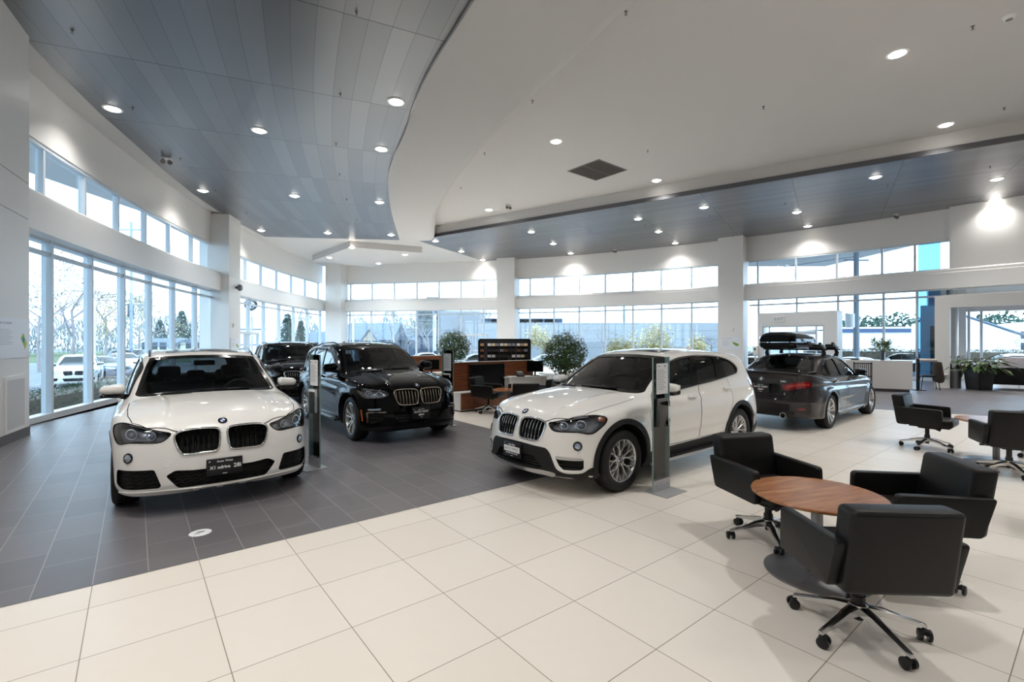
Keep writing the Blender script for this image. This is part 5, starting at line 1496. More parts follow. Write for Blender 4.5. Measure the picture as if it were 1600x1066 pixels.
def slab(name, poly, z0, z1, mt):
    mb = MB(); n = len(poly)
    fs_top = geometry.tessellate_polygon([[Vector((x, y, 0)) for x, y in poly]])
    mb.add([(x, y, z0) for x, y in poly] + [(x, y, z1) for x, y in poly], [tuple(t) for t in fs_top] + [tuple(i + n for i in t[::-1]) for t in fs_top] + [(i, (i + 1) % n, n + (i + 1) % n, n + i) for i in range(n)])
    return struct(mb.build(name, mt, smooth=None))
slab('ceiling', main, 7.12, 7.20, M_ceil)
wlm = [(-8.39, 7.78), (-8.78, 8.7), (-9.13, 9.6), (-9.75, 11.2), (-10.3, 12.9), (-11.0, 15.0), (-11.75, 17.6), (-12.2, 19.6), (-12.55, 22.0), (-12.8, 24.6)]
metal = [(-9.1, -8.9), (-9.1, 4.9), (-7.2, 5.4)] + wlm + edgec[::-1]
slab('ceiling', metal, 7.07, 7.115, M_arc)
# the low ring between planks and tray, with a rolled edge rising to the tray
ring = edgec + innerc[::-1]
slab('ceiling', ring, 7.0, 7.11, M_ceil)
mb = MB(); ribbon(mb, np.array(innerc), [(0.02, 7.0), (-0.10, 7.015), (-0.18, 7.06), (-0.22, 7.14), (-0.235, 7.66), (0.02, 7.66)])
struct(mb.build('trim_10', M_ceil, smooth=60))
tray = [tuple(p) for p in inner] + [tuple(s0 + (s1 - s0) * 0.02), tuple(s1), (26.4, -9.2)]
slab('ceiling', tray, 7.65, 7.72, M_ceil)
strip = [tuple(s0), tuple(s1), (27, 11)] + [tuple(p) for p in piece(wb, 21.0, -1.9, 1.0, 0)]
slab('ceiling', strip, 7.09, 7.118, M_strip)
ln = np.array([s0 + (s1 - s0) * t for t in np.linspace(0, 1, 12)])
mb = MB(); ribbon(mb, ln, rect(-0.06, 0.02, 7.08, 7.24)); struct(mb.build('trim_11', M_darkmetal, smooth=None))
mb = MB(); ribbon(mb, ln, rect(-0.02, 0.06, 7.22, 7.68)); struct(mb.build('trim_12', M_ceil, smooth=None))
slab('ceiling', [(-12.7, 30.2), (-9.7, 32.9), (-5.2, 27.5), (-8.8, 25.8)], 6.77, 7.12, M_ceil)
slab('ceiling', [(-9.3, -9.2), (26.4, -9.2), (26.4, 40), (-18, 40), (-18, 5)], 7.95, 8.05, M_ceil)

# ---- doors in the glazing
def glass_door(n, C, by, v0, v1, top=2.10, inset=0.0):
    p0, t0, n0 = at_coord(C, by, v0); p1, t1, n1 = at_coord(C, by, v1)
    if np.dot(p1 - p0, t0) < 0: t0, n0 = -t0, n0
    d = p1 - p0; L = np.linalg.norm(d); d /= L; nn = np.array([-d[1], d[0]])
    def q(a, b): r = p0 + d * a + nn * b; return (float(r[0]), float(r[1]))
    mb = MB()
    def bar(a0, a1, z0, z1, b0=0.30, b1=0.44): mb.prism([q(a0, b0), q(a1, b0), q(a1, b1), q(a0, b1)], 'z', z0, z1)
    for a in (0, L / 2 - 0.07, L / 2 + 0.01, L - 0.07): bar(a, a + 0.06, 0, top)
    bar(0, L, top - 0.10, top + 0.03); bar(0, L, 0.0, 0.22); bar(0, L, 1.0, 1.05)
    o = struct(mb.build('door_%d' % n, M_frame, smooth=None))
    for a in (L / 2 - 0.14, L / 2 + 0.14):
        h = MB(); h.tube([(*q(a, 0.24), 0.8), (*q(a, 0.24), 1.4)], 0.015, 8)
        for z in (0.85, 1.35): h.tube([(*q(a, 0.24), z), (*q(a, 0.33), z)], 0.010, 6)
        h.build('door_handle', M_satin, o)
    return o
glass_door(2, CS, 1, 22.1, 25.1)
glass_door(3, CB, 0, -4.9, -1.75)
# entrance porch in the last bay: white panels round a glazed door
pa, pb = np.array([12.42, 24.0]), np.array([14.75, 21.55])
pd = (pb - pa); PL = float(np.linalg.norm(pd)); pd /= PL; pn = np.array([-pd[1], pd[0]])
def pq_(a, b): r = pa + pd * a + pn * b; return (float(r[0]), float(r[1]))
def pbar(mb, a0, a1, b0, b1, z0, z1): mb.prism([pq_(a0, b0), pq_(a1, b0), pq_(a1, b1), pq_(a0, b1)], 'z', z0, z1)
mb = MB(); pbar(mb, 0, 0.22, 0, 0.12, 0, 3.06); pbar(mb, PL - 0.50, PL, 0, 0.12, 0, 3.06); pbar(mb, 0.22, PL - 0.50, 0, 0.12, 2.40, 3.06)
pbar(mb, 0, 0.1, 0.12, 1.0, 0, 3.06); pbar(mb, PL - 0.1, PL, 0.12, 1.0, 0, 3.06); pbar(mb, 0, PL, 0.1, 1.0, 3.0, 3.06)
struct(mb.build('trim_13', M_trimw, smooth=None))
mb = MB()
for a in (0.22, 0.50, PL - 0.86, PL - 0.56): pbar(mb, a, a + 0.06, 0.02, 0.10, 0, 2.40)
pbar(mb, 0.22, PL - 0.5, 0.02, 0.10, 2.34, 2.40); pbar(mb, 0.5, PL - 0.86, 0.0, 0.10, 1.98, 2.13); pbar(mb, 1.4, 1.46, 0.03, 0.09, 0, 2.0)
dd = struct(mb.build('door_4', M_frame, smooth=None))
mb = MB(); mb.add([(*pq_(0.22, 0.07), 0.05), (*pq_(PL - 0.5, 0.07), 0.05), (*pq_(PL - 0.5, 0.07), 2.38), (*pq_(0.22, 0.07), 2.38)], [(0, 1, 2, 3)]); mb.build('door_glass', M_glass, dd, smooth=None, fix=False)
# ------------------------------------------------------------------ furniture
M_leather = mat('black_leather', rgb(20, 19, 19), 0.44, spec=0.36, noise=0.08, nscale=12, bump=0.12, bscale=260)
M_alu = mat('polished_aluminium', rgb(208, 208, 208), 0.16, metal=1.0)
M_steel = mat('brushed_steel', rgb(128, 129, 133), 0.3, metal=0.55, noise=0.05, nscale=10)
M_caster = mat('caster_black', rgb(22, 22, 24), 0.35)
M_white = MATS['white_paint']
M_desk = mat('white_laminate', rgb(224, 223, 221), 0.35, noise=0.01, nscale=4)
M_screen = mat('dark_screen', rgb(7, 7, 9), 0.25, spec=0.25)
M_paper = mat('white_paper', rgb(228, 229, 232), 0.7)
M_acryl = thin_glass('clear_acrylic', (0.90, 0.95, 0.95, 1), 0.06)
M_greyp = mat('grey_plastic', rgb(118, 118, 118), 0.5)
M_plate2 = mat('satin_steel_plate', rgb(172, 172, 176), 0.4, metal=0.35)
M_slat = mat('dark_slat_board', rgb(66, 68, 76), 0.5, noise=0.06, nscale=10)

def wood(name, c0, c1, c2, scale=(1.2, 9.0, 9.0), rough=0.32, bands=None):
    m = bpy.data.materials.new(name); m.use_nodes = True; nt = m.node_tree; b = nt.nodes['Principled BSDF']
    tc = nt.nodes.new('ShaderNodeTexCoord'); mp = nt.nodes.new('ShaderNodeMapping'); mp.inputs['Scale'].default_value = scale
    n = nt.nodes.new('ShaderNodeTexNoise'); n.inputs['Scale'].default_value = 3.0; n.inputs['Detail'].default_value = 7; n.inputs['Roughness'].default_value = 0.62
    r = nt.nodes.new('ShaderNodeValToRGB'); e = r.color_ramp.elements
    e[0].position = 0.30; e[0].color = c0; e[1].position = 0.70; e[1].color = c2
    k = e.new(0.5); k.color = c1
    nt.links.new(tc.outputs['Object'], mp.inputs[0]); nt.links.new(mp.outputs[0], n.inputs['Vector']); nt.links.new(n.outputs['Fac'], r.inputs[0])
    nt.links.new(r.outputs[0], b.inputs['Base Color']); b.inputs['Roughness'].default_value = rough
    return m
M_table = wood('walnut_table_top', rgb(130, 84, 54), rgb(160, 106, 68), rgb(182, 128, 86), (1.0, 7.0, 7.0), 0.22)
M_zebra = wood('striped_wood_panel', rgb(52, 28, 18), rgb(128, 72, 40), rgb(164, 98, 56), (0.35, 0.35, 13.0), 0.3)
M_plainw = wood('brown_wood_front', rgb(112, 66, 44), rgb(132, 80, 52), rgb(148, 92, 62), (1.5, 1.5, 6.0), 0.3)

# ---- low swivel armchair; its front looks along +y
def make_armchair():
    root = empty('swivel_armchair')
    mb = MB(); mb.rbox(-0.245, 0.245, -0.20, 0.335, 0.370, 0.485, 0.035, seg=4)
    mb.rbox(-0.23, 0.23, -0.18, 0.30, 0.352, 0.380, 0.01); mb.build('seat', M_leather, root, smooth=50)
    T = lambda p: (p[0], p[1] - (p[2] - 0.375) * 0.16, p[2])
    mb = MB(); mb.rbox(-0.272, 0.272, -0.325, -0.175, 0.368, 0.825, 0.032, 0, T, 4)
    bk = mb.build('backrest', M_leather, root, smooth=50)
    seam = MB()
    for z in (0.81,): seam.tube([T((x, -0.322, z)) for x in (-0.258, 0.258)], 0.003, 5)
    seam.build('seam', M_leather, bk)
    for s in (1, -1):
        poly = roundpoly([(-0.345, 0.650), (0.225, 0.640), (0.235, 0.380), (-0.265, 0.385)], [0.03, 0.035, 0.03, 0.03])
        bm = bmesh.new()
        lo = [bm.verts.new((s * 0.266, y, z)) for y, z in poly]; hi = [bm.verts.new((s * 0.326, y, z)) for y, z in poly]
        n = len(poly); bm.faces.new(lo[::-1]); top = bm.faces.new(hi)
        for i in range(n): bm.faces.new((lo[i], lo[(i + 1) % n], hi[(i + 1) % n], hi[i]))
        bmesh.ops.recalc_face_normals(bm, faces=bm.faces[:])
        es = [e for e in bm.edges if len(e.link_faces) == 2 and any(len(f.verts) == n for f in e.link_faces)]
        bmesh.ops.bevel(bm, geom=es, offset=0.012, segments=3, profile=0.5, affect='EDGES')
        bm.verts.index_update(); mb = MB(); mb.add([tuple(v.co) for v in bm.verts], [tuple(v.index for v in f.verts) for f in bm.faces]); bm.free()
        mb.build('armrest', M_leather, root, smooth=50)
    mb = MB(); mb.rbox(-0.10, 0.10, -0.10, 0.12, 0.315, 0.357, 0.015); mb.cyl((0, 0, 0.16), (0, 0, 0.325), 0.028, n=20); mb.cyl((0, 0, 0.15), (0, 0, 0.21), 0.036, n=20)
    mb.cyl((0, 0, 0.075), (0, 0, 0.13), 0.026, n=16)
    mb.cyl((0.06, 0.10, 0.335), (0.06, 0.17, 0.31), 0.022, 0.028, 12)
    col_ = mb.build('gas_column', M_caster, root)
    mb = MB(); mb.tube([(-0.08, 0, 0.335), (-0.22, 0.02, 0.335), (-0.27, 0.02, 0.34)], [0.007, 0.007, 0.013], 8); mb.build('lever', M_caster, col_)
    h = MB(); h.lathe([(0.03, 0.105), (0.048, 0.11), (0.05, 0.165), (0.034, 0.175), (0.03, 0.17)], 24, cap=True); h.build('hub', M_alu, root)
    for k in range(5):
        a = 2 * PI * k / 5 + R(63); ca, sa = math.cos(a), math.sin(a)
        mb = MB(); vs = []
        for (r, zt, zb, w) in ((0.035, 0.163, 0.112, 0.030), (0.12, 0.150, 0.108, 0.024), (0.22, 0.118, 0.088, 0.019), (0.315, 0.092, 0.072, 0.016), (0.335, 0.085, 0.066, 0.013)):
            for (sx, z) in ((-1, zb), (-1, zt - 0.008), (-0.55, zt), (0.55, zt), (1, zt - 0.008), (1, zb)):
                vs.append((r * ca - sx * w * sa, r * sa + sx * w * ca, z))
        fs = [(i * 6 + j, i * 6 + (j + 1) % 6, (i + 1) * 6 + (j + 1) % 6, (i + 1) * 6 + j) for i in range(4) for j in range(6)] + [tuple(range(6)), tuple(range(24, 30))]
        mb.add(vs, fs); leg = mb.build('leg', M_alu, root, smooth=35)
        c = MB(); b = a + 0.9 + k * 1.3; cb, sb = math.cos(b), math.sin(b)
        cx, cy = 0.325 * ca + 0.012 * sb, 0.325 * sa - 0.012 * cb
        for s in (-1, 1):
            p = Vector((cx + s * 0.012 * cb, cy + s * 0.012 * sb, 0.031)); q = Vector((cx + s * 0.032 * cb, cy + s * 0.032 * sb, 0.031))
            c.tube([p, p + (q - p) * 0.15, p + (q - p) * 0.8, q], [0.027, 0.031, 0.031, 0.024], 20)
        c.cyl((0.325 * ca, 0.325 * sa, 0.05), (0.325 * ca, 0.325 * sa, 0.085), 0.009, n=8)
        c.tube([(cx - 0.014 * cb, cy - 0.014 * sb, 0.045), (cx + 0.014 * cb, cy + 0.014 * sb, 0.045)], 0.018, 10)
        c.build('caster', M_caster, leg)
    return root
chair0 = make_armchair(); chair_n = 0
def place_chair(x, y, fx, fy, label, group='black swivel armchairs of the showroom'):
    global chair_n
    o = chair0 if chair_n == 0 else copy_tree(chair0); chair_n += 1
    o.location = (x, y, 0.003 if False else 0.0); o.rotation_euler = (0, 0, math.atan2(-fx, fy))
    return tag(o, label, 'chair', group)
place_chair(1.99, 2.73, 0.06, 1.0, 'black leather swivel armchair seen from behind, large, in front of the round table', 'armchairs at the round table in front')
place_chair(2.17, 4.02, 0.22, -0.98, 'black leather swivel armchair facing out from behind the front round table', 'armchairs at the round table in front')
place_chair(2.86, 3.44, -0.97, 0.20, 'black leather swivel armchair turned sideways at the far side of the front round table', 'armchairs at the round table in front')
place_chair(6.47, 7.40, 0.62, -0.78, 'black swivel armchair in profile on cream tiles before the grey floor', 'armchairs at the far round table')
place_chair(6.25, 5.97, 0.48, 0.87, 'black swivel armchair with its back turned, half cut off by the picture edge', 'armchairs at the far round table')
place_chair(7.62, 6.72, -0.97, -0.2, 'black swivel armchair mostly hidden behind the far round table', 'armchairs at the far round table')
place_chair(4.98, 4.02, -0.7, -0.7, 'black swivel armchair of which only one caster shows at the picture edge')
place_chair(-0.55, 11.16, 0.93, -0.36, 'black swivel armchair in front of the wall mounted screen')
place_chair(0.66, 10.75, -0.85, 0.5, 'black swivel armchair behind the white car bonnet at the small round table', 'armchairs at the small round table')
place_chair(0.25, 9.80, -0.1, 1.0, 'black swivel armchair low behind the white bonnet, back turned to the camera', 'armchairs at the small round table')

def make_table(r=0.425, rb=0.34):
    root = empty('round_table')
    mb = MB(); mb.lathe([(0.001, 0.556), (r - 0.012, 0.556), (r, 0.563), (r, 0.574), (r - 0.006, 0.580), (0.001, 0.580)], 72, cap=False); mb.build('table_top', M_table, root, smooth=40)
    mb = MB(); mb.cyl((0, 0, 0.014), (0, 0, 0.55), 0.038, n=24); mb.cyl((0, 0, 0.535), (0, 0, 0.556), 0.12, n=24); mb.build('pedestal', M_steel, root)
    mb = MB(); mb.lathe([(0.001, 0.001), (rb, 0.001), (rb, 0.009), (rb - 0.008, 0.014), (0.001, 0.018)], 56, cap=False); mb.build('foot_plate', M_steel, root, smooth=40)
    return root
t0 = make_table(); t0.location = (2.19, 3.41, 0); t0.rotation_euler = (0, 0, R(18)); tag(t0, 'round walnut topped table on a steel disc base between three armchairs, in front', 'table', 'round tables')
t1 = copy_tree(t0); t1.location = (6.68, 6.55, 0); t1.rotation_euler = (0, 0, R(70)); tag(t1, 'round wooden table between the armchairs by the grey floor field', 'table', 'round tables')
t2 = copy_tree(t0); t2.location = (-0.02, 10.75, 0); tag(t2, 'small round wooden table behind the white car bonnet, before the screen', 'table', 'round tables')

# ---- glass information stands
def make_stand():
    root = empty('information_stand')
    mb = MB(); mb.box(-0.19, 0.19, -0.20, 0.10, 0.001, 0.010); mb.box(-0.155, 0.155, -0.012, -0.004, 0.010, 0.13); mb.build('foot_plate', M_plate2, root, smooth=None)
    bolt = MB()
    for x in (-0.11, 0.11): bolt.lathe([(0.001, 0), (0.008, 0), (0.007, 0.004), (0.001, 0.005)], 12, 'y', (x, -0.012, 0.07)); 
    bolt.v = [(p[0], -0.012 - (p[1] + 0.012), p[2]) for p in bolt.v]; bolt.build('bolts', M_steel, root)
    mb = MB(); mb.box(-0.155, 0.155, -0.004, 0.008, 0.012, 1.49); mb.build('glass_sheet', M_acryl, root, smooth=None)
    mb = MB(); mb.box(-0.155, -0.151, -0.0055, 0.0095, 0.012, 1.49); mb.box(0.151, 0.155, -0.0055, 0.0095, 0.012, 1.49); mb.build('glass_edge', mat('glass_edge_tint', rgb(150, 176, 172), 0.15), root, smooth=None)
    mb = MB(); mb.box(-0.10, 0.11, -0.012, -0.007, 1.08, 1.42, 0); mb.box(-0.085, -0.03, -0.0130, -0.012, 1.385, 1.395, 1); mb.box(0.04, 0.07, -0.0130, -0.012, 1.38, 1.40, 1)
    for k in range(13): mb.box(-0.085, 0.03 + 0.05 * ((k * 7) % 3) / 2, -0.0130, -0.012, 1.345 - 0.018 * k, 1.350 - 0.018 * k, 1)
    card = mb.build('price_card', [M_paper, mat('grey_print', rgb(150, 152, 156), 0.7)], root, smooth=None)
    mb = MB(); mb.box(-0.10, 0.10, -0.05, -0.045, 0.72, 1.0); mb.box(-0.10, 0.10, -0.05, -0.007, 0.72, 0.725); mb.box(-0.10, -0.096, -0.05, -0.007, 0.72, 0.95); mb.box(0.096, 0.10, -0.05, -0.007, 0.72, 0.95)
    h = mb.build('brochure_holder', M_acryl, root, smooth=None)
    mb = MB(); mb.box(-0.09, 0.09, -0.040, -0.010, 0.727, 1.03); mb.build('brochures', M_greyp, h, smooth=None)
    return root
sd = make_stand(); sd.location = (1.665, 5.30, 0); sd.rotation_euler = (0, 0, YAW); tag(sd, 'glass information stand with price card before the white crossover with running boards', 'sign', 'glass information stands')
for x, y, rz, lb in ((-2.62, 6.30, R(-42), 'narrow looking glass information stand beside the white car with model plate'), (-1.28, 9.42, R(-38), 'glass information stand beyond the black crossover, before the wooden desk wall')):
    c = copy_tree(sd); c.location = (x, y, 0); c.rotation_euler = (0, 0, rz); tag(c, lb, 'sign', 'glass information stands')
    for h in c.children:
        for k in h.children:
            if k.name.startswith('brochures'): k.material_slots[0].link = 'OBJECT'; k.material_slots[0].material = M_paper  # brochures recoloured white for the pale see-through of the glass sheet

# ---- consultants' desks
def rot2(o, a):
    c, s = math.cos(a), math.sin(a)
    return lambda p: (o[0] + p[0] * c - p[1] * s, o[1] + p[0] * s + p[1] * c, p[2])
def screen_wall(o, L, hgt, label, credenza=True, tv=True):
    root = empty('desk_screen', (o[0], o[1], 0), YAW); tag(root, label, 'partition')
    mb = MB(); mb.box(0.02, L, -0.04, 0.04, 0.0, hgt - 0.012); mb.build('panel', M_zebra, root, smooth=None)
    mb = MB(); mb.box(0, 0.02, -0.045, 0.045, 0, hgt); mb.box(0.0, L, -0.045, 0.045, hgt - 0.012, hgt); mb.build('edge_trim', M_desk, root, smooth=None)
    return root
screen_wall((-1.49, 11.50), 2.62, 1.15, 'striped wood desk partition carrying the large dark screen')
cr = empty('low_cabinet', (-1.20, 11.13, 0), YAW); tag(cr, 'low white cabinet with a brown wood front beneath the large screen', 'cabinet')
mb = MB(); mb.box(-0.02, 1.5, -0.002, 0.36, 0.03, 0.45); mb.build('carcass', M_desk, cr, smooth=None)
mb = MB(); mb.box(0.0, 1.48, -0.022, -0.002, 0.05, 0.43); mb.build('wood_front', M_plainw, cr, smooth=None)
mb = MB(); mb.box(0.02, 1.46, 0.02, 0.33, 0.0, 0.03); mb.build('plinth', M_plastic, cr, smooth=None)
tv = empty('television', (-1.49, 11.50, 0), YAW); tag(tv, 'large dark flat screen hung on the striped wood partition', 'television')
mb = MB(); mb.rbox(0.50, 1.58, -0.10, -0.065, 0.50, 1.085, 0.006); mb.build('housing', M_plastic, tv)
mb = MB(); mb.box(0.515, 1.565, -0.102, -0.100, 0.515, 1.07); mb.build('screen', M_screen, tv, smooth=None)
mb = MB(); mb.box(0.9, 1.2, -0.066, -0.045, 0.6, 0.95); mb.build('wall_bracket', M_plastic, tv, smooth=None)
# second partition with a desk and monitor, farther back
screen_wall((-3.10, 14.35), 1.15, 1.22, 'short striped wood partition behind the black crossover')
def desk(o, rz, L, W, label):
    root = empty('office_desk', (o[0], o[1], 0), rz); tag(root, label, 'desk')
    mb = MB(); mb.rbox(0, L, 0, W, 0.70, 0.735, 0.006); mb.build('desk_top', M_desk, root)
    mb = MB(); mb.box(0.03, 0.45, 0.05, W - 0.05, 0.04, 0.70); p = mb.build('pedestal', M_desk, root, smooth=None)
    for k in range(3):
        d = MB(); d.box(0.04, 0.44, 0.032, 0.05, 0.07 + 0.21 * k, 0.265 + 0.21 * k); d_ = d.build('drawer', M_desk, p, smooth=None)
        h = MB(); h.box(0.18, 0.30, 0.020, 0.032, 0.23 + 0.21 * k, 0.242 + 0.21 * k); h.build('handle', M_satin, d_, smooth=None)
    mb = MB(); mb.box(L - 0.05, L - 0.02, 0.04, W - 0.04, 0.0, 0.70); mb.build('side_leg', M_desk, root, smooth=None)
    mb = MB(); mb.box(0.45, L - 0.05, W - 0.06, W - 0.04, 0.25, 0.70); mb.build('modesty_panel', M_desk, root, smooth=None)
    return root
def monitor(x, y, rz, z, label, wide=0.5, hgt=0.31):
    root = empty('computer_monitor', (x, y, z), rz); tag(root, label, 'monitor')
    mb = MB(); mb.rbox(-wide / 2, wide / 2, -0.02, 0.02, 0.10, 0.10 + hgt, 0.006); mb.build('housing', M_plastic, root)
    mb = MB(); mb.box(-wide / 2 + 0.012, wide / 2 - 0.012, -0.022, -0.020, 0.115, 0.09 + hgt); mb.build('screen', M_screen, root, smooth=None)
    mb = MB(); mb.rbox(-0.11, 0.11, -0.08, 0.09, 0.0, 0.012, 0.004); mb.box(-0.02, 0.02, 0.0, 0.03, 0.01, 0.2); mb.build('stand', M_plastic, root)
desk((-2.62, 13.35), YAW, 1.5, 0.70, 'white office desk with a monitor behind the black crossover')
monitor(-2.32, 13.72, YAW + 0.05, 0.735, 'dark monitor on the desk before the short wood partition', 0.50, 0.30)
desk((-0.052, 12.18), YAW, 1.35, 0.315, 'white office desk with telephone at the end of the striped wood partition')
monitor(0.62, 12.88, YAW - 1.1, 0.735, 'dark monitor seen edge on at the end of the striped wood partition', 0.48, 0.30)
monitor(1.55, 13.92, YAW + 0.25, 0.735, 'grey backed monitor on the desk before the round tree', 0.46, 0.28)
desk((1.25, 13.35), YAW, 1.35, 0.75, 'white office desk behind the round tree')
desk((1.75, 10.9), YAW, 1.5, 0.75, 'white office desk seen through the windscreen of the white crossover')
def telephone(x, y, rz, label):
    root = empty('desk_telephone', (x, y, 0.735), rz); tag(root, label, 'telephone')
    mb = MB(); T = lambda p: (p[0], p[1], p[2] + max(0, p[1] + 0.1) * 0.5)
    mb.rbox(-0.11, 0.11, -0.10, 0.10, 0.0, 0.035, 0.008, 0, T); mb.build('body', M_plastic, root)
    mb = MB(); mb.rbox(-0.105, -0.06, -0.10, 0.10, 0.04, 0.065, 0.01, 0, T); mb.build('handset', M_plastic, root)
    mb = MB(); mb.rbox(-0.04, 0.09, 0.03, 0.09, 0.036, 0.04, 0.002, 0, T); mb.build('display', M_greyp, root)
telephone(0.20, 12.50, YAW - 0.4, 'black desk telephone on the white desk beside the partition')
def papers(x, y, z, rz, label, n=4):
    mb = MB()
    for k in range(n): mb.box(-0.11, 0.11, -0.15, 0.15, 0.004 * k, 0.004 * k + 0.0035, 0, lambda p, a=rnd.uniform(-.1, .1): (p[0] * math.cos(a) - p[1] * math.sin(a), p[0] * math.sin(a) + p[1] * math.cos(a), p[2]))
    tag(mb.build('paper_stack', M_paper, None, smooth=None, loc=(x, y, z), rz=rz), label, 'papers')
papers(0.0, 12.36, 0.735, 0.4, 'small white papers on the telephone desk')
papers(2.30, 11.68, 0.735, 0.9, 'loose white papers on the desk seen through the windscreen', 6)
mb = MB(); mb.lathe([(0.035, 0), (0.04, 0.09), (0.036, 0.09), (0.032, 0.006), (0.001, 0.006)], 16, cap=False); tag(mb.build('cup', M_plastic, None, loc=(-0.05, 11.02, 0.58)), 'small dark cup on the small round table', 'cup')

# ---- slat board rack hung with sample strips
rk = empty('display_rack', (-0.93, 13.75, 0), R(7)); tag(rk, 'dark slat board display rack standing behind the striped wood partition', 'display rack')
mb = MB()
for k in range(11): mb.box(0, 1.42, 0.0, 0.03, 0.62 + 0.1 * k, 0.62 + 0.1 * k + 0.088)
mb.box(0.0, 1.42, 0.012, 0.04, 0.3, 1.72); mb.build('slat_panel', M_slat, rk, smooth=None)
mb = MB(); mb.box(-0.02, 1.46, -0.03, 0.06, 1.70, 1.735); mb.box(1.42, 1.47, -0.15, 0.12, 0.0, 1.70); mb.box(-0.05, 0.0, -0.02, 0.06, 0.0, 1.70); mb.build('frame', M_plastic, rk, smooth=None)
mb = MB(); mb.box(-0.05, 1.47, -0.2, 0.25, 0.0, 0.3); mb.build('base', M_plastic, rk, smooth=None)
M_chip = [mat('chip_white', rgb(224, 224, 226), 0.5), mat('chip_tan', rgb(186, 146, 104), 0.5), mat('chip_dark', rgb(52, 50, 56), 0.5), mat('chip_brown', rgb(120, 78, 52), 0.5), mat('chip_grey', rgb(138, 142, 150), 0.5), mat('chip_cream', rgb(220, 206, 170), 0.5)]
strips = [(0.06, 3, [1, 3, 3], 'short strip of brown samples at the outer end'), (0.27, 4, [0, 2, 0, 2], 'strip of dark samples capped in white'), (0.39, 6, [5, 2, 0, 2, 1, 5], 'long strip ending in cream samples'), (0.50, 3, [4, 2, 2], 'short dark strip with a grey cap'),
          (0.63, 6, [0, 4, 2, 4, 0, 2], 'long strip of grey and dark samples'), (0.75, 5, [5, 3, 2, 1, 5], 'strip of brown and tan samples'), (0.86, 2, [4, 2], 'shortest strip, two grey samples'), (0.98, 5, [4, 2, 0, 2, 4], 'strip of grey samples over a white one'),
          (1.12, 5, [0, 3, 0, 1, 5], 'strip with white, brown and cream samples'), (1.24, 3, [1, 2, 5], 'short strip with a tan cap'), (1.34, 3, [5, 4, 2], 'short strip beside the rack end panel')]
for i, (x, n, cs, lb) in enumerate(strips):
    r = empty('sample_strip', (-0.93, 13.75, 0), R(7)); tag(r, lb + ', hung on the slat rack', 'sample strip', 'sample strips on the slat rack')
    mb = MB(); mb.box(x - 0.055, x + 0.055, -0.015, -0.003, 1.58 - 0.165 * n, 1.60); mb.build('backing', M_plastic, r, smooth=None)
    for k in range(n):
        T = lambda p, k=k: (p[0], p[1] - max(0, 1.60 - 0.165 * k - p[2]) * 0.35, p[2])
        c = MB(); c.box(x - 0.05, x + 0.05, -0.045, -0.012, 1.60 - 0.165 * k - 0.075, 1.60 - 0.165 * k, 0, T); c.build('sample', M_chip[cs[k]], r, smooth=None)

# ---- trees in pots
M_leaf = mat('tree_leaves', rgb(56, 80, 42), 0.4, noise=0.5, nscale=7)
M_leaf2 = mat('leaves_light_green', rgb(84, 110, 64), 0.4, noise=0.4, nscale=5)
M_bark = mat('bark', rgb(92, 78, 64), 0.8, noise=0.3, nscale=20)
M_pot = mat('dark_planter', rgb(34, 30, 30), 0.4, noise=0.05, nscale=8)
M_soil = mat('soil', rgb(46, 36, 28), 0.95, noise=0.3, nscale=40)
def leaf(mb, p, d, n, L, W, mi=0):
    d = Vector(d).normalized(); s = d.cross(Vector(n))
    if s.length < 1e-4: s = d.orthogonal()
    s.normalize(); nn = s.cross(d).normalized(); p = Vector(p)
    mb.add([p, p + d * L * 0.4 + s * W / 2 + nn * L * 0.04, p + d * L - nn * L * 0.10, p + d * L * 0.4 - s * W / 2 + nn * L * 0.04], [(0, 1, 2, 3)], mi)
def ball_tree(x, y, zc, r, label, n=3200):
    root = empty('potted_tree', (x, y, 0)); tag(root, label, 'potted tree', 'round headed trees in pots')
    mb = MB(); mb.lathe([(0.001, 0.0), (0.19, 0.0), (0.24, 0.42), (0.25, 0.45), (0.225, 0.45), (0.21, 0.40), (0.001, 0.40)], 28, cap=False); mb.build('pot', M_pot, root, smooth=40)
    mb = MB(); mb.lathe([(0.001, 0.405), (0.205, 0.402)], 20, cap=False); mb.build('soil', M_soil, root)
    mb = MB(); mb.tube([(0, 0, 0.38), (0.015, 0.01, 0.7), (-0.01, 0.0, zc - r * 0.7), (0.0, 0.0, zc)], [0.035, 0.03, 0.028, 0.02], 8)
    q = random.Random(int(x * 100))
    for k in range(14):
        a, b = q.uniform(0, 2 * PI), q.uniform(-0.2, 1.0); d = Vector((math.cos(a), math.sin(a), b)).normalized()
        mb.tube([(0, 0, zc - r * 0.4), Vector((0, 0, zc - r * 0.2)) + d * r * 0.45, Vector((0, 0, zc)) + d * r * 0.85], [0.014, 0.010, 0.004], 5)
    mb.build('trunk', M_bark, root)
    mb = MB()
    for k in range(n):
        u = q.uniform(-1, 1); a = q.uniform(0, 2 * PI); s = math.sqrt(1 - u * u); d = Vector((s * math.cos(a), s * math.sin(a), u))
        bump = 1 + 0.10 * math.sin(a * 3 + u * 4) + 0.07 * math.sin(a * 7 - u * 9) + q.uniform(-.06, .08)
        rr = r * bump * (1 - 0.42 * q.random() ** 2.2) * (1.0 if u > -0.5 else 0.93)
        t = d.orthogonal(); t.rotate(Matrix.Rotation(q.uniform(0, 2 * PI), 3, d)); dr = (d * 0.6 + t * 0.9 + Vector((0, 0, -0.55))).normalized()
        leaf(mb, Vector((0, 0, zc)) + d * rr, dr, d, q.uniform(0.06, 0.10), q.uniform(0.022, 0.036), 0 if q.random() < 0.72 else 1)
    mb.build('foliage', [M_leaf, M_leaf2], root, smooth=None, fix=False)
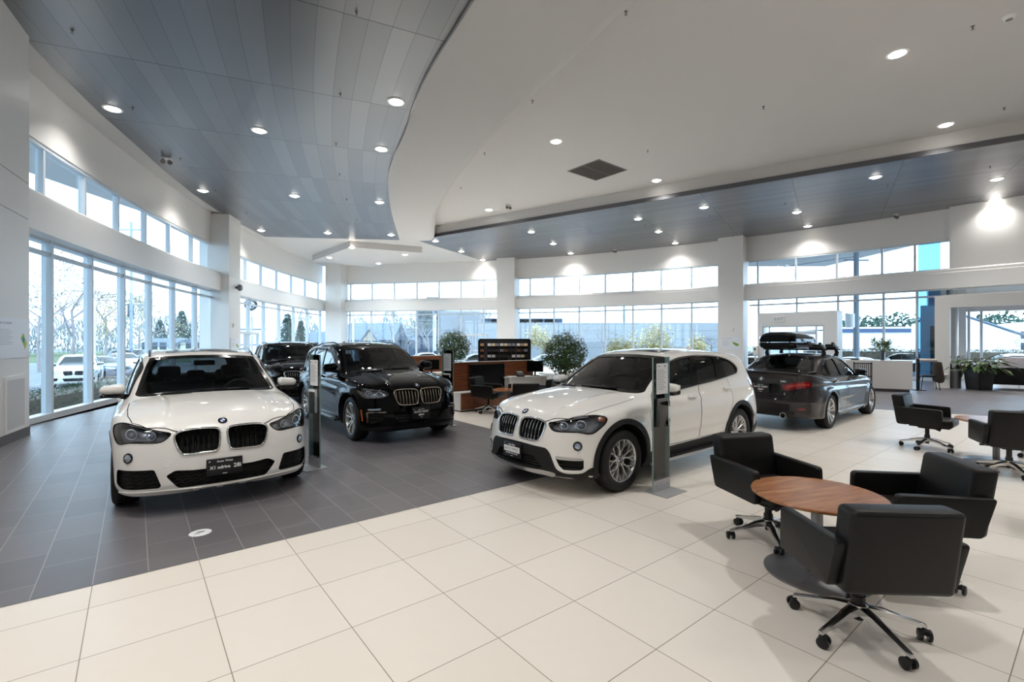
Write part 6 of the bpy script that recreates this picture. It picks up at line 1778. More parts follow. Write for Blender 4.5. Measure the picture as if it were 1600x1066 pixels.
ball_tree(-1.91, 15.6, 1.48, 0.51, 'round headed green tree in a pot behind the black crossover and wood partition')
ball_tree(1.40, 12.5, 1.33, 0.54, 'larger round headed green tree in a pot above the white crossover bonnet', 3800)

# ---- reception end
rd = empty('reception_desk', (12.55, 15.95, 0)); rd.rotation_euler = (0, 0, R(-27)); tag(rd, 'plain white reception counter with a vase of flowers on it', 'counter')
mb = MB(); mb.box(-1.15, 0.62, -0.40, -0.36, 0.10, 1.03); mb.build('front_panel', M_desk, rd, smooth=None)
mb = MB(); mb.box(-1.15, 0.62, -0.36, 0.40, 1.0, 1.03); mb.box(-1.15, 0.62, -0.36, 0.40, 0.70, 0.73); mb.build('counter_top', M_desk, rd, smooth=None)
mb = MB(); mb.box(0.58, 0.62, -0.36, 0.40, 0.10, 1.0); mb.box(-1.15, -1.11, -0.36, 0.40, 0.10, 1.0); mb.build('end_panel', M_desk, rd, smooth=None)
mb = MB(); mb.box(-1.10, 0.56, -0.34, 0.34, 0.0, 0.10); mb.build('plinth', M_base, rd, smooth=None)
va = empty('flower_vase', (12.42, 15.92, 1.03)); tag(va, 'dark glass vase of leafy flowers standing on the white reception counter', 'vase')
mb = MB(); mb.lathe([(0.001, 0), (0.05, 0), (0.055, 0.02), (0.045, 0.12), (0.06, 0.30), (0.055, 0.30), (0.04, 0.12), (0.001, 0.03)], 20, cap=False); mb.build('vase', mat('dark_vase_glass', rgb(52, 66, 82), 0.08, coat=0.5), va, smooth=40)
mb = MB(); fl = MB(); q = random.Random(5)
for k in range(60):
    a, b = q.uniform(0, 2 * PI), q.uniform(0.2, 2.4); d = Vector((math.cos(a), math.sin(a), b)).normalized(); L = q.uniform(0.26, 0.52)
    p = Vector((0, 0, 0.26)); e = p + d * L; mb.tube([p, e], 0.004, 4)
    for j in range(5): leaf(mb, p + d * L * q.uniform(0.5, 1.0), (d + Vector((q.uniform(-1, 1), q.uniform(-1, 1), q.uniform(-.6, .5))) * 0.8), (0, 0, 1), q.uniform(0.08, 0.16), 0.04)
    if k % 6 == 0:
        for j in range(8): leaf(fl, e * 0.8 + Vector((0, 0, 0.05)), (math.cos(j * .8), math.sin(j * .8), 0.6), (0, 0, 1), 0.08, 0.04)
mb.build('leaves', M_leaf2, va, smooth=None, fix=False); fl.build('blossoms', mat('cream_blossom', rgb(206, 182, 128), 0.6), va, smooth=None, fix=False)
mb = MB(); mb.rbox(-0.12, 0.12, -0.10, 0.10, 0, 0.012, 0.003); mb.rbox(-0.10, 0.10, -0.08, 0.08, 0.012, 0.035, 0.006); tag(mb.build('card_tray', M_plastic, None, loc=(11.66, 16.15, 1.03), rz=R(-27)), 'flat dark tray on the end of the reception counter', 'tray')
# barred brochure rack
br = empty('brochure_rack', (11.52, 15.6, 0), R(-36)); tag(br, 'black barred rack standing between the grey sedan and the reception counter', 'rack')
mb = MB()
for z in (0.10, 0.50, 0.92): mb.box(-0.25, 0.25, -0.02, 0.02, z, z + 0.03)
for x in (-0.25, 0.22): mb.box(x, x + 0.03, -0.03, 0.03, 0, 0.98)
mb.build('frame', M_plastic, br, smooth=None)
for k in range(9):
    c = MB(); c.cyl((-0.20 + 0.05 * k, 0, 0.1), (-0.20 + 0.05 * k, 0, 0.92), 0.011, n=8); c.build('bar', M_plastic, br)
mb = MB(); mb.box(-0.25, 0.25, -0.18, 0.18, 0, 0.02); mb.build('base', M_plastic, br, smooth=None)
# coat hung chairs
ck = empty('visitor_chair', (14.35, 16.35, 0), R(-120)); tag(ck, 'black legged chair hung with a dark brown jacket beside the reception counter', 'chair')
mb = MB(); mb.rbox(-0.22, 0.22, -0.22, 0.22, 0.44, 0.49, 0.02); mb.build('seat', M_plastic, ck)
mb = MB(); mb.rbox(-0.22, 0.22, 0.20, 0.24, 0.55, 0.92, 0.015); mb.build('backrest', M_plastic, ck)
for sx in (-1, 1):
    for sy in (-1, 1):
        c = MB(); c.cyl((sx * 0.19, sy * 0.19, 0.46), (sx * 0.23, sy * 0.25, 0.0), 0.012, n=8); c.build('leg', M_plastic, ck)
M_coat = mat('brown_jacket', rgb(52, 42, 34), 0.85, noise=0.2, nscale=20, bump=0.3, bscale=60)
mb = MB(); pts = []
for i, (z, w, d) in enumerate(((0.94, 0.20, 0.06), (0.90, 0.25, 0.10), (0.75, 0.27, 0.12), (0.55, 0.28, 0.13), (0.35, 0.30, 0.15), (0.26, 0.29, 0.14))):
    for k in range(20):
        a = 2 * PI * k / 20; f = 1 + 0.10 * math.sin(3 * a + i) + 0.05 * math.sin(7 * a)
        pts.append((w * math.cos(a) * f, 0.24 + d * math.sin(a) * f, z - 0.03 * math.cos(2 * a) * (i > 3)))
fs = [(i * 20 + k, i * 20 + (k + 1) % 20, (i + 1) * 20 + (k + 1) % 20, (i + 1) * 20 + k) for i in range(5) for k in range(20)] + [tuple(range(20)), tuple(range(100, 120))]
mb.add(pts, fs); o = mb.build('jacket', M_coat, None, loc=(14.35, 16.35, 0.02), rz=R(-120), smooth=60); tag(o, 'dark brown jacket draped over the chair back by the window', 'jacket')
mb = MB(); mb.rbox(-0.24, 0.24, -0.12, 0.12, 0, 0.10, 0.045, seg=4); o = mb.build('pale_cushion', mat('pale_fabric', rgb(196, 184, 178), 0.9, bump=0.2), None, loc=(14.20, 16.22, 0.965), rz=R(-32)); tag(o, 'pale folded scarf lying on top of the jacket', 'scarf'); o.name = 'folded_scarf'
st = empty('coat_stand', (13.72, 16.05, 0)); tag(st, 'slim black coat stand at the end of the reception counter', 'stand')
mb = MB(); mb.rbox(-0.035, 0.035, -0.035, 0.035, 0.02, 1.06, 0.008); mb.build('post', M_plastic, st)
mb = MB(); mb.rbox(-0.16, 0.16, -0.16, 0.16, 0, 0.02, 0.006); mb.build('base', M_plastic, st)
mb = MB(); mb.tube([(0, 0, 1.04), (-0.10, 0, 1.16), (-0.12, 0, 1.30)], 0.012, 8); mb.build('hook', M_plastic, st)
# umbrella bin
ub = empty('umbrella_bin', (15.72, 16.86, 0)); tag(ub, 'brushed steel umbrella bin beside the white portal pier', 'bin')
mb = MB(); mb.lathe([(0.001, 0.0), (0.17, 0.0), (0.17, 0.62), (0.16, 0.62), (0.16, 0.02), (0.001, 0.02)], 28, cap=False); mb.build('drum', M_steel, ub, smooth=40)
mb = MB(); mb.lathe([(0.165, 0.60), (0.19, 0.66), (0.175, 0.66)], 28, cap=False); mb.build('liner', M_paper, ub, smooth=40)
M_umb = [mat('umbrella_navy', rgb(24, 28, 44), 0.7), mat('umbrella_white', rgb(222, 222, 222), 0.7), mat('umbrella_black', rgb(18, 18, 20), 0.7), mat('umbrella_orange', rgb(196, 92, 48), 0.7)]
for k, (dx, dy, tx, ty, L, mi, lb) in enumerate(((-0.06, 0.02, -0.10, 0.02, 1.12, 0, 'dark blue folded umbrella'), (0.02, -0.03, 0.02, -0.05, 1.14, 2, 'black folded umbrella'), (0.06, 0.03, 0.14, 0.02, 1.0, 2, 'black folded umbrella leaning outward'), (0.04, -0.05, 0.24, -0.06, 0.92, 1, 'white folded umbrella'), (0.0, 0.06, 0.30, 0.0, 0.95, 3, 'orange tipped folded umbrella'))):
    u = empty('umbrella', (15.72, 16.86, 0)); tag(u, lb + ' standing in the steel bin', 'umbrella', 'umbrellas in the steel bin')
    a = Vector((dx, dy, 0.03)); b = Vector((dx + tx, dy + ty, L)); d = b - a
    mb = MB(); mb.tube([a, a + d * 0.3, a + d * 0.72, a + d * 0.80], [0.012, 0.035, 0.045, 0.012], 10); mb.build('canopy', M_umb[mi], u)
    mb = MB(); mb.tube([a + d * 0.78, a + d * 0.97, b, b + Vector((0.03, 0, 0.01)), b + Vector((0.05, 0, -0.05))], 0.012, 8); mb.build('handle', M_umb[2], u)
# big planter
pl = empty('planter', (15.98, 16.25, 0)); tag(pl, 'large dark planter with broad leafed plant before the black sofa', 'planter')
mb = MB(); mb.rbox(-0.29, 0.29, -0.29, 0.29, 0.0, 0.76, 0.02, 0, lambda p: (p[0] * (0.80 + 0.26 * p[2]), p[1] * (0.80 + 0.26 * p[2]), p[2])); mb.build('pot', M_pot, pl)
mb = MB(); q = random.Random(11)
for k in range(150):
    a = q.uniform(0, 2 * PI); b = q.uniform(0.05, 1.1); d = Vector((math.cos(a), math.sin(a), b)).normalized(); L = q.uniform(0.25, 0.62)
    if d.x > 0.3: L *= 1.25
    p = Vector((q.uniform(-.15, .15), q.uniform(-.15, .15), 0.74)); e = p + d * L + Vector((0, 0, -0.10 * L))
    mb.tube([p, p + d * L * 0.6, e], 0.005, 4, mi=1)
    leaf(mb, e, (d + Vector((0, 0, -0.7))), (0, 0, 1), q.uniform(0.22, 0.34), q.uniform(0.09, 0.14), 0)
mb.build('leaves', [M_leaf2, M_bark], pl, smooth=None, fix=False)
# sofas
def sofa(o, rz, L, mt, label, z=0.0):
    root = empty('sofa', (o[0], o[1], z), rz); tag(root, label, 'sofa')
    mb = MB(); mb.rbox(0, L, 0, 0.85, 0.17, 0.44, 0.03); mb.build('seat', mt, root, smooth=50)
    mb = MB(); mb.rbox(0, L, -0.02, 0.17, 0.17, 0.76, 0.03); mb.build('backrest', mt, root, smooth=50)
    for x in (0, L - 0.14): mb = MB(); mb.rbox(x, x + 0.14, 0.10, 0.85, 0.40, 0.62, 0.03); mb.build('armrest', mt, root, smooth=50)
    for x in (0.10, L * 0.5, L - 0.10):
        for y in (0.05, 0.78):
            c = MB(); c.cyl((x, y, 0), (x, y, 0.18), 0.014, n=8); c.build('leg', M_alu, root)
sofa((16.45, 16.55), R(-33), 2.1, M_leather, 'long black leather sofa behind the dark planter, back turned')
M_greyf = mat('grey_upholstery', rgb(128, 126, 130), 0.85, noise=0.08, nscale=20, bump=0.15)
def tub(o, rz, label):
    root = empty('lounge_chair', (o[0], o[1], 0), rz); tag(root, label, 'armchair', 'grey lounge chairs by the far window')
    mb = MB(); mb.rbox(-0.42, 0.42, -0.38, 0.38, 0.22, 0.50, 0.05); mb.build('seat', M_greyf, root, smooth=50)
    mb = MB(); mb.rbox(-0.46, 0.46, -0.44, -0.30, 0.22, 1.06, 0.07, seg=4); mb.build('backrest', M_greyf, root, smooth=50)
    for s in (-1, 1): mb = MB(); mb.rbox(min(s * .36, s * .48), max(s * .36, s * .48), -0.40, 0.36, 0.22, 0.68, 0.045); mb.build('armrest', M_greyf, root, smooth=50)
    for sx in (-1, 1):
        for sy in (-1, 1): c = MB(); c.cyl((sx * .36, sy * .32, 0), (sx * .34, sy * .30, .23), .015, n=8); c.build('leg', M_alu, root)
for a, b, lb in ((2.05, 4.2, 'grey lounge chair by the far window, beside the planter leaves'), (3.15, 4.3, 'taller looking grey lounge chair by the far window, between its two neighbours'), (4.2, 4.2, 'grey lounge chair by the far window, cut off by the picture edge')):
    p = pp(a, b); tub(p, R(-45), lb)
# picture on the dark panel
p = pp(-0.20, 5.86); pf = empty('picture_frame', (p[0], p[1], 1.62), R(-45.6)); tag(pf, 'small dark framed white print on the dark wood panel', 'picture')
mb = MB(); mb.box(-0.18, 0.18, -0.01, 0.03, -0.24, 0.24); mb.build('frame', M_gloss, pf, smooth=None)
mb = MB(); mb.box(-0.15, 0.15, -0.014, -0.01, -0.21, 0.21); mb.build('print', M_paper, pf, smooth=None)

# ---- roof rack and box on the sedan
SED = (6.60, 10.65, R(40.3))
rr_ = empty('roof_rack', (SED[0], SED[1], 0), SED[2]); tag(rr_, 'black roof bars with carrier clamps on the grey sedan', 'roof rack')
for x in (-0.72, 0.10):
    mb = MB(); mb.rbox(x - 0.035, x + 0.035, -0.62, 0.62, 1.475, 1.50, 0.010); bar = mb.build('crossbar', M_caster, rr_)
    for s in (-1, 1):
        c = MB(); T = lambda p, s=s: (p[0] + 0.0, p[1], p[2])
        c.tube([(x, s * 0.535, 1.345), (x, s * 0.56, 1.42), (x, s * 0.54, 1.485)], [0.045, 0.040, 0.032], 10); c.build('foot', M_caster, bar)
for k, x in enumerate((-0.70, 0.12)):
    c = MB()
    c.rbox(x - 0.10, x + 0.12, -0.56, -0.30, 1.50, 1.555, 0.02); c.rbox(x - 0.05, x + 0.16, -0.50, -0.34, 1.55, 1.60, 0.02); c.sphere((x + 0.13, -0.44, 1.61), 0.035, 12, 8)
    c.build('carrier_clamp', M_caster, rr_, smooth=50)
rb = empty('roof_box', (SED[0], SED[1], 0), SED[2]); tag(rb, 'glossy black luggage box carried on the roof bars of the grey sedan', 'roof box')
def box_shape(z_split, lower):
    mb = MB(); vs = []; n = 28; m = 18
    for i in range(m + 1):
        t = i / m; x = -1.22 + 1.85 * t
        w = 0.36 * (1 - 0.10 * t - 0.55 * max(0, t - 0.55) ** 2 * 2) * min(1, 0.80 + 3.2 * t) * min(1, (1 - t) * 7 + 0.05) ** 0.5
        h = (0.215 - 0.02 * t - 0.17 * max(0, t - 0.35) ** 1.5) * min(1, 0.72 + 2.6 * t) * min(1, (1 - t) * 6 + 0.05) ** 0.5
        for k in range(n):
            a = PI * k / (n - 1); c, s = math.cos(a), math.sin(a)
            yy = math.copysign(abs(c) ** 0.45, c) * w; zz = abs(s) ** 0.55
            vs.append((x, 0.21 + yy, z_split + (zz * h if not lower else -zz * 0.14 * min(1, h / 0.12))))
    fs = [(i * n + k, i * n + k + 1, (i + 1) * n + k + 1, (i + 1) * n + k) for i in range(m) for k in range(n - 1)]
    fs += [tuple(range(n)), tuple(range(m * n, (m + 1) * n))] + [(i * n, (i + 1) * n, (i + 1) * n + n - 1, i * n + n - 1) for i in range(m)]
    return mb.add(vs, fs)
box_shape(1.645, False).build('lid', M_black, rb, smooth=50)
box_shape(1.640, True).build('base_shell', M_gloss, rb, smooth=50)
mb = MB(); mb.rbox(-0.45, -0.25, -0.175, -0.155, 1.60, 1.66, 0.006); mb.build('lock', M_plastic, rb)
# ------------------------------------------------------------------ outside: car park, hedges, trees, neighbours
GZ = -0.70
M_asph = mat('asphalt', rgb(118, 122, 128), 0.85, noise=0.15, nscale=0.6)
M_lawn = mat('lawn', rgb(92, 104, 74), 0.95, noise=0.3, nscale=1.5)
mb = MB(); mb.box(-140, 140, -60, 220, GZ - 0.3, GZ); struct(mb.build('pavement', M_asph, smooth=None))
mb = MB(); mb.box(-95, -30, 52, 200, GZ, GZ + 0.03); struct(mb.build('lawn', M_lawn, smooth=None))
# the plinth under the room
mb = MB(); pl_ = [(x, y) for x, y in room]
out_ = [(-9.4, -9.3), (26.4, -9.3), (26.4, 12.6), pp(11.2, 6.4), pp(-0.9, 6.4), (18.5, 21.2)] + [tuple(p) for p in piece(offset_curve(CB, 0.8), 18.0, -12.6, 1.0, 0)] + [tuple(p) for p in piece(offset_curve(CS, 0.8), 33.9, 8.6, 1.0, 1)] + [(-9.5, 5.0)]
mb.prism(out_, 'z', GZ, -0.012); struct(mb.build('slab', mat('concrete', rgb(150, 150, 148), 0.8, noise=0.08, nscale=3), smooth=None))
M_hedge = mat('hedge_leaves', rgb(70, 96, 62), 0.55, noise=0.5, nscale=9)
M_brownhedge = mat('brown_hedge_twigs', rgb(122, 112, 98), 0.8, noise=0.3, nscale=6)
def hedge(line, w, z0, z1, mt, label, n, L=0.07):
    q = random.Random(len(label)); mb = MB(); line = [np.array(p, float) for p in line]
    core = MB(); ribbon(core, np.array(line), rect(0.1, w - 0.1, z0, z1 - 0.08))
    seg = [np.linalg.norm(line[i + 1] - line[i]) for i in range(len(line) - 1)]; tot = sum(seg)
    for k in range(n):
        d = q.uniform(0, tot); i = 0
        while i < len(seg) - 1 and d > seg[i]: d -= seg[i]; i += 1
        t = (line[i + 1] - line[i]) / seg[i]; nn = np.array([-t[1], t[0]]); p = line[i] + t * d
        f = q.random()
        if f < 0.45: o, z, nr = q.uniform(0, w), z1 + q.uniform(-.08, .05), Vector((0, 0, 1))
        elif f < 0.8: o, z, nr = q.uniform(-.05, .05), q.uniform(z0, z1), Vector((-nn[0], -nn[1], 0.3))
        else: o, z, nr = w + q.uniform(-.05, .05), q.uniform(z0, z1), Vector((nn[0], nn[1], 0.3))
        p = p + nn * o
        leaf(mb, (p[0], p[1], z), (q.uniform(-1, 1), q.uniform(-1, 1), q.uniform(-.4, .8)), nr, L * q.uniform(.7, 1.4), L * 0.55)
    o = mb.build('hedge', mt, None, smooth=None, fix=False); tag(o, label, 'hedge')
    core.build('branches', M_brownhedge, o, smooth=None)
    return o
hedge([tuple(p) for p in piece(offset_curve(CS, 1.5), 7.4, 20.0, 0.8, 1)], 1.3, GZ, 0.30, M_hedge, 'clipped green hedge running outside the tall side windows', 6000)
hedge([(20.5, 33.0), (24.0, 31.5), (32.0, 27.5), (40, 22)], 1.6, GZ, 1.05, M_brownhedge, 'brownish winter hedge outside, before the white warehouse', 4000, 0.14)
hedge([(12.5, 38.5), (16.5, 37.5), (18.5, 36.0)], 1.4, GZ, 0.75, M_brownhedge, 'brown shrubs outside beside the white entrance porch', 1500, 0.14)

M_twig = mat('bare_twigs', rgb(150, 142, 142), 0.9, noise=0.2, nscale=5)
M_yel = mat('yellow_autumn_leaves', rgb(206, 176, 96), 0.7, noise=0.35, nscale=3)
M_oliv = mat('olive_leaves', rgb(104, 112, 88), 0.7, noise=0.4, nscale=3)
M_pale = mat('pale_willow_leaves', rgb(206, 192, 142), 0.7, noise=0.3, nscale=3)
M_conif = mat('conifer_needles', rgb(52, 78, 66), 0.7, noise=0.4, nscale=2)
def bare_tree(x, y, h, seed, label, leaves=0, lm=None, spread=0.55, willow=False, lift=0.35, lsize=0.22):
    q = random.Random(seed); root = empty('tree', (x, y, GZ)); tag(root, label, 'tree', 'trees outside')
    tw = MB(); lf = MB(); tips = []
    def grow(p, d, L, r, lev):
        e = p + d * L; m = p + d * L * 0.5 + Vector((q.uniform(-.06, .06), q.uniform(-.06, .06), 0)) * L
        tw.tube([p, m, e], [r, r * 0.85, r * 0.65], 5 if lev < 2 else 3, caps=False)
        if lev >= 5: tips.append((e, d)); return
        for k in range(3 if lev else 4):
            a = d.orthogonal(); a.rotate(Matrix.Rotation(q.uniform(0, 2 * PI), 3, d))
            nd = (d + a * q.uniform(0.4, 0.9) * (1 + spread) + Vector((0, 0, 0.18 if not willow or lev < 2 else -0.5))).normalized()
            grow(p + d * L * q.uniform(0.55, 1.0) if lev else e - d * L * 0.15 * k, nd, L * q.uniform(0.58, 0.78), r * 0.55, lev + 1)
            if lev >= 2: tips.append((p + d * L * q.random(), nd))
    grow(Vector((0, 0, 0)), Vector((0, 0, 1)), h * lift, h * 0.011, 0)
    tw.build('branches', M_twig, root, smooth=None, fix=False)
    if leaves:
        for k in range(leaves):
            p, d = tips[q.randrange(len(tips))]
            off = Vector((q.gauss(0, .25), q.gauss(0, .25), q.gauss(0, .25) - (q.random() * 1.8 if willow else 0)))
            leaf(lf, p + off, (q.uniform(-1, 1), q.uniform(-1, 1), q.uniform(-1, .5)), (q.uniform(-1, 1), q.uniform(-1, 1), 1), lsize * q.uniform(.7, 1.4), lsize * 0.5)
        lf.build('leaves', lm, root, smooth=None, fix=False)
    return root
def conifer(x, y, h, w, label, seed=1, n=2200):
    q = random.Random(seed); root = empty('conifer', (x, y, GZ)); tag(root, label, 'tree', 'evergreens outside')
    mb = MB(); mb.tube([(0, 0, 0), (0, 0, h * 0.95)], [h * 0.02, 0.02], 6); mb.build('trunk', M_bark, root)
    mb = MB()
    for k in range(n):
        t = q.random() ** 1.9; a = q.uniform(0, 2 * PI); rr = w / 2 * (1 - t) * (0.72 + 0.28 * math.sin(a * 4 + t * 17)) * q.uniform(0.35, 1.2)
        p = Vector((rr * math.cos(a), rr * math.sin(a), h * (0.08 + 0.92 * t)))
        leaf(mb, p, (math.cos(a), math.sin(a), -0.5), (0, 0, 1), h * 0.075 * q.uniform(.6, 1.3), h * 0.032)
    mb.build('needles', M_conif, root, smooth=None, fix=False)
def px(p, Y): return (p - 800) / FOC * Y
for p, Y, h, sd_, lab, lv, lm, kw in (
    (62, 36, 12, 3, 'bare twiggy tree outside the side windows, beside the white pier', 500, M_oliv, {}),
    (112, 45, 15, 5, 'tall bare tree with a few olive leaves behind the parked white car', 900, M_oliv, {}),
    (165, 56, 15, 8, 'bare tree with yellow leaves behind the parked blue car', 500, M_yel, {}),
    (218, 57, 12, 9, 'yellow leaved street tree beyond the traffic signal', 900, M_yel, {}),
    (320, 86, 9.5, 12, 'thin bare tree beyond the last pane of the side glazing', 0, None, {}),
    (612, 50, 8.2, 21, 'bare tree before the gabled house', 0, None, {}), (668, 52, 8.5, 22, 'slim bare tree before the dark slate building', 700, M_oliv, {'spread': 0.1}),
    (636, 62, 7, 23, 'small bare tree between the house and the slate building', 0, None, {}), (737, 48, 8.5, 24, 'bare tree before the pale concrete wall, above the display rack', 0, None, {}),
    (822, 56, 6.8, 25, 'bare tree before the concrete wall just past the white column', 0, None, {}), (852, 46, 4.9, 26, 'pale yellow tree above the round potted tree', 1500, M_pale, {'lsize': .26}),
    (905, 50, 7.4, 27, 'spreading bare tree before the concrete wall', 0, None, {}), (945, 53, 6.6, 28, 'bare tree beside the pale willow', 0, None, {'spread': .8}),
    (1003, 44, 6.0, 29, 'pale yellow willow before the concrete wall', 3400, M_pale, {'willow': True, 'lsize': .26}), (972, 40, 4.2, 32, 'smaller pale willow beside the light pole', 1600, M_pale, {'willow': True, 'lsize': .26}), (1040, 52, 6.4, 30, 'bare tree behind the willow', 300, M_pale, {}),
    (1078, 48, 3.6, 33, 'small pale yellow tree above the white car roof', 900, M_pale, {'lsize': .24}), (1112, 44, 5.4, 31, 'bare tree beside the poster column', 0, None, {'spread': .9}),
    (1546, 46, 3.0, 35, 'small bare bush before the white gabled building', 0, None, {}), (1606, 40, 5.5, 36, 'bare tree outside the lounge windows at the picture edge', 0, None, {})):
    bare_tree(px(p, Y), Y, h, sd_, lab, lv, lm, **kw)
conifer(px(284, 78), 78, 7.4, 6.0, 'dark conifer outside the side windows, the tallest there', 1)
conifer(px(250, 84), 84, 6.2, 5.5, 'lower dark conifer beside the white low house', 2)
conifer(px(449, 48), 48, 5.2, 3.0, 'dense olive conifer behind the black cars', 3); conifer(px(470, 56), 56, 4.8, 2.6, 'olive conifer next to the grey roofed house', 4)
conifer(px(423, 67), 67, 6.2, 3.2, 'bluish conifer beside the side entrance doors', 5)
# woods behind the warehouse
mb = MB(); q = random.Random(3)
for k in range(5200):
    u = q.random(); X = 62 + u * 46; Y = 92 - u * 14 + q.uniform(-3, 3); top = 6.0 + 1.1 * math.sin(u * 40) * q.random() + 0.6 * math.sin(u * 97)
    leaf(mb, (X, Y, q.uniform(1.0, top)), (q.uniform(-1, 1), q.uniform(-1, 1), q.uniform(-1, .3)), (0, -1, .5), 0.9, 0.5)
o = mb.build('treeline', M_conif, None, smooth=None, fix=False); tag(o, 'dark wooded treeline behind the white warehouse', 'trees', kind='stuff')
# woods on the far side of the street, haze put into their colour
M_haze = mat('far_woods_haze_tint', rgb(146, 150, 152), 0.95, noise=0.25, nscale=0.5)
mb = MB(); q = random.Random(9)
for k in range(15000):
    u = q.random(); a = R(150 - 62 * u); D = 108 + q.uniform(-6, 6); top = 6.0 + 2.6 * math.sin(u * 57) * math.sin(u * 23) + 1.2 * math.sin(u * 131)
    leaf(mb, (D * math.cos(a), D * math.sin(a), GZ + q.random() ** 0.8 * max(1.5, top)), (q.uniform(-.5, .5), q.uniform(-.5, .5), 1), (q.uniform(-1, 1), -1, .2), q.uniform(.8, 1.7), q.uniform(.08, .22))
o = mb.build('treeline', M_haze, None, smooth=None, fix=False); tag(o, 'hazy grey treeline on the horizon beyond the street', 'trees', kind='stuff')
# neighbouring buildings
M_bwall = mat('concrete_wall', rgb(146, 148, 152), 0.8, noise=0.06, nscale=0.8)
M_bdark = mat('dark_window_band', rgb(62, 76, 92), 0.25)
M_slate = mat('slate_cladding', rgb(86, 98, 116), 0.7, noise=0.15, nscale=1.2)
M_white2 = mat('white_render', rgb(240, 240, 240), 0.8, noise=0.02, nscale=1)
M_roof = mat('grey_shingle_roof', rgb(96, 108, 122), 0.8, noise=0.15, nscale=2)
M_timber = mat('timber_gable', rgb(176, 160, 140), 0.8, noise=0.1, nscale=3)
M_fascia = mat('blue_fascia', rgb(58, 78, 112), 0.5)
b0 = empty('office_block', (px(690, 62), 62, GZ)); tag(b0, 'long pale concrete office block across the street', 'building')
mb = MB(); mb.box(5.0, 40, 0, 14, 0, 4.75); mb.box(-0.2, 5.0, 0, 14, 0, 6.3); mb.build('wall', M_bwall, b0, smooth=None)
mb = MB()
for z in (1.5, 2.6, 3.7): mb.box(-0.2, 40, -0.012, 0, z, z + 0.05)
mb.build('joint_lines', mat('joint_grey', rgb(120, 124, 130), 0.8), b0, smooth=None)
mb = MB(); mb.box(5.5, 16, 2, 12, 4.75, 5.4); mb.build('roof_plant', M_bdark, b0, smooth=None)
for x in (6.4, 8.2, 10.0, 11.8, 13.6): m2 = MB(); m2.box(x, x + 1.5, 1.96, 2.02, 4.82, 5.3); m2.build('window', MATS['dark_screen'], b0, smooth=None)
b1 = empty('slate_building', (px(652, 66), 66, GZ)); tag(b1, 'dark slate clad building with a white upright sign', 'building')
mb = MB(); mb.box(0, 3.7, 0, 10, 0, 6.6); mb.build('wall', M_slate, b1, smooth=None)
for z in (1.0, 2.6, 4.2, 5.6): m2 = MB(); m2.box(0.3, 1.5, -0.03, 0.02, z, z + 0.9); m2.build('window', M_bdark, b1, smooth=None)
mb = MB(); mb.box(2.2, 2.7, -0.3, -0.1, 1.0, 6.2); mb.build('upright_sign', M_white2, b1, smooth=None)
def house(x, y, w, d, h, rh, label, wall=M_white2, gable=None, rz=0.0):
    root = empty('house', (x, y, GZ), rz); tag(root, label, 'house')
    mb = MB(); mb.box(-w / 2, w / 2, 0, d, 0, h); mb.build('wall', wall, root, smooth=None)
    mb = MB(); mb.prism([(-0.3, h - 0.1), (d / 2, h + rh), (d + 0.3, h - 0.1)], 'x', -w / 2 - 0.4, w / 2 + 0.4); mb.build('roof', M_roof, root, smooth=None)
    if gable:
        mb = MB(); mb.prism([(gable[0] - gable[1], h - 0.2), (gable[0], h + gable[2]), (gable[0] + gable[1], h - 0.2)], 'y', -0.6, -0.3); mb.build('gable', M_timber, root, smooth=None)
        mb = MB()
        for s in (-1, 1): mb.tube([(gable[0] + s * (gable[1] + 0.2), -0.65, h - 0.35), (gable[0], -0.65, h + gable[2] + 0.15)], 0.14, 4)
        mb.build('barge_board', M_roof, root, smooth=None)
    for k in range(3): m2 = MB(); m2.box(-w * 0.35 + k * w * 0.3, -w * 0.35 + k * w * 0.3 + 0.9, -0.03, 0.02, 1.2, 2.2); m2.build('window', M_bdark, root, smooth=None)
house(px(572, 60), 60, 6.2, 8, 2.6, 2.2, 'blue roofed house with a timber gable, across the street', M_slate, (0.6, 1.0, 1.1))
house(px(637, 75), 75, 5.0, 7, 2.6, 1.8, 'farther grey roofed house behind the bare trees', M_slate)
house(px(490, 58), 58, 3.4, 8, 2.0, 1.6, 'grey roofed house beyond the black cars', M_white2)
house(px(238, 64), 64, 4.0, 7, 1.8, 1.0, 'low white house with a grey roof left of the conifer'.replace(' left of', ' next to'), M_white2)
house(px(312, 66), 66, 5.5, 7, 2.1, 0.5, 'low white building beyond the last side pane', M_white2)
b2 = empty('white_building', (px(392, 52), 52, GZ)); tag(b2, 'white building front outside the side entrance doors', 'building')
mb = MB(); mb.box(-2.0, 1.6, 0, 8, 0, 5.6); mb.build('wall', M_white2, b2, smooth=None)
mb = MB(); mb.box(-2.05, 1.65, -0.05, 0.02, 1.9, 2.0); mb.box(-2.05, 1.65, -0.05, 0.02, 3.6, 3.7); mb.build('canopy_line', M_slate, b2, smooth=None)
b3 = empty('warehouse', (px(1370, 62), 62, GZ)); b3.rotation_euler = (0, 0, R(-14)); tag(b3, 'white warehouse with a dark blue roof edge', 'building')
mb = MB(); mb.box(-4.6, 14, 0, 16, 0, 3.7); mb.build('wall', M_white2, b3, smooth=None)
mb = MB(); mb.box(-4.8, 14, -0.25, 0.1, 3.5, 4.0); mb.build('fascia', M_fascia, b3, smooth=None)
mb = MB(); mb.prism([(-0.25, 4.0), (16, 4.6), (16, 4.0)], 'x', -4.8, 14); mb.build('roof', M_white2, b3, smooth=None)
b4 = empty('gabled_hall', (px(1545, 47), 47, GZ)); b4.rotation_euler = (0, 0, R(-35)); tag(b4, 'white gabled hall with dark windows outside the lounge', 'building')
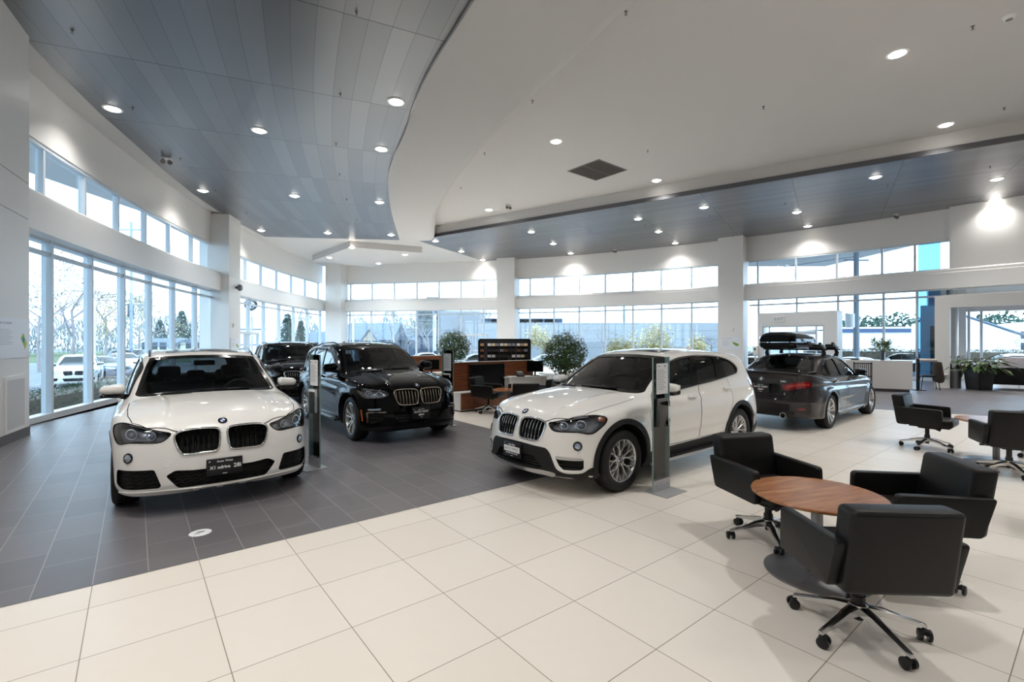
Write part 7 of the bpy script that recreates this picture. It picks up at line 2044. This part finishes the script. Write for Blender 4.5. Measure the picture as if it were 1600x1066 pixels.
mb = MB(); mb.prism([(-5, 0), (2.2, 0), (2.2, 3.0), (-2.5, 5.2), (-5, 4.4)], 'y', 0, 10); mb.box(2.2, 9, 1, 9, 0, 4.2); mb.build('wall', M_white2, b4, smooth=None)
for z in (1.5, 2.6): m2 = MB(); m2.box(2.4, 4.6, 0.95, 1.02, z, z + 0.7); m2.build('window', M_bdark, b4, smooth=None)
mb = MB(); mb.tube([(-5.2, -0.05, 4.5), (-2.5, -0.05, 5.3), (2.4, -0.05, 2.95)], 0.12, 4); mb.build('roof_edge', M_roof, b4, smooth=None)
# poles
def pole(p, Y, ztop, r, label, kind='pole', extra=None, mt=None):
    root = empty('utility_pole' if kind == 'utility' else 'light_pole', (px(p, Y), Y, GZ)); tag(root, label, 'pole')
    mb = MB(); mb.tube([(0, 0, 0), (0, 0, ztop - GZ)], [r, r * 0.8], 10); mb.build('shaft', mt or M_pole, root)
    if extra: extra(root, ztop - GZ)
M_pole = mat('weathered_pole', rgb(150, 160, 170), 0.8, noise=0.1, nscale=3); M_polew = mat('white_pole', rgb(232, 236, 240), 0.5)
def transformer(root, h):
    for z, s in ((h - 3.2, 0.9), (h - 5.6, 1.0)):
        mb = MB(); mb.tube([(-0.42, 0, z - 0.45 * s), (-0.42, 0, z + 0.45 * s)], 0.26 * s, 14); mb.box(-0.3, 0, -0.04, 0.04, z - 0.1, z); mb.build('transformer', M_white2 if s == 1.0 else M_pole, root)
    mb = MB(); mb.box(-0.8, 0.8, -0.05, 0.05, h - 1.7, h - 1.6); mb.build('crossarm', M_pole, root)
pole(1338, 31, 8.6, 0.19, 'grey utility pole with transformers outside, behind the sedan', 'utility', transformer)
def lamp_arm(root, h):
    mb = MB(); mb.box(-0.6, 0.6, -0.12, 0.12, h, h + 0.14); mb.build('lamp_head', M_pole, root)
pole(677, 42, 5.4, 0.05, 'thin light pole with twin heads outside the back windows', 'light', lamp_arm, M_polew)
pole(677 + 60, 80, 9.0, 0.14, 'dark utility pole far behind the office block', 'utility', None, M_pole)
pole(552, 45, 7, 0.11, 'pale pole outside the corner of the glazing', 'light', None, M_polew); pole(865, 70, 11.0, 0.06, 'far light pole with twin heads above the office block', 'light', lamp_arm)
pole(975, 40, 4.6, 0.13, 'pale blue pole among the willows', 'light', None, M_polew); pole(148, 30, 4.2, 0.07, 'thin white pole outside the side windows', 'light', None, M_polew)
ts = empty('traffic_signal', (px(232, 46), 46, GZ)); tag(ts, 'dark traffic signal hanging from an arm outside the side windows', 'traffic signal')
mb = MB(); mb.tube([(0, 0, 0), (0, 0, 5.6), (-0.4, 0, 5.9), (-3.0, 0, 5.9)], 0.07, 8); mb.build('mast', M_pole, ts)
mb = MB(); mb.rbox(-1.95, -1.5, -0.15, 0.15, 4.7, 6.0, 0.05); mb.build('signal_head', M_bdark, ts)
ut = empty('utility_pole', (px(205, 44), 44, GZ)); tag(ut, 'wooden utility pole with a crossarm above the side windows', 'pole')
mb = MB(); mb.tube([(0, 0, 0), (0, 0, 13.4)], [0.14, 0.10], 8); mb.build('shaft', M_pole, ut)
mb = MB(); mb.box(-1.0, 1.0, -0.06, 0.06, 12.6, 12.75); mb.build('crossarm', M_pole, ut)
for (a, bpt) in (((22.48, 31, 7.2), (-6.8, 80, 7.6)), ((22.48, 31, 6.4), (43.6, 62.2, 3.2))):
    mb = MB(); A, B = Vector(a), Vector(bpt); mb.tube([A + (B - A) * t + Vector((0, 0, -1.2 * t * (1 - t))) for t in np.linspace(0, 1, 14)], 0.02, 4); tag(mb.build('overhead_wire', M_pole, None), 'overhead wire running from the utility pole ' + ('across the back windows' if bpt[0] < 0 else 'down to the warehouse side'), 'wire')
sg = empty('round_sign', (px(392, 29), 29, 0)); tag(sg, 'round blue and silver sign outside the side entrance', 'sign')
mb = MB(); mb.tube([(0, 0.1, GZ), (0, 0.1, 3.9)], 0.05, 8); mb.build('post', M_polew, sg)
roundel(basis((0, 0, 3.88), (0.45, -0.9, 0)), 0.36, sg, 'emblem')

# ---- parked cars outside (simple but whole)
def parked(S, name, mats_, h=0.055):
    sh = Shape(S); root = empty(name)
    me = shell_mesh(sh, h, False); me.materials.append(mats_[0]); set_normals(me, sh)
    o = bpy.data.objects.new('body', me); col.objects.link(o); o.parent = root
    class B: pass
    b = CarBuilder.__new__(CarBuilder); b.sh = sh; b.S = S; b.root = root
    return root, b, o
def parked_suv(paint):
    root, b, o = parked(SPEC_MID, 'parked_car', [paint])
    dlo = roundpoly([(0.76, 1.075), (0.50, 1.115), (-1.28, 1.175), (-1.80, 1.30), (-1.74, 1.42), (-1.20, 1.525), (-0.10, 1.535), (0.32, 1.385)], .06)
    b.sheet('side_window', SIDE, side(dlo), M_gloss, 0.006, 0.02, 0.06)
    ws = roundpoly([(-0.72, 1.12), (0.72, 1.12), (0.52, 1.54), (-0.52, 1.54)], 0.06)
    b.sheet('windscreen', FRONT, ws, M_gloss, 0.006, 0.02, 0.07, mirror=False); b.sheet('tailgate_window', REAR, roundpoly([(-.6, 1.17), (.6, 1.17), (.5, 1.46), (-.5, 1.46)], .05), M_gloss, 0.006, 0.02, 0.07, mirror=False)
    b.sheet('headlight', HF, smooth_outline(uvs(HF, [(2.165, .49, .84), (2.05, .685, .888), (1.87, .82, .902), (1.74, .89, .845), (1.93, .82, .742), (2.165, .53, .785)]), 2), M_lens2, 0.006, 0.02, 0.05)
    b.sheet('kidney_grille', FRONT, roundpoly([(.03, .66), (.05, .86), (.38, .86), (.40, .80), (.34, .64)], .05), M_void, 0.006, 0.02, 0.05)
    b.sheet('air_intake', FRONT, roundpoly([(-.42, .5), (.42, .5), (.34, .35), (-.34, .35)], .03), M_void, 0.006, 0.02, 0.06, mirror=False); b.sheet('air_intake', FRONT, roundpoly([(.58, .52), (.80, .5), (.78, .35), (.6, .4)], .03), M_void, 0.006, 0.02, 0.05)
    return root, b, o
def parked_wheels(S, root):
    for ax in S['axles']:
        for s in (1, -1):
            mb = MB(); R_ = S['wr']; y0, y1 = s * 0.72, s * 0.955
            mb.lathe([(R_ * .7, y0), (R_, y0 + s * .03), (R_, y1 - s * .03), (R_ * .72, y1)], 28, 'y', (ax, 0, R_), cap=True); t = mb.build('tyre', M_tyre, root)
            mb = MB(); mb.lathe([(0.001, y1 - s * .01), (R_ * .68, y1 + s * .004), (R_ * .70, y1 - s * .02)], 28, 'y', (ax, 0, R_), cap=False)
            for k in range(5): a = 2 * PI * k / 5; mb.cyl((ax + .45 * R_ * math.cos(a), y1, R_ + .45 * R_ * math.sin(a)), (ax + .45 * R_ * math.cos(a), y1 + s * .006, R_ + .45 * R_ * math.sin(a)), R_ * .15, n=10)
            mb.build('rim', M_alloy, t)
def parked_mirrors(b, root, x, z, paint, y=0.84):
    for s in (1, -1): make_mirror(b, (x, y, z), root, s, paint)
r1, b1_, body1 = parked_suv(M_white); parked_wheels(SPEC_MID, r1); parked_mirrors(b1_, r1, 0.6, 1.07, M_white)
r1.location = (px(106, 25) , 25.6, GZ); r1.rotation_euler = (0, 0, R(-52)); tag(r1, 'parked white crossover outside, facing the tall side windows', 'car', 'cars parked outside')
def repaint(root, paint):
    for ch in root.children:
        if ch.name.split('.')[0] in ('body', 'door_mirror') and ch.material_slots:
            ch.material_slots[0].link = 'OBJECT'; ch.material_slots[0].material = paint
def again(src, x, y, rz, label, paint=None):
    c = copy_tree(src); c.location = (x, y, GZ); c.rotation_euler = (0, 0, R(rz)); tag(c, label, 'car', 'cars parked outside')
    if paint: repaint(c, paint)
again(r1, px(20, 24), 22.6, -48, 'parked dark red car outside, half hidden by the white pier', M_red)
again(r1, px(212, 44), 44.0, -10, 'parked dark blue car far across the street beyond the side windows', M_blue)
again(r1, 25.3, 31.6, 160, 'parked white pickup-like car outside behind the reception counter')
again(r1, 28.6, 27.6, 150, 'parked white car outside the lounge windows')
def parked_sedan(paint):
    root, b, o = parked(SPEC_SEDAN, 'parked_car', [paint])
    dlo = roundpoly([(0.66, 0.905), (-0.42, 0.940), (-1.36, 0.995), (-1.22, 1.185), (-0.90, 1.305), (-0.10, 1.325), (0.40, 1.095)], .05)
    b.sheet('side_window', SIDE, side(dlo), M_gloss, 0.006, 0.02, 0.06)
    b.sheet('windscreen', FRONT, roundpoly([(-.7, .97), (.7, .97), (.48, 1.34), (-.48, 1.34)], .06), M_gloss, 0.006, 0.02, 0.07, mirror=False)
    b.sheet('tailgate_window', REAR, roundpoly([(-.62, 1.1), (.62, 1.1), (.45, 1.32), (-.45, 1.32)], .05), M_gloss, 0.006, 0.02, 0.07, mirror=False)
    b.sheet('headlight', HF, smooth_outline(uvs(HF, [(2.03, .44, .70), (1.83, .70, .75), (1.68, .80, .755), (1.70, .81, .68), (1.95, .60, .61), (2.04, .46, .63)]), 2), M_lens2, 0.006, 0.02, 0.05)
    b.sheet('kidney_grille', FRONT, roundpoly([(.03, .57), (.06, .70), (.30, .70), (.32, .60)], .04), M_void, 0.006, 0.02, 0.05)
    return root, b, o
r2, b2_, body2 = parked_sedan(M_blue); parked_wheels(SPEC_SEDAN, r2); parked_mirrors(b2_, r2, 0.56, 0.90, M_blue, 0.80)
r2.location = (px(152, 30.5), 30.8, GZ); r2.rotation_euler = (0, 0, R(-18)); tag(r2, 'parked blue car outside beside the white crossover', 'car', 'cars parked outside')
again(r2, px(196, 39), 39.0, -30, 'parked white car outside behind the blue car', M_white)
again(r2, 20.4, 28.6, 200, 'parked silver car outside between porch and reception counter', M_alloy)
again(r2, 19.6, 22.9, 120, 'parked pale blue car outside behind the blue tinted pane', mat('pale_blue_paint', rgb(130, 160, 190), .3, coat=1.0))
again(r2, 14.9, 30.2, 140, 'parked white car outside between poster column and porch', M_white)
again(r2, px(675, 40), 40.0, 20, 'parked silver car outside beyond the short wood partition', M_alloy)
again(r2, px(738, 36.5), 36.5, 190, 'parked white car outside behind the display rack', M_white)
again(r2, px(850, 35.5), 35.5, 200, 'parked white car outside between rack and round tree', M_white)
again(r2, px(463, 41), 41.0, -60, 'parked white car outside behind the black cars', M_white)
# ------------------------------------------------------------------ daylight and lamps
w = bpy.data.worlds.new('overcast sky'); sc.world = w; w.use_nodes = True
nt = w.node_tree; bg = nt.nodes['Background']
tc = nt.nodes.new('ShaderNodeTexCoord'); sep = nt.nodes.new('ShaderNodeSeparateXYZ'); nt.links.new(tc.outputs['Generated'], sep.inputs[0])
nz = nt.nodes.new('ShaderNodeTexNoise'); nz.inputs['Scale'].default_value = 2.2; nz.inputs['Detail'].default_value = 5
mpg = nt.nodes.new('ShaderNodeMapping'); mpg.inputs['Scale'].default_value = (1, 1, 3.0); nt.links.new(tc.outputs['Generated'], mpg.inputs[0]); nt.links.new(mpg.outputs[0], nz.inputs['Vector'])
rp = nt.nodes.new('ShaderNodeValToRGB'); rp.color_ramp.elements[0].position = 0.30; rp.color_ramp.elements[0].color = (0.48, 0.73, 1.0, 1)
rp.color_ramp.elements[1].position = 0.62; rp.color_ramp.elements[1].color = (0.66, 0.85, 1.0, 1)
nt.links.new(nz.outputs['Fac'], rp.inputs[0]); nt.links.new(rp.outputs[0], bg.inputs[0])
bg.inputs[1].default_value = 5.2
sc.view_settings.view_transform = 'Standard'; sc.view_settings.look = 'None'; sc.view_settings.gamma = 1.0; sc.view_settings.use_curve_mapping = False
sc.view_settings.exposure = 0.0

M_lamp = mat('lamp_glow', rgb(255, 250, 240), 0.5, emit=(1.0, 0.95, 0.86, 1), estr=22.0)
M_can = mat('lamp_trim_white', rgb(235, 235, 232), 0.35)
LAMP_W = 305.0
lamp_spot = bpy.data.lights.new('downlight', 'SPOT'); lamp_spot.energy = LAMP_W; lamp_spot.spot_size = R(128); lamp_spot.spot_blend = 1.0
lamp_spot.shadow_soft_size = 0.10; lamp_spot.color = (1.0, 0.972, 0.935)
lamp_wash = lamp_spot.copy(); lamp_wash.energy = LAMP_W * 0.30
ring_mb = MB(); ring_mb.lathe([(0.150, 0.0), (0.153, -0.014), (0.195, -0.012), (0.20, 0.0)], 28, cap=False)
disc_mb = MB(); disc_mb.lathe([(0.0005, -0.050), (0.09, -0.040), (0.152, -0.004)], 28, cap=False)
lamp_n = 0
def downlight(p, z, label, group, beam=None):
    global lamp_n
    if lamp_n == 0:
        r = ring_mb.build('downlight', M_can, smooth=40); downlight.proto = r
        d = disc_mb.build('lamp', M_lamp, r, smooth=40)
    else:
        r = copy_tree(downlight.proto)
    lamp_n += 1
    r.location = (p[0], p[1], z)
    tag(r, label, 'ceiling light', group)
    l = bpy.data.objects.new('downlight_beam', beam or lamp_spot); col.objects.link(l); l.parent = r; l.location = (0, 0, -0.07)
    return r
metal_l = [(176, 170), (405, 204), (619, 159), (596, 233), (317, 298), (460, 306), (593, 316), (408, 360), (512, 364), (611, 367)]
cloud_l = [(549.8, 387), (514.7, 402.4), (633, 398), (591.5, 411.6)]
tray_l = [(869, 221), (1402, 84), (1478, 195), (1026, 282), (764, 328)]
strip_l = [(680.5, 376.7), (721, 393), (754, 406.2), (830, 362.5), (864.5, 381), (891.7, 396), (997, 342), (1029, 362), (1055, 380), (1100, 324), (1245, 331.6), (1262, 353.5), (1368, 276.5), (1557.6, 280), (1555, 311)]
# ------------------------------------------------------------------ showroom cars in place
def place_car(fn, x, y, deg, label, *a, name='suv_car'):
    r = empty(name); b = fn(r, *a)
    r.location = (x, y, 0.0025 if y < 99 else 0); r.rotation_euler = (0, 0, R(deg)); return tag(r, label, 'car')
place_car(build_compact, 1.72, 6.78, 218.8, 'white compact crossover with black cladding, side turned to the camera, beside the glass stand', 'clad')
place_car(build_compact, -4.187, 6.452, -52.4, 'white compact crossover seen head on, dark plate reading X1 xdrive 28i', 'sport')
place_car(build_mid, -2.89, 9.66, -52.7, 'glossy black crossover with satin grille frames behind the head on white car')
xb = place_car(build_mid, -6.75, 14.4, -57, 'black crossover with chrome grille glimpsed between the white and the black car', 'plain')
xc = copy_tree(xb); xc.location = (-8.3, 18.6, 0.0025); tag(xc, 'black crossover of which only the roof shows, behind two other black cars', 'car')
place_car(build_sedan, SED[0], SED[1], 40.3, 'dark grey sedan seen from behind with a roof box', name='sedan_car')

# ------------------------------------------------------------------ lamps, sprinklers and other fittings on the ceilings
ORD = ['first', 'second', 'third', 'fourth', 'fifth', 'sixth', 'seventh', 'eighth', 'ninth', 'tenth', 'eleventh', 'twelfth', 'thirteenth', 'fourteenth', 'fifteenth', 'sixteenth', 'seventeenth', 'eighteenth']
def series(pxs, z, base, fn, extra=()):
    P = sorted([(at(a, b, z), True) for a, b in pxs], key=lambda t: t[0].length)
    for i, (p, _) in enumerate(P): fn(p, z, '%s, %s out from the camera' % (base, ORD[i]))
series(metal_l, 7.07, 'lit round downlight in the grey plank ceiling', lambda p, z, l: downlight(p, z, l, 'downlights in the grey plank ceiling', lamp_wash if min((CS[:, 0] - p.x) ** 2 + (CS[:, 1] - p.y) ** 2) < 1.9 ** 2 else None))
series(cloud_l, 6.77, 'lit round downlight in the hung white corner panel', lambda p, z, l: downlight(p, z, l, 'downlights in the corner panel'))
series(tray_l, 7.65, 'lit round downlight in the large white ceiling tray', lambda p, z, l: downlight(p, z, l, 'downlights in the white tray'))
series(strip_l, 7.09, 'lit round downlight in the metal ceiling strip along the back', lambda p, z, l: downlight(p, z, l, 'downlights in the metal strip', lamp_wash if min((CB[:, 0] - p.x) ** 2 + (CB[:, 1] - p.y) ** 2) < 1.7 ** 2 else None))
# unseen extra lamps above and behind the camera, added to light the near floor
for i, (x, y, z) in enumerate(((-5.8, 4.2, 7.07), (-2.2, 3.6, 7.07), (-6.0, 0.5, 7.07), (-1.5, 0.0, 7.07), (4.6, 4.6, 7.65), (8.6, 4.6, 7.65), (12.4, 5.0, 7.65), (8.0, 1.0, 7.65), (12.0, 0.8, 7.65), (16.0, 2.0, 7.65), (0.0, -3.5, 7.07), (12.0, -3.6, 7.65), (20.5, 8.0, 7.65), (18.5, 11.0, 7.09))):
    downlight((x, y), z, 'round downlight added out of view to light the near floor', 'added downlights out of view')
for i, (a, b) in enumerate(((1.5, 2.4), (4.5, 2.4), (3.0, 4.6))):
    p = pp(a, b); downlight(p, 3.27, 'lit round downlight in the low lounge ceiling', 'downlights in the lounge ceiling')

M_brass = mat('sprinkler_metal', rgb(126, 120, 112), 0.35, metal=0.9)
spr_n = 0
def sprinkler(p, z, label):
    global spr_n
    if spr_n == 0:
        mb = MB(); mb.lathe([(0.001, 0), (0.035, 0), (0.032, -0.008), (0.012, -0.010), (0.012, -0.035), (0.004, -0.040), (0.004, -0.060), (0.026, -0.062), (0.026, -0.066), (0.001, -0.067)], 16, cap=False)
        o = mb.build('sprinkler_head', M_brass, None, smooth=40); sprinkler.o = o
    else:
        o = sprinkler.o.copy(); col.objects.link(o)
    spr_n += 1; o.location = (p[0], p[1], z + 0.004); tag(o, label, 'sprinkler', 'ceiling sprinklers')
series([(557, 18.5), (113, 47), (532, 146.5), (207.6, 168), (525, 225), (530.5, 271.5), (282, 247), (337, 297), (541.7, 311), (385, 332), (557, 342.7), (573, 367)], 7.07, 'small sprinkler head in the grey plank ceiling', sprinkler)
series([(978, 18), (832, 157), (757, 239), (720, 293), (769, 340), (858, 326), (975, 307), (1520, 41), (1193, 166.5), (1012, 235), (1300, 242), (1119, 280), (1569, 168.5)], 7.65, 'small sprinkler head in the large white ceiling tray', sprinkler)
series([(920, 362), (1008, 350.7), (1109, 337), (1145, 368), (1227, 317.5), (1387, 289.5), (1547, 260)], 7.09, 'small sprinkler head in the metal ceiling strip', sprinkler)
def twin_spot(p, z, rz, label):
    root = empty('emergency_light', (p[0], p[1], z), rz); tag(root, label, 'emergency light')
    mb = MB(); mb.rbox(-0.11, 0.11, -0.05, 0.05, -0.05, 0, 0.01); mb.build('base', M_can, root)
    for s in (-1, 1):
        c = MB(); c.tube([(s * 0.07, 0, -0.04), (s * 0.08, -0.02, -0.09)], 0.02, 8); c.tube([(s * 0.08, 0.03, -0.10), (s * 0.085, -0.05, -0.15)], [0.045, 0.065], 16); c.build('lamp_head', M_brass, root)
for a, b, z, lb in ((260, 246, 7.07, 'twin head emergency light on the grey plank ceiling'), (794, 320, 7.65, 'twin head emergency light in the white tray, beyond the vent'), (960, 390, 7.09, 'twin head emergency light on the metal strip above the white column'), (1400, 335, 7.09, 'twin head emergency light on the metal strip near the upper bulkhead')):
    twin_spot(at(a, b, z), z, 0.6, lb)
p = at(1577, 26, 7.65); cm = empty('ceiling_speaker', (p[0], p[1], 7.65)); tag(cm, 'round speaker fitting in the white tray at the upper picture corner', 'speaker')
mb = MB(); mb.lathe([(0.001, -0.05), (0.07, -0.06), (0.085, -0.03), (0.10, 0)], 24, cap=False); mb.build('housing', M_can, cm, smooth=40)
mb = MB(); mb.lathe([(0.001, -0.062), (0.05, -0.063), (0.055, -0.058)], 20, cap=False); mb.build('grille', M_brass, cm)
c4 = [at(a, b, 7.65) for a, b in ((888, 267), (936, 249), (979, 265), (930, 282))]
vg = empty('ceiling_vent', (0, 0, 0)); tag(vg, 'dark square air return grille in the large white ceiling tray', 'vent')
ctr = sum(c4, Vector()) / 4; ax_ = (c4[1] - c4[0]).normalized(); ay_ = Vector((-ax_.y, ax_.x, 0)); Lx = (c4[1] - c4[0]).length; Ly = abs((c4[3] - c4[0]).dot(ay_)); vg.location = (ctr.x, ctr.y, 7.65); vg.rotation_euler = (0, 0, math.atan2(ax_.y, ax_.x))
mb = MB(); mb.box(-Lx / 2, Lx / 2, -Ly / 2, Ly / 2, -0.006, 0.0); mb.build('dark_back', mat('vent_dark', rgb(66, 60, 56), 0.7), vg, smooth=None)
mb = MB(); mb.box(-0.012, 0.012, -Ly / 2, Ly / 2, -0.016, -0.004)
for s in (-1, 1): mb.box(-Lx / 2 - 0.03, Lx / 2 + 0.03, s * Ly / 2 - 0.02, s * Ly / 2 + 0.02, -0.014, 0); mb.box(s * Lx / 2 - 0.02, s * Lx / 2 + 0.02, -Ly / 2, Ly / 2, -0.014, 0)
mb.build('frame', mat('vent_frame', rgb(120, 112, 106), 0.5), vg, smooth=None)
mb = MB()
for k in range(26): y = -Ly / 2 + Ly * (k + 0.5) / 26; mb.box(-Lx / 2, Lx / 2, y - 0.006, y + 0.006, -0.011, -0.005)
mb.build('fins', mat('vent_fins', rgb(88, 80, 74), 0.6), vg, smooth=None)
series([(1000, 290)], 7.65, 'x', lambda p, z, l: None)

# ------------------------------------------------------------------ posters, exit sign, wall bits
M_ink2 = mat('poster_grey_print', rgb(150, 152, 158), 0.7); M_lime = mat('poster_lime', rgb(176, 190, 70), 0.6); M_teal = mat('poster_teal', rgb(70, 150, 150), 0.6); M_leafg = mat('poster_green', rgb(120, 160, 60), 0.6)
M_post = mat('poster_sheet', rgb(226, 228, 232), 0.35)
def poster(M, w, h, label, heading, green='diamond'):
    root = empty('wall_poster'); root.matrix_world = M; tag(root, label, 'poster')
    mb = MB(); mb.box(-w / 2, w / 2, -h / 2, h / 2, 0.012, 0.016); mb.build('sheet', M_post, root, smooth=None)
    mb = MB()
    for sx in (-1, 1):
        for sy in (-1, 1): mb.lathe([(0.001, 0.022), (0.010, 0.022), (0.010, 0.0), (0.001, 0.0)], 12, origin=(sx * (w / 2 - 0.03), sy * (h / 2 - 0.03), 0), cap=False)
    mb.build('standoffs', M_satin, root)
    mb = MB(); text_into(mb, heading, h * 0.085, Matrix.Translation((-w / 2 + w * 0.06, h * 0.36, 0.0165)), 0, 'LEFT', 0.0004)
    for k in range(9): mb.box(-w / 2 + w * 0.06, -w / 2 + w * (0.36 + 0.05 * ((k * 5) % 3)), h * (0.20 - 0.045 * k), h * (0.208 - 0.045 * k), 0.016, 0.0168, 0)
    if green == 'diamond':
        cx, cy, s = w * 0.30, -h * 0.06, h * 0.20
        mb.add([(cx - s * .9, cy + s * .3, .0172), (cx - s * .1, cy + s * 1.0, .0172), (cx + s * 1.0, cy - s * .4, .0172), (cx + s * .4, cy - s * 1.2, .0172)], [(0, 3, 2, 1)], 1)
        mb.lathe([(0.001, 0.0176), (s * 0.42, 0.0176)], 20, origin=(cx - s * 0.1, cy + s * 0.1, 0), mi=2, cap=False)
    else:
        cx, cy, s = w * 0.26, -h * 0.05, h * 0.22
        mb.add([(cx - s, cy + s * .8, .0172), (cx - s * .2, cy + s * .5, .0172), (cx + s * 1.1, cy - s * .1, .0172), (cx + s * .7, cy - s * .8, .0172), (cx - s * .1, cy - s * .5, .0172), (cx - s * .8, cy + s * .2, .0172)], [(0, 5, 4, 3, 2, 1)], 3)
    mb.build('print', [M_ink2, M_lime, M_teal, M_leafg], root, smooth=None, fix=False)
    return root
pdir = Vector((1.67, -3.03, 0)).normalized()      # along the pier face, away from its window edge
pn_ = Vector((0.876, 0.483, 0))
def wallM(p, n): return basis(p, n)
poster(wallM(Vector((-8.57, 8.43, 1.72)) + pdir * 0.66, pn_), 1.24, 0.66, 'clear acrylic wall poster with lime and teal print on the white pier', 'DID YOU KNOW?')
vp = empty('wall_vent'); vp.matrix_world = wallM(Vector((-8.57, 8.43, 0.63)) + pdir * 0.60, pn_); tag(vp, 'white framed wall vent low on the white pier', 'vent')
mb = MB(); mb.box(-0.40, 0.40, -0.46, 0.46, 0.0, 0.02); mb.box(-0.35, 0.35, -0.41, 0.41, 0.02, 0.022, 0); mb.build('frame', M_trimw, vp, smooth=None)
mb = MB(); mb.box(-0.34, 0.34, -0.40, 0.40, 0.0215, 0.0225); mb.build('grille', mat('vent_mesh', rgb(204, 203, 203), 0.6, bump=0.4, bscale=500), vp, smooth=None)
def col_face(C, by, v, lat, z, d=-0.302):
    p, t, n = at_coord(C, by, v); q = p + t * lat + n * d; return basis((q[0], q[1], z), (-n[0], -n[1], 0))
poster(col_face(CB, 0, 11.52, 0.02, 1.55), 0.92, 0.70, 'acrylic wall poster with a green leaf on the white column behind the white crossover', 'DID YOU KNOW?', 'leaf')
poster(col_face(CS, 1, 20.75, -0.05, 1.50), 0.92, 0.62, 'acrylic wall poster on the white side column, partly behind the head on white car', 'DID YOU KNOW?', 'leaf')
M0 = col_face(CS, 1, 20.75, 0.10, 4.02); sp = empty('wall_speaker'); sp.matrix_world = M0; tag(sp, 'round dark wall speaker on the white side column', 'speaker')
mb = MB(); mb.tube([(0, 0, 0), (0, 0, 0.10)], 0.05, 12); mb.build('bracket', M_plastic, sp); mb = MB(); mb.lathe([(0.001, 0.10), (0.13, 0.10), (0.15, 0.15), (0.12, 0.24), (0.001, 0.25)], 24, cap=False); mb.build('body', M_greyp, sp, smooth=40)
for C, by, v, lat, z, lb in ((CB, 0, 11.52, 0.12, 2.28, 'small white sensor on the poster column'), (CS, 1, 20.75, -0.2, 2.35, 'small white sensor on the side column')):
    o = empty('wall_sensor'); o.matrix_world = col_face(C, by, v, lat, z); tag(o, lb, 'sensor'); mb = MB(); mb.rbox(-0.06, 0.06, -0.09, 0.09, 0, 0.05, 0.02); mb.build('housing', M_can, o); mb = MB(); mb.sphere((0, 0.03, 0.05), 0.035, 12, 8); mb.build('lens', M_can, o)
p = pq_(0.98, -0.01); ex = empty('exit_sign'); ex.matrix_world = basis((p[0], p[1], 2.74), (-pn[0], -pn[1], 0)); tag(ex, 'white exit sign above the glazed porch door', 'sign')
mb = MB(); mb.rbox(-0.24, 0.24, -0.14, 0.14, 0.0, 0.05, 0.008); mb.build('housing', M_can, ex)
mb = MB(); text_into(mb, 'EXIT', 0.20, Matrix.Translation((0, 0, 0.0515)), 0, extrude=0.001); mb.build('lettering', mat('exit_letters', rgb(120, 120, 122), 0.5), ex, smooth=None)
p = pp(0.22, -0.002); vv = empty('hose_valve'); vv.matrix_world = basis((p[0], p[1], 0.42), (-PN[0], -PN[1], 0)); tag(vv, 'small metal pipe valve low on the white portal pier', 'valve')
mb = MB(); mb.tube([(-0.10, -0.12, 0.02), (0, 0, 0.05), (0.07, 0.02, 0.06)], 0.012, 8); mb.build('pipe', M_brass, vv); mb = MB(); mb.tube([(-0.05, 0.02, 0.05), (0.12, 0.08, 0.05)], 0.028, 10); mb.build('handwheel', M_can, vv)
# white cabinet beside the poster column
p0_, t0_, n0_ = at_coord(CB, 0, 12.35)
wc = empty('service_box', (p0_[0] - 0.06, p0_[1] - 0.25, 0), math.atan2(t0_[1], t0_[0])); tag(wc, 'slim white service pedestal beside the poster column', 'pedestal')
mb = MB(); mb.rbox(-0.10, 0.10, -0.10, 0.10, 0.95, 1.42, 0.02); mb.build('housing', M_can, wc); mb = MB(); mb.cyl((0, 0, 0), (0, 0, 0.95), 0.04, n=14); mb.build('post', M_can, wc)
mb = MB(); mb.box(-0.03, 0.03, -0.105, -0.10, 1.2, 1.32); mb.build('slot', M_gloss, wc, smooth=None)
# floor sticker
p = at(313, 832.5, 0.003); fs_ = empty('floor_sticker', (p.x, p.y, 0.0025), 0.5); tag(fs_, 'round white floor sticker with a small grey mark before the head on white car', 'sticker')
mb = MB(); mb.lathe([(0.001, 0.0012), (0.083, 0.0012), (0.085, 0.0)], 40, cap=False); mb.build('disc', M_post, fs_)
mb = MB(); mb.box(-0.035, 0.02, 0.0, 0.028, 0.0013, 0.0018, 0, lambda q: (q[0] + q[1] * 0.6, q[1], q[2])); mb.box(-0.045, 0.0, -0.03, -0.018, 0.0013, 0.0018); mb.build('mark', M_greyp, fs_, smooth=None)
cam = bpy.data.cameras.new('camera'); co = bpy.data.objects.new('camera', cam); col.objects.link(co)
cam.sensor_width = 36.0; cam.lens = FOC / 1600 * 36.0; cam.clip_end = 1500; cam.clip_start = 0.05
co.location = (0, 0, EYE); co.rotation_euler = (PI / 2, 0, 0)
sc.camera = co
